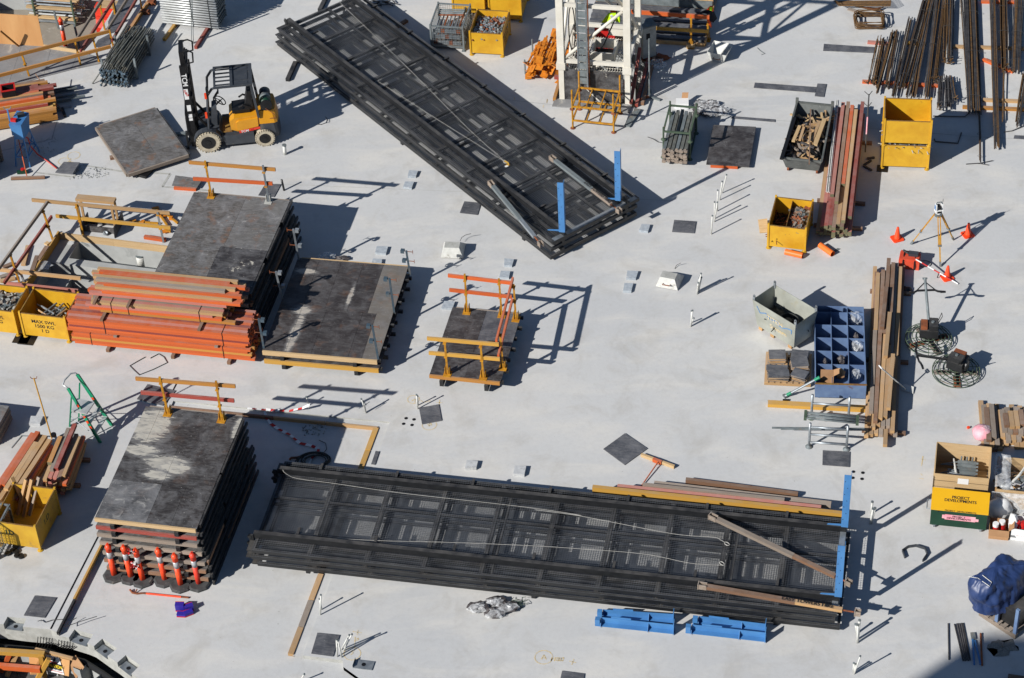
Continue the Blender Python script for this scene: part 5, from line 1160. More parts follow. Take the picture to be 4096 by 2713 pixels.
# overhead guard
for s_ in (1, -1):
    y = .46 * s_
    m = MB(fk); m.path([(-.06, y, .6), (-.1, y, 1.3), (-.16, y, 1.85), (-.3, y, 2.05), (-.42, y, 2.1)], .038, 6); m.build('front_pillar', 'grey_paint', t)
    m = MB(fk); m.bar((-1.5, y, .95), (-1.4, y, 2.08), .07, .09, (0, 1, 0)); m.build('rear_pillar', 'grey_paint', t)
m = MB(fk)
for y in (-.5, .5): m.box(-1.45, y - .03, 2.08, -.36, y + .03, 2.13)
m.box(-1.45, -.47, 2.08, -1.37, .47, 2.13); m.box(-.42, -.47, 2.08, -.36, .47, 2.13); m.box(-.9, -.47, 2.081, -.82, .47, 2.131); m.build('guard_frame', 'grey_paint', t)
for i in range(5): m = MB(fk); y = -.38 + i * .19; m.box(-.82, y - .02, 2.09, -.42, y + .02, 2.12); m.build('guard_bar', 'grey_paint', t)
m = MB(fk); m.box(-1.37, -.45, 2.085, -.9, .45, 2.1); rp = m.build('roof_panel', 'grey_paint', t)
for y in (-.36, 0, .36): m = MB(fk); m.box(-1.32, y - (.06 if y else .22), 2.1, -.95, y + (.06 if y else .22), 2.112); m.build('panel_ridge', 'grey_paint', rp)
m = MB(fk); m.lathe((-1.75, .55, 1.36), [(.05, 0), (.17, .02), (.17, .06), (.09, .08)], 18, (0, -1, 0)); m.build('bottle_collar', 'black', t)
m = MB(fk); m.lathe((-1.73, .45, 1.36), [(.1, 0), (.155, .04), (.155, .22)], 20, (0, -1, 0)); gb = m.build('gas_bottle', 'green_dark', t, True)
m = MB(fk); m.lathe((-1.73, .229, 1.36), [(.157, 0), (.157, .12)], 20, (0, -1, 0)); m.build('bottle_band', 'galv_dull', gb, True); m = MB(fk); m.lathe((-1.73, .108, 1.36), [(.157, 0), (.157, .3), (.09, .37)], 20, (0, -1, 0)); m.build('bottle_end', 'grey_paint', gb, True)
m = MB(fk); m.box(-1.88, -.25, 1.12, -1.58, .4, 1.2); m.build('bottle_cradle', 'grey_paint', t)
m = MB(fk); m.path([(-1.72, .55, 1.28), (-1.95, .6, 1.1), (-1.98, .5, .9), (-1.8, .46, .86)], .01, 5); m.build('gas_hose', 'rust', t)
for z, x in ((1.15, -.07), (1.8, -.13)): m = MB(fk); m.box(x - .01, .48, z, x + .05, .56, z + .16); m.build('indicator_lamp', 'orange_plastic', t)
m = MB(fk); m.box(-.2, .49, 2.0, -.14, .62, 2.16); m.build('mirror', 'black', t)
# mast
ms = MB(fk)
for y in (-.36, .36): ms.box(.32, y - .045, .12, .5, y + .045, 2.85)
mast = ms.build('mast', 'black', t)
m = MB(fk)
for y in (-.26, .26): m.box(.34, y - .04, .2, .46, y + .04, 3.28)
m.build('inner_mast', 'black', mast)
for z in (.3, 1.15, 1.75, 2.35, 2.8): m = MB(fk); m.box(.26, -.42, z, .315, .42, z + .09); m.build('mast_crossbar', 'black', mast)
m = MB(fk); m.box(.34, -.22, 3.15, .46, .22, 3.28); m.box(.3, -.3, 2.95, .335, .3, 3.02); m.build('top_beam', 'black', mast)
m = MB(fk); m.path([(.3, -.3, 2.86), (.1, -.3, 2.9), (.08, -.28, 3.2), (.2, -.27, 3.28), (.34, -.26, 3.27)], .025, 6); m.path([(.3, .3, 2.86), (.1, .3, 2.9), (.08, .28, 3.2), (.2, .27, 3.28), (.34, .26, 3.27)], .025, 6); m.build('hose_guide', 'black', mast)
for y in (-.16, .16): m = MB(fk); m.tube((.26, y, .3), (.26, y, 2.7), .035, 10); m.build('lift_cylinder', 'steel_black', mast)
for y in (-.3, .3): m = MB(fk); m.tube((.3, y, 1.2), (-.05, y, .65), .04, 8); m.build('tilt_cylinder', 'black', t)
m = MB(fk)
for z in (.2, .55): m.box(.51, -.46, z, .56, .46, z + .12)
for i in range(5): m.box(.52, -.44 + i * .215, .67, .55, -.41 + i * .215, 1.25)
m.box(.52, -.46, 1.25, .55, .46, 1.3); m.build('carriage', 'black', mast)
for y in (-.42, .3): m = MB(fk); m.box(.57, y, .05, .62, y + .12, .62); m.box(.62, y, .05, 1.75, y + .12, .095); m.build('fork', 'galv_dull' if y < 0 else 'steel_black', mast)
text('TCM', .2, fk(.41, .406, 2.4), fk.d(0, 0, -1), fk.d(-1, 0), 'white', mast, lift=.003)
m = MB(fk); m.box(.36, .4055, 1.75, .48, .409, 2.1); m.build('hire_sticker', 'white', mast)
for i, ch in enumerate('NTP'):
    m = MB(fk); m.box(.42 - i * .03, .41, 2.0 - i * .07, .48 - i * .03, .412, 2.07 - i * .07); m.build('sticker_block', 'red', mast); text(ch, .07, fk(.45 - i * .03, .413, 2.035 - i * .07), fk.d(-1, 0), fk.d(0, 0, 1), 'white', mast, lift=.002)
for z, h in ((1.35, .2), (1.12, .12), (1.02, .08)): m = MB(fk); m.box(.35, .4055, z, .46, .409, z + h); m.build('sticker', 'white', mast)
# ================================================================ right-hand side
# wheeled waste bin
wb = q(14, 270, 1500); wr = math.radians(-15.5); fr = Fr((wb.x, wb.y, 0), wr); t = thing('waste_bin', 'dented grey wheeled waste bin full of timber offcuts', 'bin', fr(0, 0), wr)
B = [(.1, .25, .16), (1.0, .25, .16), (1.0, 2.35, .16), (.1, 2.35, .16)]; T_ = [(0, 0, .66), (1.1, 0, .66), (1.05, 2.6, .72), (.05, 2.6, .72)]
for k in range(4):
    a, b, c_, d = B[k], B[(k + 1) % 4], T_[(k + 1) % 4], T_[k]; n = (Vector(b) - Vector(a)).cross(Vector(d) - Vector(a)).normalized(); m = MB(fr); m.ext([a, b, c_, d], n * -.012); m.build(('front_panel', 'side_panel', 'back_panel', 'side_panel')[k], 'grey_bin', t)
    m = MB(fr); m.bar(d, c_, .05, .05); m.build('rim', 'grey_bin', t)
m = MB(fr); m.poly(B); m.build('floor_panel', 'grey_bin', t)
for x in (.15, .95):
    for y in (.35, 2.25): m = MB(fr); m.lathe((x - .025, y, .075), [(.03, 0), (.075, .0), (.075, .05), (.03, .05)], 14, (1, 0, 0)); m.bar((x, y, .1), (x, y, .17), .07, .05); m.build('caster', 'rust', t)
for x in (.05, 1.05): m = MB(fr); m.box(x - .04, 2.56, .6, x + .04, 2.62, .86); m.build('lug', 'grey_bin', t)
heap('broken timber and ply offcuts heaped in the grey waste bin', fr, .16, .35, .95, 2.25, .5, 90, ['wood_raw', 'ply_black', 'wood_grey', 'wood_pale', 'black'], ['stick', 'stick', 'plate', 'stick'], 'offcut_heap', .12)
for i, (a, b, mt) in enumerate((((14, 375, 1200), (14, 430, 1070), 'wood_pale'), ((14, 430, 1190), (14, 465, 1080), 'wood_raw'), ((14, 560, 1230), (14, 640, 1010), 'wood_pale'), ((14, 510, 1390), (14, 522, 930), 'wood_brown'), ((14, 275, 1350), (14, 385, 1000), 'black'), ((14, 530, 1200), (14, 600, 1030), 'wood_raw'))):
    tag(plank('offcut', q(*a, .72), q(*b, .74 if i != 3 else .9), (.09, .07, .12, .03, .1, .08)[i], .05, mt), ('short pale offcut at the left', 'second pale offcut', 'thick pale pallet board', 'thin brown stick', 'long black board', 'raw board')[i] + ' on top of the grey waste bin', 'timber', 'offcuts on the waste bin')
# green beam rack
gP = q(13, 1385, 1335); gr_ = math.radians(-13.5)
_, fg = stillage('green rack holding grey steel shores', gP, gr_, 0, .75, 1.25, .62, 'green_steel', 'green shore racks', 0, 'shore_rack', .12)
stillage('upper green rack frame over the shores', gP, gr_, .62, .75, 1.25, .42, 'green_steel', 'green shore racks', 0, 'shore_rack', .28)
t = thing('steel_shores', 'grey steel shores packed in the green rack', 'shore', fg(0, 0, .15), gr_)
for r in range(4):
    for c_ in range(6):
        x = .08 + c_ * .118; z = .2 + r * .115; y0 = -.28 - random.uniform(0, .15)
        m = MB(fg); m.box(x - .045, y0, z - .045, x + .045, 1.55 - random.uniform(0, .12), z + .045); s_ = m.build('shore', 'scaf_grey' if (r + c_) % 3 else 'galv_dull', t)
        m = MB(fg); m.box(x - .055, y0 - .09, z - .03, x + .055, y0, z + .03); m.box(x - .02, y0 - .06, z - .06, x + .02, y0 - .02, z + .06); m.build('shore_head', 'wood_grey', s_)
# bags and box behind it
def blobbag(name, lab, c_, sx, sy, sz, mat, cat, n=10, rough=.25, group=None, film_=False):
    m = MB(); rings = []
    for i in range(n + 1):
        f_ = math.pi * i / n; ring = []
        for j in range(14):
            a = 2 * math.pi * j / 14; k = 1 + rj(rough)
            ring.append(m.v((c_.x + sx * math.sin(f_) * math.cos(a) * k, c_.y + sy * math.sin(f_) * math.sin(a) * k, max(.004, c_.z + sz * (1 - math.cos(f_)) / 2 * 1.0 + rj(.02)))))
        rings.append(ring)
    for i in range(n):
        for j in range(14): m.f(rings[i][j], rings[i][(j + 1) % 14], rings[i + 1][(j + 1) % 14], rings[i + 1][j])
    o = m.build(name, mat, None, mat in ('pink', 'white')); return tag(o, lab, cat, group)
for i, (x, y) in enumerate(((1700, 900), (1740, 930), (1790, 900), (1830, 960), (1770, 975), (1880, 960), (1690, 960))):
    blobbag('plastic_bag', ('leftmost', 'second', 'farthest', 'fourth', 'nearest', 'rightmost', 'lowest left')[i] + ' grey plastic bag of chairs in the heap behind the green rack', q(13, x, y), .2, .17, .16, 'bag_grey', 'bag', 8, .28, 'grey plastic bags behind the green rack')
    blobbag('bag_film', ('leftmost', 'second', 'farthest', 'fourth', 'nearest', 'rightmost', 'lowest left')[i] + ' clear film over the bag heap behind the green rack', q(13, x + 8, y + 6), .19, .15, .19, 'film', 'plastic', 7, .4, 'film on the bag heap')
fb_ = Fr(q(13, 1545, 905), math.radians(-5)); t = thing('carton', 'open white carton behind the green rack', 'box', fb_(0, 0), fb_.rz); m = MB(fb_); m.box(-.18, -.14, 0, .18, .14, .2); m.build('body', 'white', t); m = MB(fb_); m.ext([(-.02, .14, .2), (.16, .14, .2), (.18, .22, .34), (0, .22, .34)], (0, .006, 0)); m.build('flap', 'cardboard', t)
blobbag('plastic_film', 'crumpled clear film in front of the white carton', q(13, 1545, 925), .2, .1, .12, 'film', 'plastic', 6, .4)
tag(MB().path([q(13, 1252, 1162, .01), q(13, 1300, 1180, .03), q(13, 1340, 1205, .02), q(13, 1370, 1210, .1)], .01, 5).build('bent_bar', 'wire'), 'bent dark bar on the slab left of the green rack', 'bar')
# blue pigeonhole rack
kP = q(34, 556, 428); kr = math.radians(-7.2); fr = Fr((kP.x, kP.y, 0), kr); t = thing('parts_rack', 'blue steel rack divided into fifteen compartments', 'rack', fr(0, 0), kr); Lx, Ly, H, f0 = 1.24, 2.98, .55, .1
m = MB(fr); m.box(0, 0, f0, Lx, Ly, f0 + .015); m.build('floor_panel', 'blue_rack', t)
for nm, b in (('front_panel', (0, 0, f0, Lx, .012, H)), ('back_panel', (0, Ly - .012, f0, Lx, Ly, H)), ('side_panel', (0, .012, f0, .012, Ly - .012, H)), ('side_panel', (Lx - .012, .012, f0, Lx, Ly - .012, H))): m = MB(fr); m.box(*b); m.build(nm, 'blue_rack', t)
m = MB(fr); m.box(-.01, -.02, H, Lx + .01, .03, H + .016); m.build('front_rim', 'rim_rust', t)
for i in range(6):
    y = .28 + i * .5; m = MB(fr)
    if i: m.box(.012, y, f0 + .015, Lx - .012, y + .01, H - .04); m.build('divider', 'blue_rack', t)
for x in (Lx / 3, 2 * Lx / 3): m = MB(fr); m.box(x - .004, .3, f0 + .015, x + .004, Ly - .02, H - .03); m.build('long_divider', 'blue_rack', t)
for x in (.08, Lx - .12):
    for y in (.1, Ly - .2): m = MB(fr); m.box(x, y, 0, x + .06, y + .08, f0); m.build('foot', 'blue_rack', t)
for i, (x, y, sx, sy, mt) in enumerate(((1.03, 2.75, .16, .18, 'film'), (1.05, 1.65, .13, .2, 'film'), (1.03, 2.0, .07, .06, 'bag_grey'), (.25, 1.0, .05, .05, 'bag_grey'), (.65, 1.1, .1, .09, 'bag_grey'), (.62, .6, .12, .12, 'cardboard'), (1.0, .6, .12, .12, 'film'))):
    c_ = fr(x, y, .22); blobbag('parts_bag', ('clear bag in the far right compartment', 'tall clear bag in the third right compartment', 'clear bag in the second right compartment', 'clear bag low in the left column', 'white fixings in the middle column', 'brown paper bag near the front', 'dark film bag in the front right compartment')[i] + ' of the blue rack', c_, sx, sy, .3, mt, 'bag', 7, .3)
cb = Fr(q(34, 665, 225, .42), math.radians(-8)); t = thing('carton', 'open brown carton set in the front of the blue rack', 'box', cb(0, 0), cb.rz); m = MB(cb); m.box(-.17, -.12, -.2, .15, .12, .12); m.build('body', 'cardboard', t); m = MB(cb); m.ext([(.15, -.12, .12), (.15, .12, .12), (.28, .1, .2), (.28, -.1, .2)], (0, 0, .006)); m.build('flap', 'cardboard', t)
# galvanised skip
sA, sB, sC = q(24, 25, 1042, .98), q(24, 347, 1238, .98), q(24, 512, 1122, .98); kr2 = math.atan2((sB - sA).y, (sB - sA).x); fr = Fr((sA.x, sA.y, 0), kr2); t = thing('skip_bin', 'galvanised tipping skip sprayed with yellow lettering', 'skip', fr(0, 0), kr2)
L_, W_ = (sB - sA).length, (sC - sB).length; B = [(.1, .1, .12), (L_ - .1, .1, .12), (L_ - .1, W_ - .1, .12), (.1, W_ - .1, .12)]; T_ = [(0, 0, .98), (L_, 0, .98), (L_, W_, .98), (0, W_, .98)]
for k in range(4):
    a, b, c_, d = B[k], B[(k + 1) % 4], T_[(k + 1) % 4], T_[k]; n = (Vector(b) - Vector(a)).cross(Vector(d) - Vector(a)).normalized(); m = MB(fr); m.ext([a, b, c_, d], n * -.01); m.build('side_panel', 'galv_skip' if 'galv_skip' in MATS else 'galv_dull', t)
m = MB(fr); m.poly(B); m.build('floor_panel', 'galv_dull', t)
for x, y in ((.03, .03), (L_ - .03, .03), (.03, W_ - .03), (L_ - .03, W_ - .03)): m = MB(fr); m.box(x - .035, y - .012, .9, x + .035, y + .012, 1.1); m.lathe((x, y, 1.1), [(.035, -.012), (.035, .012)], 12, (0, 1, 0)); lg = m.build('lifting_lug', 'galv', t); m = MB(fr); m.lathe((x, y, 1.1), [(.015, -.014), (.015, .014)], 8, (0, 1, 0)); m.build('lug_eye', 'black', lg)
for x in (.2, .6, 1.2): m = MB(fr); m.box(x - .06, .12, 0, x + .06, W_ - .12, .118); m.build('skid', 'wood_raw', t)
fn = lambda x, z: fr(x, .1 * (1 - (z - .12) / .86) - .004, z)
text('TITEN', .2, fn(.75, .68), fr.d(1, 0), fr.d(0, -.1, .86), 'mark_yellow', t, lift=.006); text('System', .2, fn(.85, .42), fr.d(1, 0), fr.d(0, -.1, .86), 'mark_yellow', t, lift=.006)
zz = [(.15, .85), (.25, .66), (.45, .78), (.5, .7), (.62, .66), (.85, .74), (.88, .62), (1.0, .6), (1.2, .7), (1.32, .72), (1.3, .58)]
m = MB(); 
for (a, b), (c_, d) in zip(zz[:-1], zz[1:]): m.bar(fn(a, b), fn(c_, d), .02, .012, fr.d(0, 1))
m.build('blue_scrawl', 'blue', t)
heap('coils of black cable lying in the galvanised skip', fr, .15, .15, L_ - .15, W_ - .15, .45, 30, ['black', 'rope_dark'], ['rod'], 'cable_heap', .05)
m = MB(fr)
for i in range(7): m.path([(L_ * .62 + .24 * math.cos(a), W_ * .5 + .2 * math.sin(a), .5 + i * .02) for a in [k * math.pi / 8 for k in range(16)]], .012, 5, True)
tag(m.build('cable_coil', 'rope_dark'), 'black hose coil in the galvanised skip', 'cable')['kind'] = 'stuff'
# pallet of ply offcuts
pP = q(34, 128, 300); pr = math.radians(-9); fr = Fr((pP.x, pP.y, 0), pr); t = thing('pallet', 'timber pallet carrying four stacks of ply offcuts', 'pallet', fr(0, 0), pr)
for y in (.05, .55, 1.05): plank('runner', fr(0, y, .05), fr(1.15, y, .05), .09, .08, 'wood_raw', t)
for i in range(8): plank('slat', fr(.05 + i * .15, 0, .1), fr(.05 + i * .15, 1.15, .1), .1, .02, 'wood_raw', t)
k_ = 0
for (x, y, n, a, sx, sy, lb) in ((.28, .85, 8, .05, .42, .34, 'far left'), (.85, .95, 7, -.05, .42, .3, 'far right'), (.3, .45, 5, .0, .52, .2, 'middle left'), (.34, .15, 8, .05, .52, .24, 'near left'), (.86, .55, 10, .1, .42, .34, 'middle right'), (.88, .18, 9, -.3, .38, .3, 'near right')):
    tt = thing('ply_offcuts', lb + ' stack of black ply offcuts on the pallet', 'plywood', fr(x, y, .11), pr, 'stacks of ply offcuts')
    for i in range(n):
        aa = a + rj(.12); c_ = fr(x + rj(.02), y + rj(.02), .12 + i * .024); m = MB(); m.cbox(c_, sx, sy, .02, pr + aa); m.build('offcut', 'ply_mat' if i == n - 1 else random.choice(['wood_grey', 'ply_black', 'wood_raw', 'wood_grey']), tt)
# pump bar and tool
b = q(34, 305, 392, .03); e_ = q(34, 600, 232, .62); t = thing('pump_tool', 'grey and teal long-handled pump leaning on the blue rack', 'tool', b); m = MB(); m.tube(b, e_, .03, 10); m.build('barrel', 'galv', t); m = MB(); m.tube(lerp(b, e_, .06), lerp(b, e_, .18), .042, 10); m.tube(lerp(b, e_, .86), e_, .042, 10); m.build('grip', 'green_fibre', t); m = MB(); m.cbox(b, .08, .12, .05, .4); m.build('foot', 'galv_dull', t)
tag(MB().cbox(q(34, 315, 428) + up * .015, .17, .05, .02, -.1).build('clip', 'black'), 'small black clip on the slab beside the yellow beam', 'clip')
# scaffold frame
b0, b1 = q(34, 508, 822), q(34, 825, 845); sf = Fr((b0.x, b0.y, 0), math.atan2((b1 - b0).y, (b1 - b0).x)); wS = (b1 - b0).length
def tfr(label, y, H, zs):
    t = thing('scaffold_trestle', label, 'scaffold', sf(0, y), sf.rz, 'grey scaffold frames')
    for x in (0, wS): m = MB(sf); m.tube((x, y, .0), (x, y, H), .032, 10); s_ = m.build('upright', 'galv', t, True); m = MB(sf); m.lathe((x, y, 0), [(.09, 0), (.09, .015), (.03, .06)], 12); m.build('base', 'green_steel' if y else 'galv_dull', s_)
    for z in zs: m = MB(sf); m.tube((.0, y, z), (wS, y, z), .028, 10); m.build('rung', 'galv', t, True)
yb = inv(sf, q(34, 527, 600)).y
tfr('near grey scaffold trestle with four cross tubes', 0, .78, (.16, .42, .66)); tfr('far grey scaffold trestle behind the tube bundle', 1.02, .78, (.1, .5,))
for x in (0, wS): pass
t = thing('frame_bundle', 'bundle of grey ledger tubes with end hooks resting on the trestles', 'scaffold tube', sf(.3, .8, .5))
for i in range(5): m = MB(sf); m.tube((-.12, .47 + i * .055, .5 + (i % 2) * .02), (1.1, .42 + i * .055, .5 + (i % 2) * .02), .022, 8); s_ = m.build('ledger', 'galv_dull', t, True); m = MB(sf); m.box(-.17, .45 + i * .055, .44, -.1, .49 + i * .055, .55); m.box(1.08, .4 + i * .055, .44, 1.15, .44 + i * .055, .55); m.build('hook', 'green_steel', s_)
for i in range(2): tag(MB().tube(q(34, 195 + 75 * i, 660 + 10 * i, .3), q(34, 985, 668 + i * 7, .3), .024, 8).build('long_tube', 'galv_dull'), ('long grey-green tube across the scaffold trestles, far one', 'long grey-green tube across the scaffold trestles, near one')[i], 'tube')
# shovel
b, e_ = q(34, 1130, 160, 1.0), q(34, 1330, 335, .04); t = thing('shovel', 'white long-handled shovel leaning on the brown timbers', 'shovel', e_); d = (b - e_).normalized(); m = MB(); m.tube(e_, b, .018, 8); m.build('handle', 'white_pipe', t)
m = MB(); n_ = Vector((-d.y, d.x, 0)).normalized(); m.path([b + n_ * .05, b + d * .1 + n_ * .06, b + d * .1 - n_ * .06, b - n_ * .05], .016, 6, True); m.build('grip', 'white', t)
P_ = [q(34, 1292, 340, .02), q(34, 1392, 372, .02), q(34, 1398, 315, .05), q(34, 1312, 290, .07)]; m = MB(); m.ext(P_, up * .01); m.build('blade', 'white_pipe', t)
# ---------------------------------------------------------------- power trowels
def trowel(label, c_, rzh, hdir, folded):
    t = thing('power_trowel', label, 'trowel', c_, 0, 'petrol power trowels'); R = .585
    for z, r in ((.04, R), (.13, R), (.17, R * .86), (.19, R * .7), (.2, R * .52), (.21, R * .34)):
        m = MB(); m.path([c_ + Vector((r * math.cos(a), r * math.sin(a), z)) for a in [i * math.pi / 18 for i in range(36)]], .011, 5, True); m.build('guard_ring', 'green_steel', t, True)
    for i in range(10):
        a = rzh + i * math.pi / 5; dr = Vector((math.cos(a), math.sin(a), 0)); m = MB(); m.path([c_ + dr * R + up * .04, c_ + dr * R + up * .13, c_ + dr * R * .86 + up * .17, c_ + dr * R * .52 + up * .2, c_ + dr * .15 + up * .22], .009, 5); m.build('guard_spoke', 'green_steel', t)
    for i in range(4):
        a = rzh + .5 + i * math.pi / 2; dr = Vector((math.cos(a), math.sin(a), 0)); m = MB(); m.bar(c_ + dr * .14 + up * .02, c_ + dr * .54 + up * .03, .17, .008); b_ = m.build('blade', 'rust' if i % 2 else 'wood_grey', t); m = MB(); m.bar(c_ + dr * .05 + up * .05, c_ + dr * .48 + up * .045, .035, .04); m.build('blade_arm', 'black', b_)
    m = MB(); m.lathe(c_, [(.09, .05), (.09, .15), (.13, .17), (.13, .27)], 14); m.build('gearbox', 'black', t)
    fe = Fr(c_ + up * .27, rzh); m = MB(fe); m.box(-.19, -.22, 0, .22, .24, .24); en = m.build('engine', 'steel_black', t); m = MB(fe); m.box(-.17, -.2, .24, .18, .02, .38); m.build('fuel_tank', 'steel_black', en); m = MB(fe); m.lathe((0, -.07, .38), [(.04, 0), (.04, .03)], 10); m.build('fuel_cap', 'galv_dull', en); m = MB(fe); m.box(-.15, .06, .24, .15, .22, .34); m.build('muffler', 'rust', en)
    m = MB(fe); m.lathe((.2, 0, .1), [(.13, 0), (.13, .08), (.06, .1)], 14, (1, 0, 0)); m.build('starter', 'steel_black', en); m = MB(fe); m.path([(.1, -.18, .2), (.2, -.3, .42), (.25, -.28, .5), (.16, -.2, .3)], .012, 5); m.build('lifting_bail', 'black', en)
    h0 = c_ + up * .42; h1 = hdir; m = MB(); m.tube(h0, h1, .036, 8); hd = m.build('handle_tube', 'galv_dull' if not folded else 'steel_black', t); d = (h1 - h0).normalized(); s_ = d.cross(up).normalized(); up_ = s_.cross(d)
    bpos = lerp(h0, h1, .72 if not folded else .9)
    m = MB(); m.path([bpos - s_ * .48, bpos - s_ * .3 + d * .02, bpos - s_ * .22 + d * .06, bpos + s_ * .22 + d * .06, bpos + s_ * .3 + d * .02, bpos + s_ * .48], .028, 6); m.build('handlebar', 'black', hd)
    for k in (-1, 1): m = MB(); m.tube(bpos + s_ * .25 * k + d * .05, lerp(h0, h1, .93 if not folded else 1.0), .014, 6); m.build('handle_brace', 'black', hd); m = MB(); m.tube(bpos + s_ * .36 * k, bpos + s_ * .49 * k, .027, 8); m.build('grip', 'black', hd)
    m = MB(); m.tube(h1 - s_ * .06, h1 + s_ * .06, .025, 8); m.build('handle_end', 'galv_dull', hd)
c1 = q('X', 458, 885, .15); c1.z = 0; hz1 = 1.05; trowel('power trowel with its handle raised, left of the pair', c1, math.radians(80), q('X', 414, 190, 1.12), False)
c2 = q('X', 785, 1260, .15); c2.z = 0; trowel('power trowel with a lowered handle, nearer of the pair', c2, math.radians(-35), q('X', 300, 1095, .7), True)
# ---------------------------------------------------------------- survey corner
c_ = (q(24, 1208, 628) + q(24, 1527, 597) + q(24, 1428, 797)) / 3; t = thing('total_station', 'survey instrument on a yellow wooden tripod', 'instrument', c_); hd_ = Vector((c_.x, c_.y, 1.2))
for i, (x, y) in enumerate(((1208, 628), (1527, 597), (1428, 797))):
    f_ = q(24, x, y); tp = hd_ + (f_ - c_).normalized() * .09; d = (tp - f_).normalized(); s_ = d.cross(up).normalized()
    m = MB(); m.bar(lerp(f_, tp, .4) + s_ * .03, tp + s_ * .03, .022, .03); m.bar(lerp(f_, tp, .4) - s_ * .03, tp - s_ * .03, .022, .03); lg = m.build('leg', 'yellow_post', t); m = MB(); m.bar(lerp(f_, tp, .08), lerp(f_, tp, .62), .035, .025); m.build('leg_extension', 'wood_yellow', lg); m = MB(); m.bar(f_, lerp(f_, tp, .1), .05, .05); m.bar(lerp(f_, tp, .42) - s_ * .05, lerp(f_, tp, .42) + s_ * .05, .05, .05); m.build('spike', 'galv_dull', lg)
m = MB(); m.lathe(hd_, [(.1, -.04), (.1, .02), (.06, .03)], 12); m.build('tripod_head', 'galv_dull', t)
fi = Fr(hd_ + up * .04, math.radians(5)); m = MB(fi); m.lathe((0, 0, 0), [(.07, 0), (.07, .05)], 12); m.box(-.1, -.08, .05, .1, .08, .12); m.box(-.1, -.06, .12, -.065, .06, .3); m.box(.065, -.06, .12, .1, .06, .3); i1 = m.build('instrument_body', 'white', t); m = MB(fi); m.lathe((0, -.09, .21), [(.04, 0), (.05, .04), (.05, .16), (.03, .18)], 12, (0, 1, 0)); m.build('telescope', 'black', i1); m = MB(fi); m.box(-.06, -.086, .06, .06, -.081, .115); m.build('keypad', 'ink', i1); m = MB(fi); m.path([(-.08, 0, .3), (-.06, 0, .36), (.06, 0, .36), (.08, 0, .3)], .015, 6); m.build('carry_handle', 'galv_dull', i1); m = MB(fi); m.box(-.105, -.05, .13, -.1, .05, .27); m.box(.1, -.05, .13, .105, .05, .27); m.build('side_badge', 'blue', i1); m = MB(fi); m.tube((.09, 0, .36), (.09, 0, .46), .006, 5); m.build('antenna', 'black', i1)
def cone(label, b):
    t = thing('traffic_cone', label, 'cone', b, .3, 'small orange traffic cones'); fr = Fr(b, .3); m = MB(fr); m.prism([(-.15, -.12), (-.12, -.15), (.12, -.15), (.15, -.12), (.15, .12), (.12, .15), (-.12, .15), (-.15, .12)], .0, .03); m.build('base', 'orange_plastic', t); m = MB(fr); m.lathe((0, 0, .03), [(.1, 0), (.085, .03), (.032, .36), (.025, .37)], 20); m.build('body', 'orange_plastic', t, True)
cone('orange cone left of the survey tripod', q(24, 1105, 590)); cone('orange cone right of the survey tripod', q(24, 1632, 560)); cone('orange cone under the striped survey pole', q(24, 1478, 880))
fr = Fr(q(24, 1195, 800), math.radians(-16)); t = thing('tool_case', 'red plastic tool case with black straps', 'case', fr(0, 0), fr.rz); m = MB(fr); m.box(-.28, -.1, 0, .26, .3, .26); m.build('body', 'red_case', t); m = MB(fr); m.box(-.26, -.08, .26, .24, .28, .32); m.build('lid', 'red_case', t)
for x in (-.16, .14): m = MB(fr); m.path([(x, -.11, .02), (x, -.14, .15), (x, -.11, .27), (x, .1, .33), (x, .3, .3)], .02, 5); m.build('strap', 'black', t)
m = MB(fr); m.box(-.05, .05, .321, .2, .2, .4); tl = m.build('drill', 'grey_paint', t); m = MB(fr); m.tube((-.05, .12, .36), (-.2, .2, .38), .03, 8); m.build('chuck', 'black', tl)
p0, p1 = q(24, 1245, 742, .36), q(24, 1560, 925, .02); t = thing('survey_pole', 'red and white striped survey pole leaning from the tool case', 'pole', p1)
for i in range(7): m = MB(); m.tube(lerp(p0, p1, i / 7), lerp(p0, p1, (i + 1) / 7), .018, 8); m.build('stripe', 'red' if i % 2 else 'white', t)
m = MB(); m.tube(lerp(p0, p1, .55), q(24, 1405, 880, .02), .012, 6); m.build('pole_leg', 'black', t)
m = MB(); cc = q(24, 1310, 780); m.path([cc + Vector((.17 * math.cos(a), .13 * math.sin(a), .02)) for a in [i * math.pi / 8 for i in range(16)]], .01, 5, True); tag(m.build('lanyard_coil', 'rope_dark'), 'dark coiled lanyard behind the red tool case', 'rope')
for i, (a, b) in enumerate((((270, 685), (400, 715)), ((530, 635), (625, 702)))):
    m = MB(); m.pipe(q(24, *a, .085), q(24, *b, .085), .082, .008); tag(m.build('pvc_pipe', 'orange_pvc', None, True), ('orange pipe offcut against the divided yellow bin', 'orange pipe offcut in front of the long timbers')[i], 'pipe', 'orange pipe offcuts')
mat_quad('tiny grey label sheet beside the orange pipe', 24, [(625, 680), (650, 685), (685, 663), (660, 658)], 'galv_dull', .004, .004, None, 'label_sheet', None, 'sheet')
mat_quad('pale plywood offcut leaning against the divided yellow bin', 24, [(80, 545), (140, 540), (135, 470), (66, 478)], 'wood_pale', .01, .01, (0, 0, .15, .15), 'ply_offcut', None, 'plywood')
blobbag('glove_heap', 'dark gloves and offcuts on pale board beside the brown timbers', q(24, 1140, 985), .22, .14, .1, 'black', 'gloves', 6, .4); mat_quad('pale board under the gloves', 24, [(1060, 1010), (1185, 1000), (1190, 945), (1060, 935)], 'wood_pale', .012, .005, None, 'board_offcut', None, 'board')
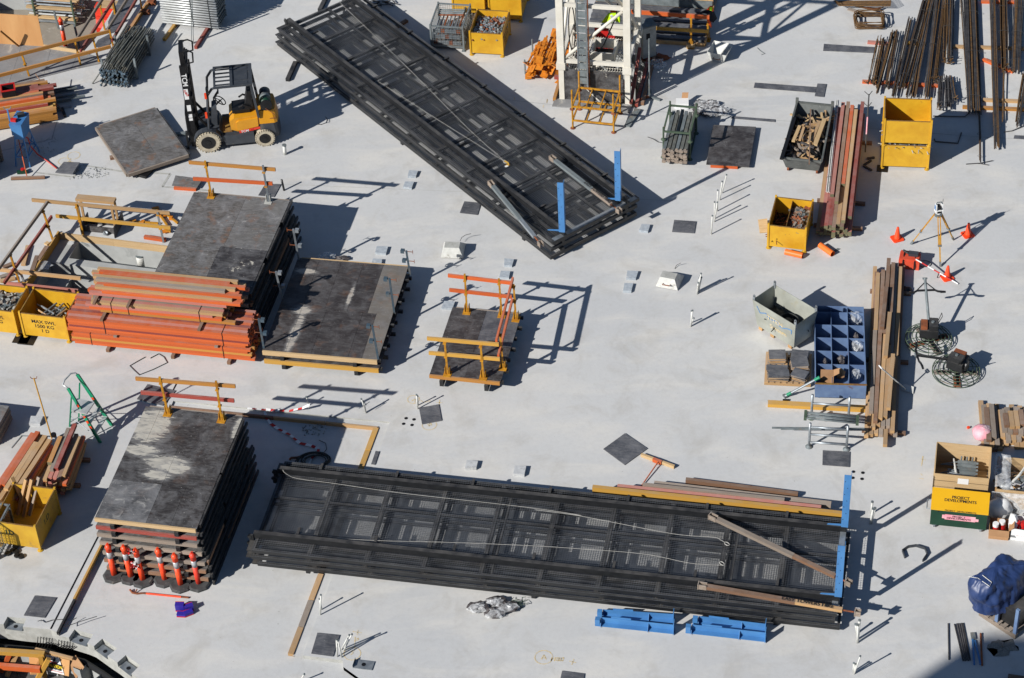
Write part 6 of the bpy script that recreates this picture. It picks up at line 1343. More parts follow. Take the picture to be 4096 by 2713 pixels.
# ---------------------------------------------------------------- job box, crates, cartons
jP = q('J', 105, 1345, .14); jr = math.radians(-13.0); fj = Fr((jP.x, jP.y, 0), jr); t = thing('job_box', 'green and yellow wheeled site tool box', 'tool box', fj(0, 0), jr); Lx = 1.28
m = MB(fj); m.box(0, 0, .14, Lx, .44, .658); m.build('body', 'green_dark', t)
m = MB(fj); m.hexa([(-.015, -.04, .66), (Lx + .015, -.04, .66), (Lx + .015, .46, .68), (-.015, .46, .68)], [(-.015, -.04, .72), (Lx + .015, -.04, .72), (Lx + .015, .46, .9), (-.015, .46, .9)]); ld_ = m.build('lid', 'yellow_lid' if 'yellow_lid' in MATS else 'fork_yellow', t)
sl_ = Vector((0, .5, .18)).normalized(); xd = fj.d(1, 0); yd = fj.d(0, sl_.y, sl_.z)
text('PROJECT\nDEVELOPMENTS', .1, fj(Lx / 2, .22, .816), xd, yd, 'ink', ld_, lift=.004); text('PROJECT  DEVELOPMENTS', .06, fj(Lx / 2 + .02, -.04, .69), xd, (0, 0, 1), 'ink', ld_, lift=.004)
m = MB(fj); m.box(.32, -.006, .36, 1.02, -.001, .52); m.box(.26, -.006, .39, .32, -.001, .5); m.box(1.02, -.006, .38, 1.09, -.001, .46); m.build('pink_patch', 'pink', t); text('PROJECT\nDEVELOPMENTS', .075, fj(Lx / 2, -.007, .445), xd, (0, 0, 1), 'ink', t, lift=.004)
for x in (.14, .98): m = MB(fj); m.ext([(x, -.004, .64), (x + .09, -.004, .64), (x + .02, -.004, .56)], (0, .003, 0)); m.build('corner_mark', 'ink', t)
for x in (.1, Lx - .12):
    for y in (.1, .42): m = MB(fj); m.lathe((x - .02, y, .07), [(.03, 0), (.07, 0), (.07, .045), (.03, .045)], 14, (1, 0, 0)); m.cbox((x, y, .11), .11, .11, .06); m.build('caster', 'galv', t)
m = MB(fj); m.path([(-.02, .3, .35), (-.1, .3, .35), (-.1, .6, .35), (-.02, .6, .35)], .014, 6); m.build('side_handle', 'galv', t)
cP = q('J', 140, 915); yc = 1.03; cf = Fr((fj(0, yc).x, fj(0, yc).y, 0), jr); t = thing('wooden_crate', 'open pine crate of steel jacks behind the green tool box', 'crate', cf(0, 0), jr); Lc, Wc, Hc = 1.26, .86, .82
for y, nm in ((0, 'front_board'), (Wc, 'back_board')):
    for i in range(3 if y == 0 else 4): plank(nm, cf(0, y, .2 + i * .2 + .1), cf(Lc, y, .2 + i * .2 + .1), .02, .192, 'wood_pale', t)
for x in (0, Lc):
    for i in range(4): plank('side_board', cf(x, .015, .2 + i * .2 + .1), cf(x, Wc - .015, .2 + i * .2 + .1), .02, .192, 'wood_pale', t)
m = MB(cf); m.box(.02, .02, .2, Lc - .02, Wc - .02, .22); m.build('floor_board', 'wood_pale', t)
for x in (.1, .6, 1.15): plank('runner', cf(x, 0, .1), cf(x, Wc, .1), .1, .18, 'wood_raw', t)
m = MB(cf); m.box(.55, -.016, .55, .8, -.012, .72); m.build('paper_label', 'white', t)
for z in (.39, .59): m = MB(cf); m.box(0, -.014, z, Lc, -.011, z + .008); m.build('strap', 'black', t)
tj = thing('screw_jacks', 'grey steel screw jacks laid in the pine crate', 'jack', cf(.6, .6, .25))
for i in range(8): m = MB(cf); z = .3 + i * .04; y = .12 + i * .075; m.box(.52, y, z, .95, y + .05, z + .06); m.tube((.95, y + .02, z + .03), (1.0, y + .02, z + .03), .03, 8); m.tube((.12 + rj(.05), y + .02 - .1 * (i % 3), z), (.55, y + .02, z + .03), .016, 6); m.build('jack', 'galv_dull', tj)
for i in range(5): m = MB(cf); m.tube((.3, .3 + i * .05, .5), (.75 + rj(.1), .2 + i * .08, .46), .018, 6); m.build('jack', 'galv', tj)
for i in range(3): m = MB(cf); m.tube((.6 + i * .13, .76, .42), (.6 + i * .13, .76, .7), .02, 6); m.build('jack', 'galv_dull', tj)
m = MB(cf); m.tube((.42, .75, .6), (.5, .35, .55), .028, 8); m.build('jack', 'white_pipe', tj)
c2 = Fr((fj(1.44, .8).x, fj(1.44, .8).y, 0), jr); t = thing('wooden_crate', 'pine crate wrapped in clear plastic at the right edge', 'crate', c2(0, 0), jr)
for y in (0, 1.1):
    for i in range(3): plank('side_board', c2(0, y, .22 + i * .2), c2(1.3, y, .22 + i * .2), .02, .19, 'wood_pale', t)
for x in (0, 1.3):
    for i in range(3): plank('side_board', c2(x, .015, .22 + i * .2), c2(x, 1.085, .22 + i * .2), .02, .19, 'wood_raw', t)
m = MB(c2); m.box(.02, .02, .12, 1.28, 1.08, .14); m.build('floor_board', 'wood_brown', t)
heap('grey rods and timber bits in the plastic-wrapped crate', c2, .1, .1, 1.2, 1.0, .32, 60, ['galv_dull', 'wood_raw', 'wood_pale', 'white'], ['rod', 'stick', 'plate'], 'crate_contents', .1)
grid = [[c2(-.08 + j * .2 + rj(.03), -.1 + rj(.02), .72 - i * .16 + rj(.03)) for j in range(8)] for i in range(5)]; cloth('plastic_wrap', 'clear plastic wrap sagging over the front of the right crate', grid, 'film', 'plastic')
grid = [[c2(-.05 + i * .12 + rj(.03), .0 + j * .16 + rj(.03), .76 + rj(.06)) for j in range(8)] for i in range(4)]; cloth('plastic_wrap', 'clear plastic wrap folded over the left side of the right crate', grid, 'film', 'plastic')
m = MB(); m.path([c2(.1, .1, .75), c2(.25, .12, .7), c2(.5, .4, .85), c2(.75, .9, .95), c2(.9, 1.15, .9)], .03, 6); tag(m.build('plastic_rope', 'white_pipe'), 'twisted pale plastic strip across the right crate', 'plastic')
def carton(label, P, rz, sx, sy, h, mat, flaps=True, inner=None):
    fr = Fr((P.x, P.y, 0), rz); t = thing('carton', label, 'box', fr(0, 0), rz, 'open cartons beside the tool box')
    for b in ((0, 0, 0, sx, .006, h), (0, sy - .006, 0, sx, sy, h), (0, .006, 0, .006, sy - .006, h), (sx - .006, .006, 0, sx, sy - .006, h)): m = MB(fr); m.box(*b); m.build('side', mat, t)
    m = MB(fr); m.box(.006, .006, 0, sx - .006, sy - .006, .01); m.build('bottom', mat, t)
    if flaps: m = MB(fr); m.ext([(0, 0, h), (sx, 0, h), (sx, -.16, h - .05), (0, -.16, h - .05)], (0, 0, .006)); m.build('flap', mat, t); m = MB(fr); m.ext([(sx, 0, h), (sx, sy, h), (sx + .1, sy, h + .14), (sx + .1, 0, h + .14)], (0, 0, .006)); m.build('flap', mat, t)
    return fr
f1_ = carton('brown carton with red tins beside the green tool box', q('J', 738, 1500), jr, .45, .4, .3, 'cardboard'); f2_ = carton('white and red carton printed upside down at the right edge', q('J', 975, 1510), math.radians(-16), .5, .45, .36, 'white')
text('GNAT', .09, f2_(.25, -.0, .18), -f2_.d(1, 0), (0, 0, -1), 'red', None, 'carton_print')['label'] = 'red upside-down print on the white carton'
for o in [x for x in COL.objects if x.name.startswith('carton_print')]: tag(o, 'red upside-down print on the white carton at the right edge', 'print')
for i, (x, y) in enumerate(((.16, .14), (.3, .24))): m = MB(f1_); m.tube((x, y, .05), (x - .02, y, .3), .07, 14); tag(m.build('paint_tin', 'red'), ('nearer', 'farther')[i] + ' red tin in the brown carton', 'tin'); m = MB(f1_); m.tube((x - .02, y, .301), (x - .025, y, .38), .072, 14); tag(m.build('white_tin', 'white'), ('nearer', 'farther')[i] + ' white tin standing in the brown carton', 'tin')
for i in range(3): m = MB(f2_); m.tube((.12 + i * .13, .2, .1), (.12 + i * .13, .22, .4), .06, 12); tag(m.build('paint_tin', 'red'), ('left', 'middle', 'right')[i] + ' red tin in the white carton', 'tin')
blobbag('white_sack', 'white plastic sack slumped behind the brown carton', f1_(.2, .75), .3, .24, .55, 'white', 'sack', 9, .16); blobbag('white_sack', 'white wrapper leaning on the red printed carton', f2_(.02, .3), .12, .2, .5, 'white', 'sack', 8, .15)
blobbag('sand_bag', 'pink and clear bag slumped beside the plank pile', q(34, 1975, 745), .24, .26, .34, 'pink', 'bag', 9, .14); blobbag('film_twist', 'clear twisted neck of the pink bag', q(34, 2000, 690, .2), .12, .12, .16, 'film', 'plastic', 6, .3)
tag(MB().cbox(q(34, 1858, 665) + up * .03, .06, .05, .05, .3).build('marker_cap', 'orange_plastic'), 'tiny orange cap lying on the slab near the pink bag', 'cap'); tag(plank('timber_offcut', q(34, 2003, 768, .05), q(34, 2040, 772, .05), .12, .09, 'wood_raw'), 'short timber block under the plank pile beside the pink bag', 'timber')
# ---------------------------------------------------------------- tarp-covered machine on a pallet
uz = 0; bc = q('U', 420, 860); t = thing('tarp_machine', 'machine under a creased blue tarpaulin on a timber pallet', 'machine', bc)
loops = [([(150, 790), (215, 850), (330, 862), (500, 845), (610, 790), (720, 700), (760, 600), (720, 470), (560, 520), (300, 640), (170, 720)], .42), ([(95, 600), (150, 700), (300, 740), (470, 720), (620, 640), (740, 520), (770, 400), (690, 330), (540, 330), (330, 440), (150, 520)], .82), ([(78, 470), (110, 580), (250, 640), (390, 610), (560, 520), (730, 420), (760, 330), (700, 270), (520, 250), (330, 370), (150, 430)], 1.15), ([(95, 435), (180, 470), (270, 480), (360, 500), (420, 420), (560, 330), (720, 280), (690, 255), (470, 125), (345, 260), (190, 410)], 1.4)]
m = MB(); R_ = []
for pts, z in loops:
    P_ = [q('U', x, y, z) for x, y in pts]; n = len(P_); ring = []
    for i in range(n):
        for s_ in range(3):
            u_ = s_ / 3; p0, p1, p2, p3 = P_[i - 1], P_[i], P_[(i + 1) % n], P_[(i + 2) % n]
            p = .5 * ((2 * p1) + (p2 - p0) * u_ + (2 * p0 - 5 * p1 + 4 * p2 - p3) * u_ ** 2 + (3 * p1 - p0 - 3 * p2 + p3) * u_ ** 3)
            ring.append(m.v(p + Vector((rj(.012), rj(.012), rj(.03)))))
    R_.append(ring)
for a, b in zip(R_[:-1], R_[1:]):
    k = len(a)
    for i in range(k): m.f(a[i], a[(i + 1) % k], b[(i + 1) % k], b[i])
cc = m.v(q('U', 400, 330, 1.42)); k = len(R_[-1])
for i in range(k): m.f(R_[-1][i], R_[-1][(i + 1) % k], cc)
o = m.build('tarpaulin', 'tarp', t, True); sb = o.modifiers.new('s', 'SUBSURF'); sb.levels = 2; sb.render_levels = 3
tx_ = bpy.data.textures.new('folds', 'CLOUDS'); tx_.noise_scale = .28; tx_.noise_depth = 2
dm = o.modifiers.new('d', 'DISPLACE'); dm.texture = tx_; dm.strength = .16; dm.mid_level = .5
m = MB(); m.path([q('U', 95, 435, 1.36), q('U', 200, 455, 1.36), q('U', 330, 545, 1.34), q('U', 352, 500, 1.37), q('U', 250, 420, 1.39)], .008, 5); m.build('tie_cord', 'white_pipe', t)
p0, p1 = q('U', 205, 872), q('U', 610, 1140); pf_ = Fr((p0.x, p0.y, 0), math.atan2((p1 - p0).y, (p1 - p0).x)); Lp = (p1 - p0).length; tp = thing('pallet', 'grey timber pallet under the blue tarpaulin', 'pallet', pf_(0, 0), pf_.rz)
for y in (.05, .55, 1.05): plank('runner', pf_(0, y, .06), pf_(Lp, y, .06), .09, .11, 'wood_grey', tp)
for i in range(7): plank('slat', pf_(.05 + i * (Lp - .1) / 6, 0, .128), pf_(.05 + i * (Lp - .1) / 6, 1.1, .128), .1, .022, 'wood_grey', tp)
m = MB(pf_); m.box(.15, .15, .14, Lp - .1, .95, .6); m.build('machine_base', 'steel_black', t)
for x in (Lp * .45, Lp * .95): m = MB(pf_); m.bar((x, .05, .14), (x, .05, .9), .08, .06); m.build('machine_leg', 'blue_rack', t)
# curved duct, rods, bolt cutters
pts = [q(44, x, y, .1) for x, y in ((1340, 480), (1318, 420), (1370, 385), (1440, 375), (1520, 400), (1540, 450), (1500, 510))]; m = MB()
for a, b in zip(pts[:-1], pts[1:]): n_ = Vector(((b - a).y, -(b - a).x, 0)).normalized() * .02; m.hexa([a - up * .095, b - up * .095, b - up * .095 + n_, a - up * .095 + n_], [a - up * .02, b - up * .02, b - up * .02 + n_, a - up * .02 + n_])
tag(m.build('curved_form', 'grey_paint', None), 'curved dark plastic form standing on the slab beside the long shadow', 'form')
for i, (a, b, n) in enumerate((((1716, 1065), (1722, 1375), 1), ((1770, 1070), (1845, 1385), 1), ((1792, 1065), (1862, 1385), 1), ((1812, 1065), (1875, 1380), 1), ((1830, 1062), (1890, 1385), 1), ((1842, 1062), (1905, 1380), 1))):
    tag(MB().tube(q(44, *a, .02), q(44, *b, .02), .017, 7).build('steel_rod', 'rebar_dark'), ('lone', 'leftmost bundled', 'second bundled', 'middle bundled', 'fourth bundled', 'rightmost bundled')[i] + ' steel rod lying near the tarpaulin machine', 'rod', 'steel rods')
t = thing('bolt_cutters', 'blue-handled bolt cutters lying in the corner shadow', 'tool', q(44, 1930, 1200))
for a, b in (((1925, 1200), (1940, 1420)), ((1945, 1210), (1995, 1420))): m = MB(); m.bar(q(44, *a, .02), q(44, *b, .02), .04, .03); m.build('handle', 'blue', t)
m = MB(); m.bar(q(44, 1925, 1145, .02), q(44, 1935, 1200, .02), .1, .04); m.build('jaws', 'galv_dull', t)
tag(MB().tube(q(44, 1995, 1150, .03), q(44, 2008, 1425, .03), .022, 8).build('steel_bar', 'rust'), 'rusty bar beside the bolt cutters', 'bar')
tag(MB().bar(q(44, 2230, 1525, .04), q(44, 2368, 1545, .04), .12, .08).build('timber', MATS and 'wood_brown'), 'brown timber end at the bottom right corner', 'timber')
blobbag('cement_spill', 'dark cement spill on the slab in the corner shadow', q(44, 2190, 1280, -.03), .3, .22, .05, 'rubble', 'spill', 6, .4)
# ================================================================ rebar store (far right)
def rebar(label, a, b, n, w, mat, r=.013, layers=3, hook=0, ztop=.0, name='rebar_bundle', jl=.15, z0=.1):
    A, B_ = q(14, *a, z0), q(14, *b, z0); d = (B_ - A).normalized(); s_ = Vector((-d.y, d.x, 0)); t = thing(name, label, 'rebar', A, 0, 'rebar bundles')
    m = MB(); m2 = MB()
    for i in range(n):
        o = (random.random() - .5) * w; z = z0 + random.randrange(layers) * r * 2.1 - z0; p = A + s_ * o * random.uniform(.7, 1) - d * random.uniform(-jl, jl) + up * z; q2 = B_ + s_ * o * random.uniform(.7, 1.1) + d * rj(jl) + up * (z + rj(.01))
        md = lerp(p, q2, .5) + s_ * rj(.02)
        pts = [p, md, q2]
        if hook: pts = [p + s_ * rj(.12) - d * .02 + up * random.uniform(.0, .12)] + pts
        (m if i % 3 else m2).path(pts, r, 5)
    m.build('bars', mat, t)['kind'] = 'stuff'; m2.build('bars', 'rebar_dark' if mat == 'rebar_rust' else 'rebar_rust', t)['kind'] = 'stuff'
    for f_ in (.12, .5, .85):
        c_ = lerp(A, B_, f_) + up * layers * r; m = MB(); m.path([c_ + s_ * (w * .55) * math.cos(a_) + up * (layers * r + .02) * math.sin(a_) for a_ in [i * math.pi / 6 for i in range(12)]], .005, 4, True); m.build('tie_wire', 'wire', t)
for a in (('short rusty rebar bundle at the left end of the rebar store', (1045, 715), (1125, 340), 16, .3, 'rebar_rust', .013, 4, 1), ('dark hooked rebar pair beside the short rusty bundle', (1088, 775), (1215, 285), 9, .12, 'rebar_dark', .016, 3), ('rusty hooked rebar bundle left of the dark long bars', (1172, 745), (1255, 285), 10, .14, 'rebar_rust', .015, 3, 1),
          ('dark long rebar bundle with a splayed tip', (1225, 812), (1365, 170), 12, .14, 'rebar_dark', .014, 3), ('brown long rebar bundle reaching the top edge, left one', (1300, 735), (1500, 0), 18, .2, 'rebar_rust', .013, 3), ('dark rebar bundle crossing to the top edge', (1350, 810), (1560, -20), 16, .16, 'rebar_dark', .014, 3),
          ('rusty rebar bundle behind the stacked yellow bins', (1400, 812), (1540, 0), 14, .14, 'rebar_rust', .013, 3), ('dark smooth rebar bundle right of the rusty ones', (1505, 818), (1605, -10), 18, .2, 'rebar_dark', .016, 3), ('rusty rebar bundle with bent feet', (1580, 690), (1660, -10), 12, .14, 'rebar_rust', .013, 3, 1),
          ('thick rusty rebar bundle with three bushy ties', (1680, 520), (1700, -20), 26, .3, 'rebar_rust', .013, 4, 1), ('short dark bent rebar bundle, left of the short trio', (1612, 925), (1625, 675), 10, .14, 'rebar_dark', .014, 4, 1), ('short kinked rebar bundle in the middle of the short trio', (1690, 910), (1680, 660), 14, .2, 'rebar_dark', .014, 4), ('short bushy rebar bundle, right of the short trio', (1740, 860), (1715, 680), 9, .12, 'rebar_dark', .013, 4, 1),
          ('thin dark rebar bundle left of the wide grey one', (1858, 870), (1795, -10), 8, .1, 'rebar_dark', .014, 2), ('wide grey rebar bundle with yellow paint marks', (1910, 955), (1875, -20), 40, .42, 'rebar_dark', .015, 3, 0), ('three long dark bars running out of the wide grey bundle', (1955, 1385), (1945, 900), 4, .09, 'rebar_dark', .014, 1), ('dark narrow rebar bundle with yellow rings', (2105, 1245), (2068, -10), 16, .2, 'rebar_dark', .014, 3),
          ('rusty rebar bundle with bushy tie near the right edge', (2165, 595), (2150, -10), 20, .28, 'rebar_rust', .013, 4, 1), ('thin pair of bars below the rusty bushy bundle', (2155, 1010), (2165, 560), 3, .06, 'rebar_rust', .013, 1), ('dark rebar bundle at the top right corner', (2262, 600), (2290, -10), 22, .32, 'rebar_dark', .014, 3), ('bars ending at the right edge of the picture', (2275, 1055), (2345, 620), 8, .14, 'rebar_dark', .014, 2)):
    rebar(*a)
for i, (a, b, mt) in enumerate((((960, 692), (1600, 728), 'wood_orange'), ((1005, 358), (1185, 372), 'wood_pink'), ((1985, 505), (2240, 610), 'wood_orange'), ((1810, 908), (2345, 930), 'wood_ochre'), ((1980, 848), (2345, 862), 'wood_raw'), ((1968, 15), (2260, 20), 'wood_orange'), ((1730, 395), (2345, 415), 'wood_raw'), ((1340, 365), (1500, 375), 'wood_yellow'))):
    tag(plank('dunnage_timber', q(14, *a, .04), q(14, *b, .04), .1, .08, mt), ('long orange timber under the near ends of the left rebar', 'pink timber end under the short rusty rebar', 'slanting orange timber between the right bundles', 'ochre timber under the near ends of the right rebar', 'raw timber just behind the ochre one', 'orange timber at the top right corner', 'raw timber across the middle of the rebar store', 'yellow timber end under the dark rebar')[i], 'timber', 'dunnage under the rebar')
m = MB(); c_ = q(14, 2225, 1090); tag(m.path([q(14, 2160, 1120, .02), q(14, 2230, 1110, .02), q(14, 2300, 1080, .03), q(14, 2340, 1060, .05)], .014, 5).build('bent_bar', 'rebar_dark'), 'bent bar on the slab at the right edge below the rebar', 'bar')
tag(MB().path([q(14, 1570, 1180, .02), q(14, 1580, 1200, .02), q(14, 1770, 1215, .02), q(14, 1800, 1125, .02)], .02, 5).build('bent_bar', 'rebar_dark'), 'U-bent bar lying in the shade of the stacked yellow bins', 'bar')
tag(MB().path([q(14, 1560, 985, .03), q(14, 1830, 990, .03), q(14, 1865, 960, .03)], .018, 5).build('bent_bar', 'rebar_dark'), 'long L-bent bar beside the stacked yellow bins', 'bar')
tag(MB().path([q(14, 1840, 1392, .02), q(14, 1945, 1385, .02), q(14, 2030, 1400, .02)], .014, 5).build('bent_bar', 'rebar_dark'), 'cross bar at the near end of the long dark bars', 'bar')
tag(MB().path([q(14, 1940, 1388, .03), q(14, 2065, 1362, .03)], .012, 5).build('bent_bar', 'rebar_dark'), 'thin bar crossing the near end of the long dark bars', 'bar')
t = thing('ligature_pile', 'small pile of rusty square rebar ligatures', 'rebar', q(14, 1030, 250))
for i in range(12):
    c_ = q(14, 1020 + rj(12), 205 + rj(8)) + up * (.03 + i * .022); a0 = rj(.15) - .1; P_ = []
    for sx, sy in ((-1, -1), (1, -1), (1, 1), (-1, 1)):
        for k in range(3):
            aa = {(-1, -1): 180, (1, -1): 270, (1, 1): 0, (-1, 1): 90}[(sx, sy)] + k * 45; P_.append(Matrix.Rotation(a0, 3, 'Z') @ Vector((sx * .34 + .07 * math.cos(math.radians(aa)), sy * .26 + .07 * math.sin(math.radians(aa)), 0)) + c_)
    m = MB(); m.path(P_, .013, 5, True); m.build('ligature', 'rebar_rust', t)
t = thing('mesh_sheets', 'pile of rusty bent mesh at the top edge', 'mesh', q(14, 980, 60))
for i in range(9):
    a = q(14, 720 + i * 5, 10 + i * 5, .05 + i * .02); b = q(14, 1200, 5 + i * 6, .05 + i * .02); m = MB(); m.path([a + up * .1, a, b, b + up * .15], .012, 5); m.build('bar', 'rebar_rust', t)
for i in range(7): m = MB(); m.bar(q(14, 850 + i * 40, 40 + i * 7, .1), q(14, 1080 + i * 10, 95 - i * 6, .1), .03, .02); m.build('bar', 'rust' if i % 2 else 'rebar_rust', t)
tag(plank('board_offcut', q(14, 840, 75, .04), q(14, 965, 115, .04), .12, .03, 'wood_grey'), 'grey board offcut below the rusty mesh', 'board'); tag(MB().cbox(q(14, 755, 38) + up * .03, .35, .2, .05, GR).build('concrete_block', 'conc_block'), 'pale block under the rusty mesh', 'block')
b = q(14, 1010, 1170, .3); t = thing('marking_stick', 'dark forked steel stake with a pink sprayed middle', 'stake', q(14, 985, 1290)); p0, p1 = q(14, 985, 1290, .35), q(14, 1015, 810, .5); p1 = q(14, 1017, 800, rise(q(14, 985, 1290), 14, 1017, 800) * .55)
for i, (f0, f1, mt) in enumerate(((0, .3, 'wire'), (.3, .6, 'pink'), (.6, 1, 'wire'))): m = MB(); m.tube(lerp(p0, p1, f0), lerp(p0, p1, f1), .02, 7); m.build('shaft', mt, t)
for f_ in (.78, .98):
    for s_ in (-1, 1): m = MB(); c_ = lerp(p0, p1, f_); m.tube(c_, c_ + Vector((s_ * .11, .12, .06)), .012, 5); m.build('prong', 'wire', t)
for i, (a, b) in enumerate((((1000, 1345), (1065, 1335)), ((970, 1405), (1040, 1445)), ((975, 1400), (1035, 1360)))): tag(MB().bar(q(14, *a, .03), q(14, *b, .03), .06, .04).build('steel_foot', 'rebar_dark'), ('upper', 'lower', 'slanting')[i] + ' dark steel foot right of the long orange timbers', 'bar')  # dark steel feet, drawn as short bars
# ================================================================ far left: void, tubes, stand, timbers
gd = thing('ply_deck', 'grey concrete-stained plywood deck behind the yellow guardrail', 'deck', q('E', 600, 900))
for pts in ([(-300, 630), (320, 672), (250, 900), (110, 1300), (-300, 1400)], [(323, 672), (650, 692), (760, 708), (640, 1145), (113, 1300), (253, 900)], [(763, 708), (1165, 772), (1050, 1040), (643, 1145)], [(1168, 772), (1420, 842), (1565, 915), (1500, 945), (1053, 1040)]):
    m = MB(); m.ext([q('E', *p, .003) for p in pts], up * .02); m.build('ply_sheet', 'ply_pale', gd)
wk = thing('ply_walkway', 'strip of grey plywood along the edge of the far left void', 'deck', q('E', 1500, 650))
for pts in ([(1400, 690), (1560, 740), (1640, 640), (1620, 510), (1450, 600)], [(1620, 505), (1700, 480), (2010, 0), (1960, -60), (1760, 0), (1600, 330)]): m = MB(); m.ext([q('E', *p, .003) for p in pts], up * .02); m.build('ply_sheet', 'ply_mat', wk)
b0, b1 = q('E', -150, 640, .02), q('E', 650, 690, .02); h0 = rise(b1, 'E', 515, 240); m = MB(); m.ext([b0, b1, b1 + up * (h0 - .02), b0 + up * (h0 - .02)], (0, .02, 0)); tag(m.build('ply_barrier', 'ply_new'), 'new pale plywood sheet standing on edge at far left', 'plywood')
tag(MB().bar(q('E', 0, 455, .9), q('E', 275, 685, .02), .06, .05).build('prop_timber', 'wood_ochre'), 'slanting ochre timber bracing the plywood sheet', 'timber')
tag(plank('kick_board', q('E', 650, 690, .07), q('E', 1290, 790, .07), .03, .14, 'wood_pale'), 'pale kick board along the far edge of the deck', 'board')
guard('ochre two-rail guardrail in front of the grey deck', [('E', 435, 1135, 310, 770), ('E', 1195, 970, 1110, 610), ('E', 1467, 925, 1365, 520), ('E', 1690, 745, 1615, 430)], [(('E', -150, 918), ('E', 1612, 465), 1.02, 'wood_ochre', .11), (('E', -150, 1155), ('E', 1640, 690), .52, 'wood_ochre', .11)], None, foot=False)
guard('weathered guardrail of five rails along the far left void', [('E', 1550, 440, 1480, 70), ('E', 1700, 220, 1640, -120)], [(('E', 1130, 590), ('E', 1545, -60), 1.0, 'wood_grey', .1), (('E', 1190, 760), ('E', 1720, -60), .55, 'wood_red', .1), (('E', 1590, 440), ('E', 1900, -40), .95, 'wood_grey', .1), (('E', 1660, 600), ('E', 2050, -60), .5, 'wood_red', .1)], None, foot=False)
t = thing('ground_timber', 'long ochre timber on the slab left of the aluminium decks', 'timber', q('E', 1880, 500)); plank('timber', q('E', 1885, 500, .06), q('E', 2260, -60, .06), .1, .1, 'wood_ochre', t)
for x, y in ((2160, 180), (2250, 40)): m = MB(); m.cbox(q('E', x, y, .06), .25, .14, .12, GR); m.build('bracket', 'rust', t)
m = MB(); m.bar(q('E', 2100, 150, .05), q('E', 2070, -40, 1.0), .05, .05); m.build('post', 'yellow_post', t)
for i, (x, y, tx, ty) in enumerate(((870, 430, 800, 170), (1180, 700, 1100, 370), (1170, 150, 1130, -20), (1000, 80, 960, -40), (1720, 200, 1680, 20))):
    p = q('E', x, y, -1.2 if i != 4 else 0); m = MB(); m.bar(p, q('E', tx, ty, rise(p, 'E', tx, ty)), .055, .055); tag(m.build('steel_prop', 'galv_dull'), ('grey prop in front of the tube stillage', 'grey prop at the corner of the void', 'grey prop behind the tube stillage', 'grey prop at the far top edge', 'grey prop beside the red barrier')[i], 'prop', 'grey props in the void')
# galvanised tubes and planks on the lower floor
vb = Fr(q('E', 545, 345, -1.2), math.radians(-13)); t = thing('tube_stillage', 'stillage of galvanised scaffold tubes and planks on the lower floor', 'stillage', vb(0, 0), vb.rz)
for x in (0, 1.3):
    for y in (0, .75): m = MB(vb); m.bar((x, y, 0), (x, y, .95), .05, .05); m.build('post', 'green_steel', t)
for y in (0, .75): m = MB(vb); m.bar((0, y, .12), (1.3, y, .12), .06, .06); m.build('rail', 'galv', t)
for r in range(6):
    for c_ in range(5):
        m = MB(vb); y = .08 + c_ * .15; z = .2 + r * .12; L0, L1 = -.25 + rj(.1), 1.45 + rj(.12)
        if (r + c_) % 3: m.tube((L0, y, z), (L1, y, z), .03, 8)
        else: m.box(L0, y - .06, z - .03, L1, y + .06, z + .03)
        m.build('tube', random.choice(['galv', 'galv', 'alu', 'wood_pale']), t)
# red water barrier
rb_ = Fr(q('E', 1440, 520, -1.2), math.radians(-12)); t = thing('water_barrier', 'red plastic water-filled barrier stencilled 10 in the void', 'barrier', rb_(0, 0), rb_.rz)
m = MB(rb_); m.ext([(0, 0, 0), (0, 0, .28), (0, .12, .5), (0, .16, .95), (0, .44, .95), (0, .48, .5), (0, .6, .28), (0, .6, 0)], (.95, 0, 0)); m.build('body', 'red_plastic', t)
for z in (.35, .62): m = MB(rb_); m.box(.05, .06 if z < .5 else .105, z, .9, .1 if z < .5 else .13, z + .03); m.build('rib', 'red_plastic', t)
text('10', .2, rb_(.62, .135, .75), rb_.d(1, 0), (0, 0, 1), 'white', t, lift=.02); m = MB(rb_); m.box(.1, .1, .96, .9, .5, 1.0); m.build('timber_on_top', 'wood_pale', t)
def bollard(label, b, lean=(0, 0), mat='orange_plastic', h=1.05, tape=False):
    t = thing('bollard', label, 'bollard', b, 0, 'orange delineator bollards'); L_ = Vector((lean[0], lean[1], 1)).normalized()
    if b.z > -.5: m = MB(); a0 = rj(.3); m.lathe(b, [(.27, 0), (.27, .04), (.23, .065)], 8); m.build('rubber_base', 'rubber', t)
    P_ = lambda z: b + L_ * z
    m = MB(); m.tube(P_(.04), P_(.62), .066, 14); m.build('stem', mat, t, True); m = MB(); m.tube(P_(.62), P_(.82), .068, 14); m.build('reflective_band', 'reflect', t, True)
    m = MB(); m.lathe(P_(.82), [(.066, 0), (.066, .12), (.076, .13), (.076, .16), (.062, .18), (.045, .22)], 14, L_); m.build('cap', mat, t, True); m = MB(); m.cbox(P_(1.06), .05, .02, .07, .4); m.build('handle_tab', mat, t)
    if tape:
        m = MB()
        for i in range(26): a = rj(3.1); c_ = P_(random.choice([.55, .6, .66, 1.0])) + Vector((-.09 + rj(.09), -.05 + rj(.05), rj(.07))); m.mi = i % 2; m.cbox(c_, .1, .05, .006, a, rj(1.2), rj(1.2))
        m.build('tape_tangle', ['red', 'white'], t)['kind'] = 'stuff'
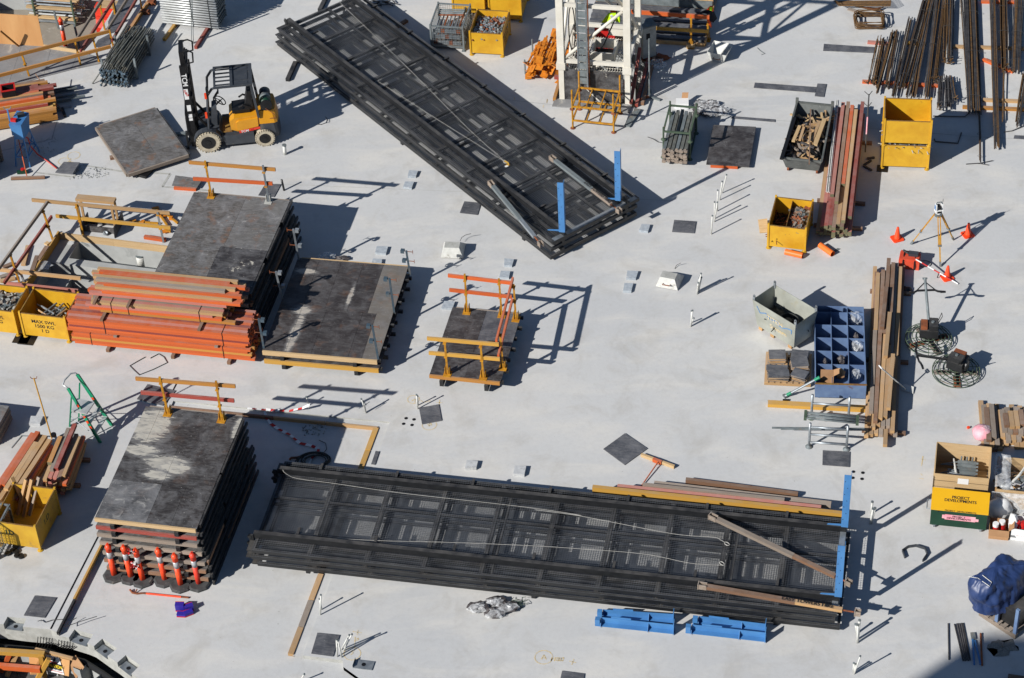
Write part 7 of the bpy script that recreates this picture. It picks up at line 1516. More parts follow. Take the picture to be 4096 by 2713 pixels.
for i, (x, y) in enumerate(((985, 655), (1130, 668), (1232, 695), (1422, 692), (1558, 738), (1715, 728))):
    b = q(41, x, y); b.z = sdz if i >= 0 else 0; b = q(41, x, y, sdz)
    bollard(['leftmost orange bollard of the row of six', 'second orange bollard from the left', 'third orange bollard, tangled with striped tape', 'fourth orange bollard from the left', 'fifth orange bollard from the left', 'rightmost faded orange bollard of the row of six'][i], b, ((.0, 0), (-.03, 0), (-.03, .0), (-.03, 0), (-.02, 0), (-.03, 0))[i], 'orange_plastic' if i < 5 else 'red_plastic', 1.05, i == 2)
bollard('orange and grey bollard on the lower floor behind the guardrail', q('E', 970, 690, -1.2))
# bundle of scaffold tubes with blue ends
t0 = q('E', 1500, 1262); tb = Fr((t0.x, t0.y, 0), math.radians(-13)); t = thing('tube_bundle', 'strapped bundle of grey scaffold tubes with blue clamps at the ends', 'scaffold tube', tb(0, 0), tb.rz)
for r in range(9):
    for c_ in range(13):
        x = .04 + c_ * .066 + (r % 2) * .033; z = .08 + r * .058
        if 0 < r < 7 and 0 < c_ < 11 and (r + c_) % 2: continue
        y0 = rj(.09); y1 = 2.35 + rj(.09); dx = .22 + rj(.05)
        m = MB(tb); m.tube((x, y0, z), (x + dx * .2, y1, z + rj(.01)), .022, 7); s_ = m.build('tube', 'scaf_grey', t)
        m = MB(tb); m.cbox((x + rj(.01), y0 - .02, z), .06, .05, .05, rj(.5), rj(.5), rj(.5)); m.build('end_clamp', 'scaf_blue', s_)
for i in range(7): m = MB(tb); m.tube((.1 + i * .1, .15 + rj(.2), .62), (.35 + i * .09, 2.2 + rj(.2), .64 + rj(.02)), .022, 7); m.build('tube', 'scaf_grey', t)
for y in (.45, 1.7): m = MB(tb); m.bar((.98, y, 0), (.98, y, .72), .06, .05); m.bar((-.05, y, 0), (-.05, y, .62), .06, .05); m.bar((-.05, y, .03), (1.0, y, .03), .06, .05); m.build('stillage_frame', 'galv_dull', t)
tag(MB().tube(q('E', 1365, 1240, .02), q('E', 1470, 1090, .25), .02, 7).build('loose_tube', 'scaf_grey'), 'loose tube poking out at the left of the tube bundle', 'tube')
# stack of aluminium decks
a0 = q('W', 560, 765, .12); al = Fr((q('W', 395, 745, .1).x, q('W', 395, 745, .1).y, 0), math.radians(-16.3))
for i, (x, y, x2, y2, mt) in enumerate(((440, 1250, 790, 770, 'wood_yellow'), (1430, 1500, 1810, 890, 'wood_red'))): p0 = q('W', x, y, .05); p1 = q('W', x2, y2, .05); p1 = p1 + (p1 - p0).normalized() * 1.2; tag(plank('bearer_timber', p0, p1, .09, .1, mt), ('yellow', 'red')[i] + ' timber sticking out under the aluminium decks', 'timber')
for i in range(15):
    z = .11 + i * .088; dx = rj(.02); t = thing('aluminium_deck', 'aluminium scaffold deck, number %s from the bottom of the tall stack' % ['one', 'two', 'three', 'four', 'five', 'six', 'seven', 'eight', 'nine', 'ten', 'eleven', 'twelve', 'thirteen', 'fourteen', 'fifteen'][i], 'deck', al(dx, 0, z), al.rz, 'stacked aluminium decks')
    m = MB(al); m.tube((dx, .03, z + .035), (1.82 + dx, .03, z + .035), .03, 10); m.build('front_tube', 'alu', t, True); m = MB(al); m.box(dx + .02, .13, z + .02, 1.8 + dx, .72, z + .05); m.build('deck_panel', 'galv_dull', t); m = MB(al); m.tube((dx, .75, z + .035), (1.82 + dx, .75, z + .035), .034, 8); m.build('back_tube', 'galv_dull', t)
for i, (x0, x1) in enumerate(((1305, 1285), (1365, 1320))): p = q('W', x0, 1365, .0); tp = q('W', x1, -30, rise(p, 'W', x1, -30)); m = MB(); m.bar(p, tp, .04, .014); tag(m.build('lifting_sling', 'galv_dull'), ('left', 'right')[i] + ' of two pale slings hanging in front of the aluminium decks', 'sling', 'slings at the aluminium decks')
m = MB(al); m.box(1.0, -.008, .1, 1.02, -.004, 1.45); m.box(1.58, -.008, .1, 1.6, -.004, 1.45); tag(m.build('black_strap', 'black'), 'pair of black straps round the aluminium decks', 'strap')['kind'] = 'stuff'
# left timber stack with tool bag
l0, l1 = q(11, 490, 1030), q(11, 0, 1112); lr = math.atan2((l0 - l1).y, (l0 - l1).x); fl_ = Fr((l0.x, l0.y, 0), lr)
fl2 = Fr(fl_(-3.4, 0), lr)
for i, x in enumerate((1.0, 2.9)): block(('left', 'right')[i] + ' spacer under the orange timber stack at the left edge', fl2, x, -.02, 1.5, .03, .08, .05)
bundle('lower yellow-orange pack of timbers at the left edge', fl2, 3.38, 4, 14, .105, .085, .06, mats=('wood_ochre', 'wood_orange', 'wood_yellow'), front=['wood_ochre'], jx=.05, group='timber packs at the left edge')
bundle('upper red pack of stepped timbers at the left edge', fl2, 3.15, 3, 11, .105, .09, .41, y0=.25, mats=('wood_red', 'wood_orange', 'wood_brown', 'wood_ochre'), jx=.22, group='timber packs at the left edge', shape=[11, 10, 9], straps=(1.65,))
fbg = Fr(q(11, 78, 800, .7), lr); t = thing('tool_bag', 'open red and black tool bag on the red timber stack', 'bag', fbg(0, 0), lr)
for b in ((-.2, -.14, 0, .2, -.12, .2), (-.2, .12, 0, .2, .14, .26), (-.2, -.12, 0, -.18, .12, .22), (.18, -.12, 0, .2, .12, .22)): m = MB(fbg); m.box(*b); m.build('side', 'black', t)
for b in ((-.21, -.15, .2, .21, -.11, .23), (-.21, .11, .26, .21, .15, .29), (-.21, -.11, .22, -.17, .11, .25), (.17, -.11, .22, .21, .11, .25)): m = MB(fbg); m.box(*b); m.build('rim', 'red', t)
m = MB(fbg); m.box(-.18, -.12, .01, .18, .12, .03); m.build('base', 'black', t)
for i in range(4): m = MB(fbg); m.cbox((rj(.1), rj(.07), .12), .1, .07, .08, rj(1)); m.build('tool', random.choice(['galv', 'white', 'black']), t)
p0, p1 = q(11, 300, 627, .68), q(11, 545, 968, .04); t = thing('push_broom', 'broom leaning on the end of the red timber stack', 'broom', p1); m = MB(); m.tube(p0, p1, .014, 7); m.build('handle', 'wood_brown', t); m = MB(); m.bar(q(11, 528, 920, .06), q(11, 552, 985, .04), .07, .09); m.build('head', 'black', t)
t = thing('steel_studs', 'loose pile of grey steel studs beside the red timber stack', 'stud', q(11, 450, 720))
for i in range(16):
    y = random.uniform(.0, 1.0); e_ = .25 + random.random() * 1.0; dv_ = fl_.d(1, 0); p = fl_(-.3, .45 + y * 1.05, .03 + (i % 3) * .05); m = MB(); m.bar(p, p + dv_ * e_, .055, .045); m.build('stud', 'galv_dull' if i % 3 else 'galv', t)
# blue hopper stand
feet = [q(11, 135, 1412), q(11, 255, 1420), q(11, 335, 1290), q(11, 215, 1270)]; cz = sum(feet, Vector()) / 4; t = thing('hopper_stand', 'tall blue steel hopper on braced legs', 'stand', cz)
tops = [cz + (f - cz) * .55 + up * 1.0 for f in feet]
for f, tp in zip(feet, tops): m = MB(); m.bar(f, tp, .035, .035); m.build('leg', 'blue', t)
for k in range(4):
    a, b = lerp(feet[k], tops[k], .3), lerp(feet[(k + 1) % 4], tops[(k + 1) % 4], .3); m = MB(); m.bar(a, b, .03, .03); m.build('brace', 'blue', t); m = MB(); m.bar(a, lerp(feet[(k + 1) % 4], tops[(k + 1) % 4], .65), .025, .025); m.build('brace', 'blue', t)
hb = [cz + (tp - Vector((0, 0, 1.0)) - cz) * 1.1 + up * .85 for tp in tops]; ht = [cz + (tp - Vector((0, 0, 1.0)) - cz) * 1.55 + up * 1.42 for tp in tops]; m = MB(); m.hexa(hb, ht); m.build('hopper', 'blue', t)
m = MB(); m.bar(lerp(ht[0], ht[3], .5) + Vector((-.1, 0, -.6)), lerp(ht[0], ht[3], .5) + Vector((-.1, 0, .3)), .04, .04); m.build('lift_post', 'blue', t); c_ = lerp(ht[0], ht[3], .5) + Vector((-.1, 0, .3)); m = MB(); m.path([c_ + Vector((-.1, 0, .08)), c_ + Vector((-.06, 0, 0)), c_ + Vector((.08, 0, 0)), c_ + Vector((.12, 0, .08))], .014, 6); m.build('hook_bar', 'galv', t)
hc = sum(ht, Vector()) / 4; tag(MB().cbox(hc + Vector((.05, .1, .05)), .2, .14, .1, .3).build('drill_case', 'steel_black'), 'black drill lying on the blue hopper', 'tool'); tag(MB().cbox(hc + Vector((-.12, -.14, .05)), .16, .1, .08, -.3).build('red_tool', 'red'), 'small red tool on the blue hopper', 'tool')
m = MB(); m.path([q(11, 190, 1155, .85), q(11, 235, 1170, .7), q(11, 260, 1240, .45), q(11, 320, 1310, .15), q(11, 400, 1365, .03), q(11, 480, 1428, .03)], .02, 7); tag(m.build('red_hose', 'hose', None, True), 'red hose trailing from the blue hopper', 'hose')
t = thing('wide_broom', 'wide broom leaning on the blue hopper', 'broom', q(11, 230, 1500)); plank('head', q(11, 95, 1512, .06), q(11, 380, 1502, .06), .07, .07, 'wood_brown', t); plank('bristles', q(11, 95, 1518, .02), q(11, 380, 1508, .02), .09, .035, 'black', t); m = MB(); m.tube(q(11, 228, 1495, .08), q(11, 138, 1100, .95), .015, 7); m.build('handle', 'wood_orange', t)
t = thing('angle_grinder', 'green and red grinder on the slab by the blue hopper', 'tool', q(11, 185, 1460)); m = MB(); m.bar(q(11, 145, 1462, .06), q(11, 235, 1455, .06), .08, .08); m.build('body', 'green_dark', t); m = MB(); m.lathe(q(11, 195, 1448, .06), [(.06, 0), (.06, .07)], 10); m.build('gear_case', 'red', t)
heap('broken concrete rubble beside the tilted black mat', Fr(q(11, 730, 1480), 0), -.5, -.2, .7, .3, .005, 110, ['conc_pale', 'conc_pit'], ['block', 'plate'], 'rubble', .02, .25, 'rubble'); heap('fine concrete rubble behind the blue hopper', Fr(q(11, 390, 1240), 0), -.35, -.45, .35, .4, .0, 70, ['conc_pale', 'conc_pit'], ['block'], 'rubble', .02, .22, 'rubble')
# ================================================================ sump pit guardrails and the trestle
guard('two-rail timber guardrail behind the sump pit', [('P', 1095, 588, 1000, 190), ('P', 2152, 690, 2070, 292)], [(('P', 420, 132), ('P', 2235, 305), 1.02, 'wood_raw', .1), (('P', 735, 342), ('P', 2245, 498), .55, 'wood_yellow', .1)], None, ['yellow_post', 'galv'], foot=False)
guard('two-rail guardrail along the left of the sump pit', [('P', 692, 650, 560, 255), ('P', 258, 1225, 140, 870)], [(('P', 620, 165), ('P', -60, 1095), 1.02, 'wood_grey', .1), (('P', 680, 350), ('P', 55, 1225), .5, 'wood_red', .1)], None, 'yellow_post', foot=False)
guard('two-rail guardrail in front of the sump pit, behind the yellow bins', [('P', 325, 1232, 270, 1090)], [(('P', -60, 1045), ('P', 1062, 1165), .42, 'wood_raw', .1), (('P', 75, 1228), ('P', 1030, 1330), .12, 'wood_pink', .1)], None, 'galv', foot=False)
tz = thing('box_mould', 'timber trestle standing in a black plywood box mould', 'mould', q('P', 1300, 560)); fz = Fr((q('P', 1100, 545).x, q('P', 1100, 545).y, 0), GR)
Lz = .95
for b in ((0, 0, 0, Lz, .02, .2), (0, .35, 0, Lz, .37, .2), (-.02, -.15, 0, 0, .5, .28), (Lz, -.18, 0, Lz + .02, .6, .34)): m = MB(fz); m.box(*b); m.build('ply_side', 'ply_black', tz)
for x, y in ((-.05, .05), (-.05, .3), (Lz - .02, .05), (Lz - .02, .3)): plank('leg', fz(x, y, .0), fz(x, y, .95), .06, .09, 'wood_raw', tz)
plank('top_board', fz(-.1, .2, 1.0), fz(Lz + .05, .2, 1.0), .22, .08, 'wood_raw', tz)
for i, (k, a, b) in enumerate((('P', (1745, 415), (2080, 440)), ('P', (2045, 245), (2200, 470)), ('P', (2190, 320), (2340, 440)), ('P', (2180, 540), (2245, 548)))):
    p0, p1 = q(k, *a, .06), q(k, *b, .06); t = thing('rail_bracket', ('lying flat behind the sump rail', 'slanting behind the galvanised post', 'rightmost, half behind the ply stack', 'short foot plate on the slab')[i] + ': orange guardrail bracket', 'bracket', p0, 0, 'orange brackets by the sump pit'); m = MB(); m.bar(p0, p1, .05, .05); m.build('post', 'yellow_post', t); m = MB(); m.cbox(p0, .2, .15, .02, .3); m.build('plate', 'prop_orange', t)
    if i < 3: m = MB(); m.cbox(lerp(p0, p1, .4), .09, .12, .08, GR); m.build('clip', 'prop_orange', t)
tag(plank('timber_offcut', q('P', 1900, 618, .05), q('P', 2180, 660, .05), .1, .09, 'wood_orange'), 'orange timber offcut by the galvanised sump post', 'timber')
for i, (a, b, mt) in enumerate((((370, 735), (305, 990), 'wood_raw'), ((620, 745), (500, 930), 'wood_brown'), ((490, 870), (425, 1060), 'wood_brown'), ((40, 1020), (160, 970), 'wood_brown'), ((0, 1150), (170, 1095), 'wood_grey'), ((0, 1200), (200, 1160), 'wood_raw'), ((640, 690), (600, 720), 'wood_pale'))):
    tag(plank('loose_board', q('P', *a, .05), q('P', *b, .05), .12, .05, mt), ('raw board under the red sump rail', 'upper brown board beside the upstand', 'lower brown board beside the upstand', 'short brown board near the bins', 'grey board near the bins', 'raw board nearest the bins', 'pale wedge by the upstand corner')[i], 'board', 'loose boards beside the sump pit')
blobbag('plastic_bag', 'crumpled clear bag lying on the sump floor', q('P', 600, 1225, -.6), .28, .2, .18, 'film', 'bag', 7, .4); blobbag('plastic_cup', 'clump of clear film on the sump ledge', q('P', 945, 775, -.2), .09, .1, .1, 'film', 'plastic', 6, .3)
blobbag('paint_tin_heap', 'small red-topped tin beside the box mould', q('P', 1395, 590), .08, .08, .12, 'galv', 'tin', 6, .05)
# ================================================================ near left: timbers, cage, ladder
def pile(label, k, a, b, wd_, rows, cols, mats, z0=.1, jx=.12):
    p0, p1 = q(k, *a), q(k, *b); rz = math.atan2((p1 - p0).y, (p1 - p0).x); fr = Fr((p0.x, p0.y, 0), rz); L_ = (p1 - p0).length
    for i, x in enumerate((.3, L_ - .3)): tag(plank('bearer', fr(x, -wd_ - .15, .05), fr(x, .15, .05), .09, .09, 'wood_brown'), ('near', 'far')[i] + ' bearer under the ' + label, 'bearer')
    t = thing('timber_pile', label, 'timber', fr(0, 0), rz, 'rough timber piles at near left'); w = wd_ / cols
    for r in range(rows):
        for c_ in range(cols - (1 if r == rows - 1 else 0)):
            plank('plank', fr(rj(jx), -(c_ + .5) * w + rj(.015) - (w / 2 if r == rows - 1 else 0), z0 + (r + .5) * .085 + rj(.004)), fr(L_ + rj(jx), -(c_ + .5) * w + rj(.03) - (w / 2 if r == rows - 1 else 0), z0 + (r + .5) * .085), w * .93, .08, random.choice(mats), t)
    return t, fr
RM = ['wood_brown', 'wood_brown', 'wood_raw', 'wood_orange', 'wood_grey', 'wood_raw', 'wood_raw', 'wood_pink']
tp_, fp_ = pile('heaped red and brown timbers beside the green ladder', 'T', (470, 850), (640, 420), .62, 6, 6, RM, .1, .14)
plank('plank', fp_(.35, -.1, .68), fp_(1.25, -.12, .7), .11, .1, 'wood_ochre', tp_, endm='wood_end'); plank('plank', fp_(.2, -.3, .66), fp_(1.75, -.34, .68), .1, .09, 'wood_red', tp_); plank('plank', fp_(.15, -.2, .66), fp_(1.6, -.22, .67), .09, .08, 'wood_grey', tp_)
pile('long brown timbers at the left edge behind the yellow bin', 'T', (-60, 950), (290, 420), .75, 5, 6, RM, .1, .25)
tag(MB().path([q('T', 120, 385, .35), q('T', 225, 260, .4), q('T', 300, 265, .4), q('T', 385, 300, .3)], .02, 6).build('bent_pipe', 'galv_dull'), 'bent grey pipe lying over the left timbers', 'pipe')
tag(MB().lathe(q('T', 543, 262, .72), [(.03, 0), (.07, 0), (.07, .06), (.03, .06)], 14).build('tape_roll', 'black'), 'black roll of tape on the heaped timbers', 'roll')
b = q('T', 525, 290, .55); tp2 = q(31, 287, 240, rise(b, 31, 287, 240)); t = thing('wooden_pole', 'thin wooden pole with a forked head standing in the timbers', 'pole', b); m = MB(); m.tube(b, tp2, .018, 7); m.build('pole', 'wood_yellow', t); m = MB(); m.path([tp2 + Vector((-.08, 0, .05)), tp2 + Vector((-.05, 0, -.01)), tp2 + Vector((.06, 0, -.01)), tp2 + Vector((.08, 0, .05))], .01, 5); m.build('fork', 'rust', t)
cgP = q('T', 20, 1500); t = thing('wire_cage', 'grey wire cage at the left edge below the yellow bin', 'cage', cgP); fc_ = Fr((q('T', 55, 1490).x - 1.3, q('T', 55, 1490).y + .25, 0), math.radians(-14))
for x, y in ((0, 0), (1.2, 0), (0, 1), (1.2, 1)): m = MB(fc_); m.bar((x, y, 0), (x, y, .8), .05, .05); m.build('post', 'galv_dull', t)
for a, b in (((0, 0), (1.2, 0)), ((1.2, 0), (1.2, 1)), ((0, 1), (1.2, 1))):
    for z in (.08, .78): m = MB(fc_); m.bar((*a, z), (*b, z), .04, .04); m.build('rail', 'galv_dull', t)
    m = MB(fc_); A_ = Vector((*a, 0)); B_ = Vector((*b, 0))
    for i in range(1, 12): p = lerp(A_, B_, i / 12); m.bar(p + up * .08, p + up * .78, .008, .008)
    for i in range(1, 8): m.bar(A_ + up * (.08 + i * .09), B_ + up * (.08 + i * .09), .008, .008)
    m.build('mesh_side', 'galv_dull', t)['kind'] = 'stuff'
t = thing('ply_offcuts', 'stack of dusty ply sheets at the left edge above the timbers', 'plywood', q('T', 0, 330)); fo_ = Fr((q('T', 15, 330).x - 1.2, q('T', 15, 330).y + .2, 0), math.radians(-14))
for i in range(16): m = MB(fo_); x = rj(.02); m.box(x, rj(.02), .02 + i * .03, 1.2 + x, .9, .045 + i * .03); m.build('ply_sheet', 'ply_grey2' if i % 2 else 'wood_grey', t)
for i, (x, y) in enumerate(((85, 1460), (130, 1430), (165, 1440), (175, 1480), (215, 1490), (160, 1385))): tag(MB().lathe(q('T', x, y), [(.02, 0), (.07, 0), (.08, .025), (.07, .05), (.02, .05)], 14).build('rubber_disc', 'black'), ('leftmost', 'second', 'third', 'fourth', 'rightmost', 'hidden topmost')[i] + ' black rubber disc under the near left yellow bin', 'disc', 'black rubber discs')
# ladder
t = thing('platform_ladder', 'green fibreglass platform step ladder with aluminium handrail', 'ladder', q(31, 760, 680)); zT = 1.62
F1, F2 = q(31, 850, 785), q(31, 948, 640); T1, T2 = q(31, 577, 325, zT), q(31, 655, 208, zT); Rr1, Rr2 = q(31, 590, 645), q(31, 668, 595)
for a, b in ((F1, T1), (F2, T2)): m = MB(); m.bar(a, b, .04, .085, (0, 0, 1)); m.build('front_rail', 'green_fibre', t)
r1t, r2t = q(31, 605, 405, 1.15), q(31, 675, 285, 1.2)
for a, b in ((Rr1, r1t), (Rr2, r2t)): m = MB(); m.bar(a, b, .035, .07, (0, 1, 0)); m.build('rear_rail', 'green_fibre', t)
pz = .98; P_ = [q(31, x, y, pz) for x, y in ((607, 522), (735, 552), (802, 452), (655, 420))]; m = MB(); m.ext(P_, up * .04); m.build('platform', 'alu', t)
for f_ in (.18, .36): a, b = lerp(F1, T1, f_), lerp(F2, T2, f_); m = MB(); m.bar(a, b, .1, .03); m.build('step', 'alu', t)
m = MB(); m.path([T1, q(31, 532, 297, zT + .03), q(31, 548, 255, zT + .06), q(31, 600, 200, zT + .06), q(31, 640, 197, zT + .04), T2], .022, 8); m.build('handrail', 'alu', t, True)
for a, b in ((lerp(F1, T1, .1), lerp(Rr1, r1t, .35)), (lerp(F2, T2, .1), lerp(Rr2, r2t, .35)), (Rr1 + up * .1, Rr2 + up * .1), (lerp(Rr1, r1t, .45), lerp(Rr2, r2t, .45)), (P_[0], lerp(Rr2, r2t, .2)), (P_[1], lerp(Rr1, r1t, .2))): m = MB(); m.tube(a, b, .011, 6); m.build('brace', 'galv', t)
for rail_ in ((F1, T1), (F2, T2)):
    for i in range(5 if rail_[0] is F1 else 1):
        f_ = .3 + i * .1 if rail_[0] is F1 else .55; d = (rail_[1] - rail_[0]).normalized(); c_ = lerp(*rail_, f_); s_ = d.cross(up).normalized(); m = MB(); m.bar(c_ - d * .04 + Vector((0, -.045, .0)), c_ + d * .04 + Vector((0, -.045, 0)), .05, .004, (0, -1, 0)); m.build('sprayed_letter', 'orange_plastic', t)
# ================================================================ small things on the slab
def fblock(label, k, x0, y0, x1, y1, h=.07, mat='foam', group='small pale foam blocks'):
    w = (x1 - x0); P_ = [q(k, x0, y1, h), q(k, x1 - w * .18, y1 + 4, h), q(k, x1, y0 + 5, h), q(k, x0 + w * .14, y0, h)]; P_ = [p + Vector((rj(.02), rj(.02), 0)) for p in P_]; m = MB(); m.ext([p - up * h for p in P_], up * h); return tag(m.build('foam_block', mat), label, 'block', group)
for a in (('foam block beside the diagonal platform, farther of its pair', 22, 1172, 75, 1250, 120), ('foam block beside the diagonal platform, nearer of its pair', 22, 1145, 157, 1225, 203), ('foam block behind the low formwork pair, farther one', 22, 935, 642, 1030, 693), ('foam block behind the low formwork pair, nearer one', 22, 910, 735, 990, 775), ('farther foam block right of the upturned tub', 22, 1892, 737, 1975, 786), ('nearer foam block right of the upturned tub', 22, 1858, 828, 1942, 876), ('foam block at the far left corner of the small platform', 22, 1432, 1055, 1530, 1105),
          ('foam block left of the black rectangular mat by the conduits', 23, 1042, 477, 1122, 527), ('farther foam block of the pair in the middle of the slab', 23, 940, 823, 1028, 879), ('nearer foam block of the pair in the middle of the slab', 23, 913, 918, 998, 974)): fblock(*a)
for a in (('left of two rough concrete blocks above the near platform', 32, 1830, 930, 1932, 998), ('right of two rough concrete blocks above the near platform', 33, 118, 980, 222, 1050), ('rough concrete block left of the wooden pole', 31, 245, 555, 362, 622)): fblock(*a, .09, 'conc_block', 'rough concrete blocks')
def conduits(label, lst, k, r=.018, mat='white_pipe', cap=True):
    b0 = q(k, lst[0][0], lst[0][1]); t = thing('conduit_stub', label, 'conduit', b0, 0, 'conduit stubs cast in the slab')
    for (bx, by, tx, ty) in lst:
        b = q(k, bx, by); z = rise(b, k, tx, ty); tp = q(k, tx, ty, z); m = MB(); m.tube(b, tp, r, 8); s_ = m.build('pipe', mat, t, True)
        if cap: m = MB(); m.tube(tp, tp + (tp - b).normalized() * .03, r * 1.3, 8); m.build('cap', 'galv_dull', s_)
for i, c_ in enumerate(((1657, 248, 1690, 115), (1640, 300, 1658, 165), (1622, 382, 1625, 230), (1600, 462, 1622, 320), (1601, 440, 1602, 318), (1577, 555, 1585, 420))): conduits(('farthest', 'second farthest', 'third farthest', 'leaning fourth', 'short fourth', 'nearest')[i] + ' white conduit stub of the row left of the yellow bin', [c_], 23)
conduits('tight cluster of white conduits in the middle right of the slab', [(1470, 1000, 1500, 852), (1474, 990, 1494, 870), (1478, 978, 1488, 885), (1470, 1003, 1480, 920), (1482, 980, 1504, 880)], 23); conduits('pair of white conduits left of the galvanised skip', [(1423, 1245, 1437, 1128), (1427, 1240, 1430, 1132), (1430, 1215, 1445, 1185)], 23)
conduits('single conduit with striped tape tied to it', [(500, 470, 478, 402)], 32); conduits('grey conduit cluster with a stick through it', [(985, 535, 945, 420), (980, 530, 960, 440), (982, 532, 968, 450)], 32); tag(MB().tube(q(32, 922, 498, .3), q(32, 1015, 440, .3), .008, 5).build('thin_stick', 'galv'), 'thin stick through the grey conduit cluster', 'stick')
conduits('white conduit pair beside the square black mat and drilled holes', [(1422, 500, 1412, 385), (1424, 470, 1420, 395)], 32); conduits('tall white conduit below the near platform', [(605, 990, 610, 822), (617, 945, 600, 858)], 42); conduits('splayed white conduits beside the mat at the near edge', [(752, 1350, 745, 1205), (790, 1355, 758, 1215), (785, 1290, 852, 1168), (805, 1300, 876, 1162)], 42)
conduits('white conduits right of the near platform, by the blue post', [(1045, 205, 1068, 80), (1050, 120, 1062, 20), (1052, 200, 1085, 75)], 44, .026); conduits('lumpy white conduits below the right end of the near platform', [(935, 1230, 938, 1080), (938, 1200, 952, 1040), (930, 1150, 920, 1075)], 44, .026); conduits('white conduits at the bottom edge near the right', [(905, 1500, 957, 1350), (898, 1480, 903, 1410), (905, 1490, 918, 1418)], 44)
conduits('stubby white pipe with a brown foot behind the forklift', [(297, 1310, 290, 1235)], 12, .05); conduits('dark pipe stub behind the middle formwork stack', [(255, 228, 236, 148)], 22, .03, 'steel_black', False); conduits('white stub at the bottom edge left of centre', [(440, 1545, 465, 1505)], 42)
for k, pts, lab in ((32, ((1323, 580), (1390, 590), (1302, 627), (1373, 637)), 'square black mat'), (34, ((885, 1033), (965, 1042), (880, 1085), (958, 1094)), 'far right blue post')):
    for i, p in enumerate(pts): m = MB(); c_ = q(k, *p); m.lathe(c_ + up * .002, [(.045, 0), (.045, .003)], 14); o = m.build('drilled_hole', 'black'); tag(o, ('far left', 'far right', 'near left', 'near right')[i] + ' of the four drilled holes beside the ' + lab, 'hole', 'drilled holes in the slab')
# blue brackets lying in front of the near platform
def angle_bracket(label, a, b, k=43):
    p0, p1 = q(k, *a), q(k, *b); fr = Fr((p0.x, p0.y, 0), math.atan2((p1 - p0).y, (p1 - p0).x)); L_ = (p1 - p0).length; t = thing('angle_bracket', label, 'bracket', fr(0, 0), fr.rz, 'blue angle brackets')
    m = MB(fr); m.box(0, .04, .01, L_, .16, .024); m.box(.12, .16, .01, L_, .174, .18); m.build('angle', 'blue', t)
    for x, h in ((.12, .2), (L_ * .66, .16), (L_ - .03, .34)): m = MB(fr); m.ext([(x, 0, .024), (x, .16, .024), (x, .16, h)] if h < .3 else [(x, 0, .02), (x, .2, .02), (x, .2, h), (x, .05, h)], (.014, 0, 0)); m.build('gusset', 'blue', t)
    m = MB(fr); m.box(.35, .175, .14, .8, .186, .22); m.build('splice_plate', 'blue', t); m = MB(fr); m.box(.0, .05, .024, .11, .16, .2); m.build('end_plate', 'blue', t)
angle_bracket('blue angle bracket nearest the platform in the left pair', (835, 1035), (1500, 1080)); angle_bracket('blue angle bracket nearest the edge in the left pair', (815, 1100), (1500, 1172)); angle_bracket('blue angle bracket nearest the platform in the right pair', (1655, 1090), (2290, 1165)); angle_bracket('blue angle bracket nearest the edge in the right pair', (1595, 1162), (2290, 1240))
# squeegee, crowbar, cartons
t = thing('squeegee', 'orange floor squeegee lying beside the diamond mat', 'squeegee', q(33, 1340, 950)); plank('blade', q(33, 1197, 890, .05), q(33, 1478, 992, .05), .06, .09, 'wood_pale', t); plank('centre', q(33, 1298, 930, .06), q(33, 1370, 957, .06), .075, .1, 'wood_orange', t); m = MB(); m.tube(q(33, 1340, 950, .1), q(33, 1195, 1158, .03), .016, 7); m.build('handle', 'wood_orange', t)
for a in ((1310, 1000), (1375, 975)): m = MB(); m.tube(q(33, 1325, 975, .08), q(33, *a, .05), .005, 5); m.build('stay', 'wire', t)
t = thing('crowbar', 'orange-painted crowbar on the slab below the bollards', 'crowbar', q(41, 1400, 810, sdz)); z = sdz + .02; m = MB(); m.path([q(41, 1225, 803, z), q(41, 1625, 842, z)], .022, 7); m.build('shaft', 'rust', t); m = MB(); m.path([q(41, 1118, 772, z + .03), q(41, 1140, 800, z), q(41, 1180, 808, z), q(41, 1225, 803, z)], .024, 7); m.path([q(41, 1165, 800, z), q(41, 1180, 768, z + .06)], .016, 5); m.build('claw', 'rust', t); m = MB(); m.path([q(41, 1260, 806, z + .002), q(41, 1560, 836, z + .002)], .024, 7); m.build('painted_grip', 'orange_plastic', t)
for i, (x, y, z) in enumerate(((1555, 945, .0), (1625, 985, .0), (1565, 995, .0), (1630, 950, .0))):
    fr = Fr(q(41, x, y, sdz), math.radians((-5, 25, -8, 20)[i])); t = thing('small_carton', ('left top', 'right front', 'left front', 'right rear')[i] + ' of four small blue fixing cartons', 'box', fr(0, 0), fr.rz, 'small blue cartons'); h = (.2, .1, .08, .17)[i]; m = MB(fr); m.box(-.1, -.06, 0, .1, .06, h); m.build('body', 'navy_box', t); m = MB(fr); m.box(-.102, -.062, h, .102, .062, h + .004); m.build('top', 'navy_box' if i else 'navy_box', t); m = MB(fr); m.box(-.103, -.064, 0, .103, -.0605, .03); m.box(-.103, .05, h + .004, .103, .064, h + .006); m.build('red_edge', 'red', t)
for pts, lab in (([(570, 1092), (590, 1055), (660, 1015)], 'bent wire rising at the set-down, left one'), ([(575, 1088), (700, 1045), (835, 1003)], 'straight wire on the set-down, right one'), ([(325, 1045), (360, 1035), (388, 1055), (450, 1035), (540, 1028)], 'wavy wire above the joint strip')): tag(MB().path([q(41, x, y, .02 if i else .05) for i, (x, y) in enumerate(pts)], .009, 5).build('bent_wire', 'wire'), lab, 'wire')
tag(MB().path([q(31, x, y, .012) for x, y in ((1232, 60), (1160, 100), (1100, 135), (1140, 175), (1180, 212), (1300, 165), (1418, 108), (1390, 60), (1345, 33), (1275, 70))], .012, 5).build('wire_loop', 'wire'), 'bent dark wire loop below the orange timber stack', 'wire')
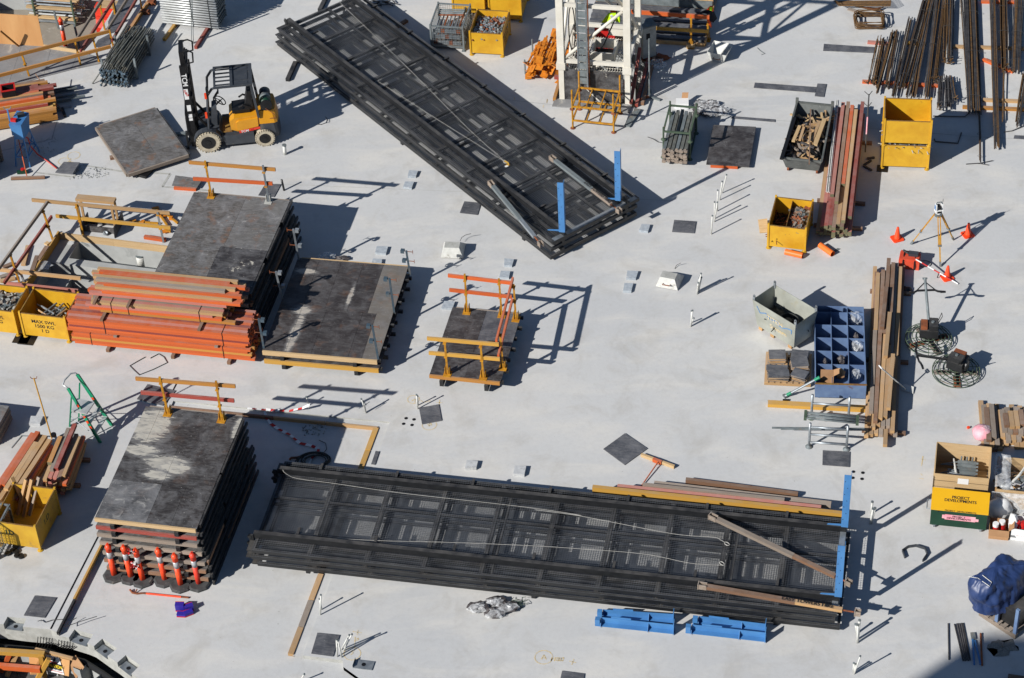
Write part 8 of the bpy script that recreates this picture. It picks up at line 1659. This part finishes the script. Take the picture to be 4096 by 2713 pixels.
tag(MB().path([q(12, x, y, .012) for x, y in ((575, 1050), (600, 1058), (645, 1040), (655, 1010), (640, 990))], .008, 5).build('wire_loop', 'wire'), 'small wire loop behind the forklift', 'wire'); tag(MB().path([q(13, x, y, .012) for x, y in ((2180, 405), (2200, 425), (2220, 440), (2245, 455), (2215, 465))], .008, 5).build('wire_loop', 'galv_dull'), 'thin wire scrap in the far right of the slab', 'wire')
for i, (x, y, sx) in enumerate(((1970, 940, .24), (2120, 890, .22), (2210, 940, .26), (2110, 985, .24))): blobbag('plastic_bag', ('leftmost', 'farthest', 'rightmost', 'nearest')[i] + ' grey plastic bag of fixings below the near platform', q(42, x, y), sx, .16, .15, 'bag_grey', 'bag', 8, .25, 'bags below the near platform'); blobbag('bag_film', ('leftmost', 'farthest', 'rightmost', 'nearest')[i] + ' clear film on the bags below the near platform', q(42, x + 5, y + 12), sx * .95, .14, .18, 'film', 'plastic', 7, .35, 'film on the near bags')
m = MB(); c_ = q(42, 2310, 900)
for i in range(30): a = rj(3.1); p = c_ + Vector((rj(.14), rj(.12), abs(rj(.12)))); m.path([p, p + Vector((.1 * math.cos(a), .1 * math.sin(a), rj(.06)))], .006, 4)
tag(m.build('wire_chairs', 'green_steel'), 'tangle of small wire chairs beside the grey bags', 'wire')['kind'] = 'stuff'
# striped tape
def tape(label, pts, w=.07):
    t = thing('barrier_tape', label, 'tape', pts[0]); tot = []
    for a, b in zip(pts[:-1], pts[1:]):
        n = max(1, int((b - a).length / .11)); tot += [lerp(a, b, i / n) for i in range(n)]
    tot.append(pts[-1])
    for i, (a, b) in enumerate(zip(tot[:-1], tot[1:])):
        d = (b - a); s_ = Vector((-d.y, d.x, 0)).normalized() * w / 2 * random.uniform(.6, 1) + up * rj(.015); m = MB(); sk = d * .25; m.ext([a - s_, b - s_, b + s_ + sk * .4, a + s_ + sk * .4], up * .003); m.build('stripe', 'red' if i % 2 else 'white', t)
tape('red and white barrier tape along the step to the conduit', [q(31, 2095, 495, .05), q(31, 2331, 515, .03), q(32, 130, 505, .03), q(32, 330, 518, .02), q(32, 440, 495, .1), q(32, 503, 466, .2)]); tape('red and white barrier tape hanging into the set-down', [q(32, 120, 520, .02), q(32, 150, 590, sdz + .03), q(32, 175, 625, sdz + .02), q(32, 240, 670, sdz + .02), q(32, 340, 720, sdz + .03), q(32, 420, 790, sdz + .02), q(32, 520, 812, sdz + .03), q(32, 582, 840, sdz + .03), q(32, 575, 872, sdz + .02), q(32, 520, 920, sdz + .04), q(32, 500, 970, sdz + .04)], .09)
m = MB()
for i in range(9): r_ = .26 + rj(.07); c_ = q(32, 540 + rj(20), 935 + rj(8), sdz + .02 + i * .012); m.path([c_ + Vector((r_ * 1.3 * math.cos(a), r_ * .9 * math.sin(a), 0)) for a in [k * math.pi / 9 for k in range(18)]], .012, 5, True)
m.path([q(32, 600, 900, sdz + .02), q(32, 650, 840, sdz + .02), q(32, 640, 790, sdz + .02), q(32, 585, 765, sdz + .02)], .008, 5); tag(m.build('cable_coil', 'rope_dark'), 'coiled wire rope in the shade beside the near platform', 'rope')['kind'] = 'stuff'
tag(MB().path([q(32, 335, 930, sdz + .03), q(32, 350, 915, sdz + .05), q(32, 400, 912, sdz + .04), q(32, 450, 900, sdz + .03)], .03, 6).build('chain_hook', 'rust'), 'rusty hook and chain beside the coiled wire rope', 'hook')
heap('pale rubble patch in the shade of the tall stack', Fr(q(32, 545, 680, sdz), 0), -.3, -.2, .3, .2, .005, 60, ['rubble', 'conc_pale'], ['block'], 'rubble', .03, .35, 'rubble')
m = MB(); 
for i in range(8): a0 = q(12, 970 + i * 25, 12 + (i % 3) * 14, .06); m.path([a0, a0 + Vector((.16, -.1, .05)), a0 + Vector((.3, -.02 + rj(.1), .02)), a0 + Vector((.4 + rj(.1), -.12, .0))], .018, 5)
tag(m.build('chain_heap', 'steel_black'), 'black lifting chain heaped beside the far end of the diagonal platform', 'chain')['kind'] = 'stuff'
blobbag('bark_heap', 'brown spill of debris behind the light stand', q(13, 1320, 510), .35, .2, .1, 'rust', 'debris', 6, .4); blobbag('film_heap', 'crumpled clear film at the foot of the crane', q(13, 1330, 555), .28, .2, .16, 'film', 'plastic', 7, .4); blobbag('clear_bag', 'clear plastic bag behind the low formwork pair', q('Z', 990, 110), .24, .14, .2, 'film', 'bag', 7, .3); blobbag('grey_rag', 'grey rag beside the clear bag', q('Z', 1170, 125), .2, .1, .1, 'bag_grey', 'rag', 6, .3)
# ---------------------------------------------------------------- near-left pit: deck, trestle and caution board
t = thing('pit_deck', 'dark plywood deck in the near left pit', 'deck', q('V', 200, 800, -1.1))
for pts in ([(-300, 540), (410, 570), (340, 710), (-300, 690)], [(-300, 700), (330, 720), (250, 1200), (-300, 1250)], [(340, 730), (900, 860), (1050, 1250), (260, 1250)], [(1400, 900), (1900, 950), (2000, 1250), (1200, 1250)]): m = MB(); m.ext([q('V', *p, -1.0) for p in pts], up * -.03); m.build('ply_sheet', 'ply_grey2', t)
t = thing('timber_trestle', 'yellow and orange timber trestle rail in the near left pit', 'trestle', q('V', 300, 1050, -1.0))
plank('top_rail', q('V', -200, 720, -.25), q('V', 705, 782, -.25), .12, .12, 'wood_yellow', t); plank('lower_rail', q('V', -200, 950, -.55), q('V', 640, 1020, -.55), .1, .14, 'wood_orange', t); plank('leg', q('V', 640, 800, -.25), q('V', 710, 1130, -.95), .1, .09, 'wood_yellow', t, (0, 1, 0)); plank('brace', q('V', 770, 850, -.2), q('V', 590, 1170, -.9), .1, .07, 'wood_yellow', t, (0, 1, 0)); plank('leg', q('V', 250, 790, -.5), q('V', 110, 1120, -.95), .1, .09, 'wood_raw', t, (0, 1, 0)); plank('leg', q('V', 150, 780, -.4), q('V', 20, 1050, -.95), .1, .09, 'wood_orange', t, (0, 1, 0))
t = thing('sign_box', 'plywood box with a caution sign in the near left pit', 'box', q('V', 850, 1000, -1.0))
S_ = [q('V', 720, 780, -.35), q('V', 935, 835, -.35), q('V', 1020, 1105, -.75), q('V', 775, 1050, -.75)]
m = MB(); E_ = [S_[0], q('V', 1100, 875, -.35), q('V', 1085, 1130, -.75), S_[3]]; m.ext(E_, Vector((0, .04, -.03))); m.build('face_board', 'ply_new', t); m = MB(); m.ext([p + Vector((0, -.02, .02)) for p in S_], Vector((0, .012, -.008))); m.build('sign_sheet', 'white', t)
xd = (S_[1] - S_[0]).normalized(); yd = (S_[0] - S_[3]); yd = (yd - xd * yd.dot(xd)).normalized(); ctr = lambda f: (lerp(S_[0], S_[3], f) + lerp(S_[1], S_[2], f)) / 2 + Vector((0, -.034, .032))
Ws = (S_[1] - S_[0]).length; m = MB(); c_ = ctr(.58); m.ext([c_ - xd * Ws * .46 - yd * .07, c_ + xd * Ws * .46 - yd * .07, c_ + xd * Ws * .46 + yd * .07, c_ - xd * Ws * .46 + yd * .07], Vector((0, -.003, .003))); m.build('caution_band', 'ink', t)
text('CAUTION', .11, c_ + Vector((0, -.006, .006)), xd, yd, 'hi_yellow', t, lift=.004, sx=.8); text('Keep well clear', .06, ctr(.75), xd, yd, 'ink', t, lift=.004, sx=.8); text('FORMWORK IN PROGRESS', .035, ctr(.88), xd, yd, 'red', t, lift=.004, sx=.8)
m = MB(); c2_ = ctr(.2); m.ext([c2_ - xd * .1 - yd * .03, c2_ + xd * .06 - yd * .03, c2_ + xd * .06 + yd * .08, c2_ - xd * .1 + yd * .08], Vector((0, -.003, .003))); m.build('blue_logo', 'navy', t); m = MB(); m.ext([c2_ - xd * .1 - yd * .08, c2_ + xd * .1 - yd * .08, c2_ + xd * .1 - yd * .05, c2_ - xd * .1 - yd * .05], Vector((0, -.003, .003))); m.build('red_logo_bar', 'red', t)
m = MB(); m.ext([q('V', 1195, 800, -.3), q('V', 1330, 985, -.45), q('V', 1200, 1170, -.85), q('V', 1085, 950, -.5)], Vector((0, .02, 0))); m.build('side_board', 'cardboard', t); plank('top_batten', q('V', 560, 700, -.3), q('V', 1150, 850, -.3), .06, .07, 'wood_raw', t); m = MB(); m.ext([q('V', 455, 800, -.4), q('V', 620, 850, -.4), q('V', 600, 1100, -.9), q('V', 475, 1100, -.9)], Vector((0, .02, 0))); m.build('side_board', 'ply_new', t)
m = MB()
for i in range(12): x = 600 + i * 45 + (60 if i > 5 else 0); a = q('V', x, 505 + i * 6, -.25); m.path([a, a + Vector((0, -.15, -.03)), q('V', x - 40, 680 + i * 6, -.7)], .011, 5)
tag(m.build('starter_bars', 'black'), 'row of bent starter bars at the rim of the near left pit', 'rebar')['kind'] = 'stuff'
# unseen pallet stack added past the left edge to shade the slab
t = thing('shade_stack', 'unseen timber pallets added outside the left edge to cast shade', 'pallet stack', q(11, -430, 1540))
fr = Fr((q(11, -430, 1540).x, q(11, -430, 1540).y, 0), GR)
for i in range(12):
    for j in range(6): plank('slat', fr(.1 + j * .2, 0, .13 + i * .14), fr(.1 + j * .2, 1.2, .13 + i * .14), .17, .02, 'wood_grey', t)
    for y in (.06, .6, 1.14): plank('runner', fr(0, y, .06 + i * .14), fr(1.2, y, .06 + i * .14), .1, .1, 'wood_grey', t)
bpy.context.view_layer.update()
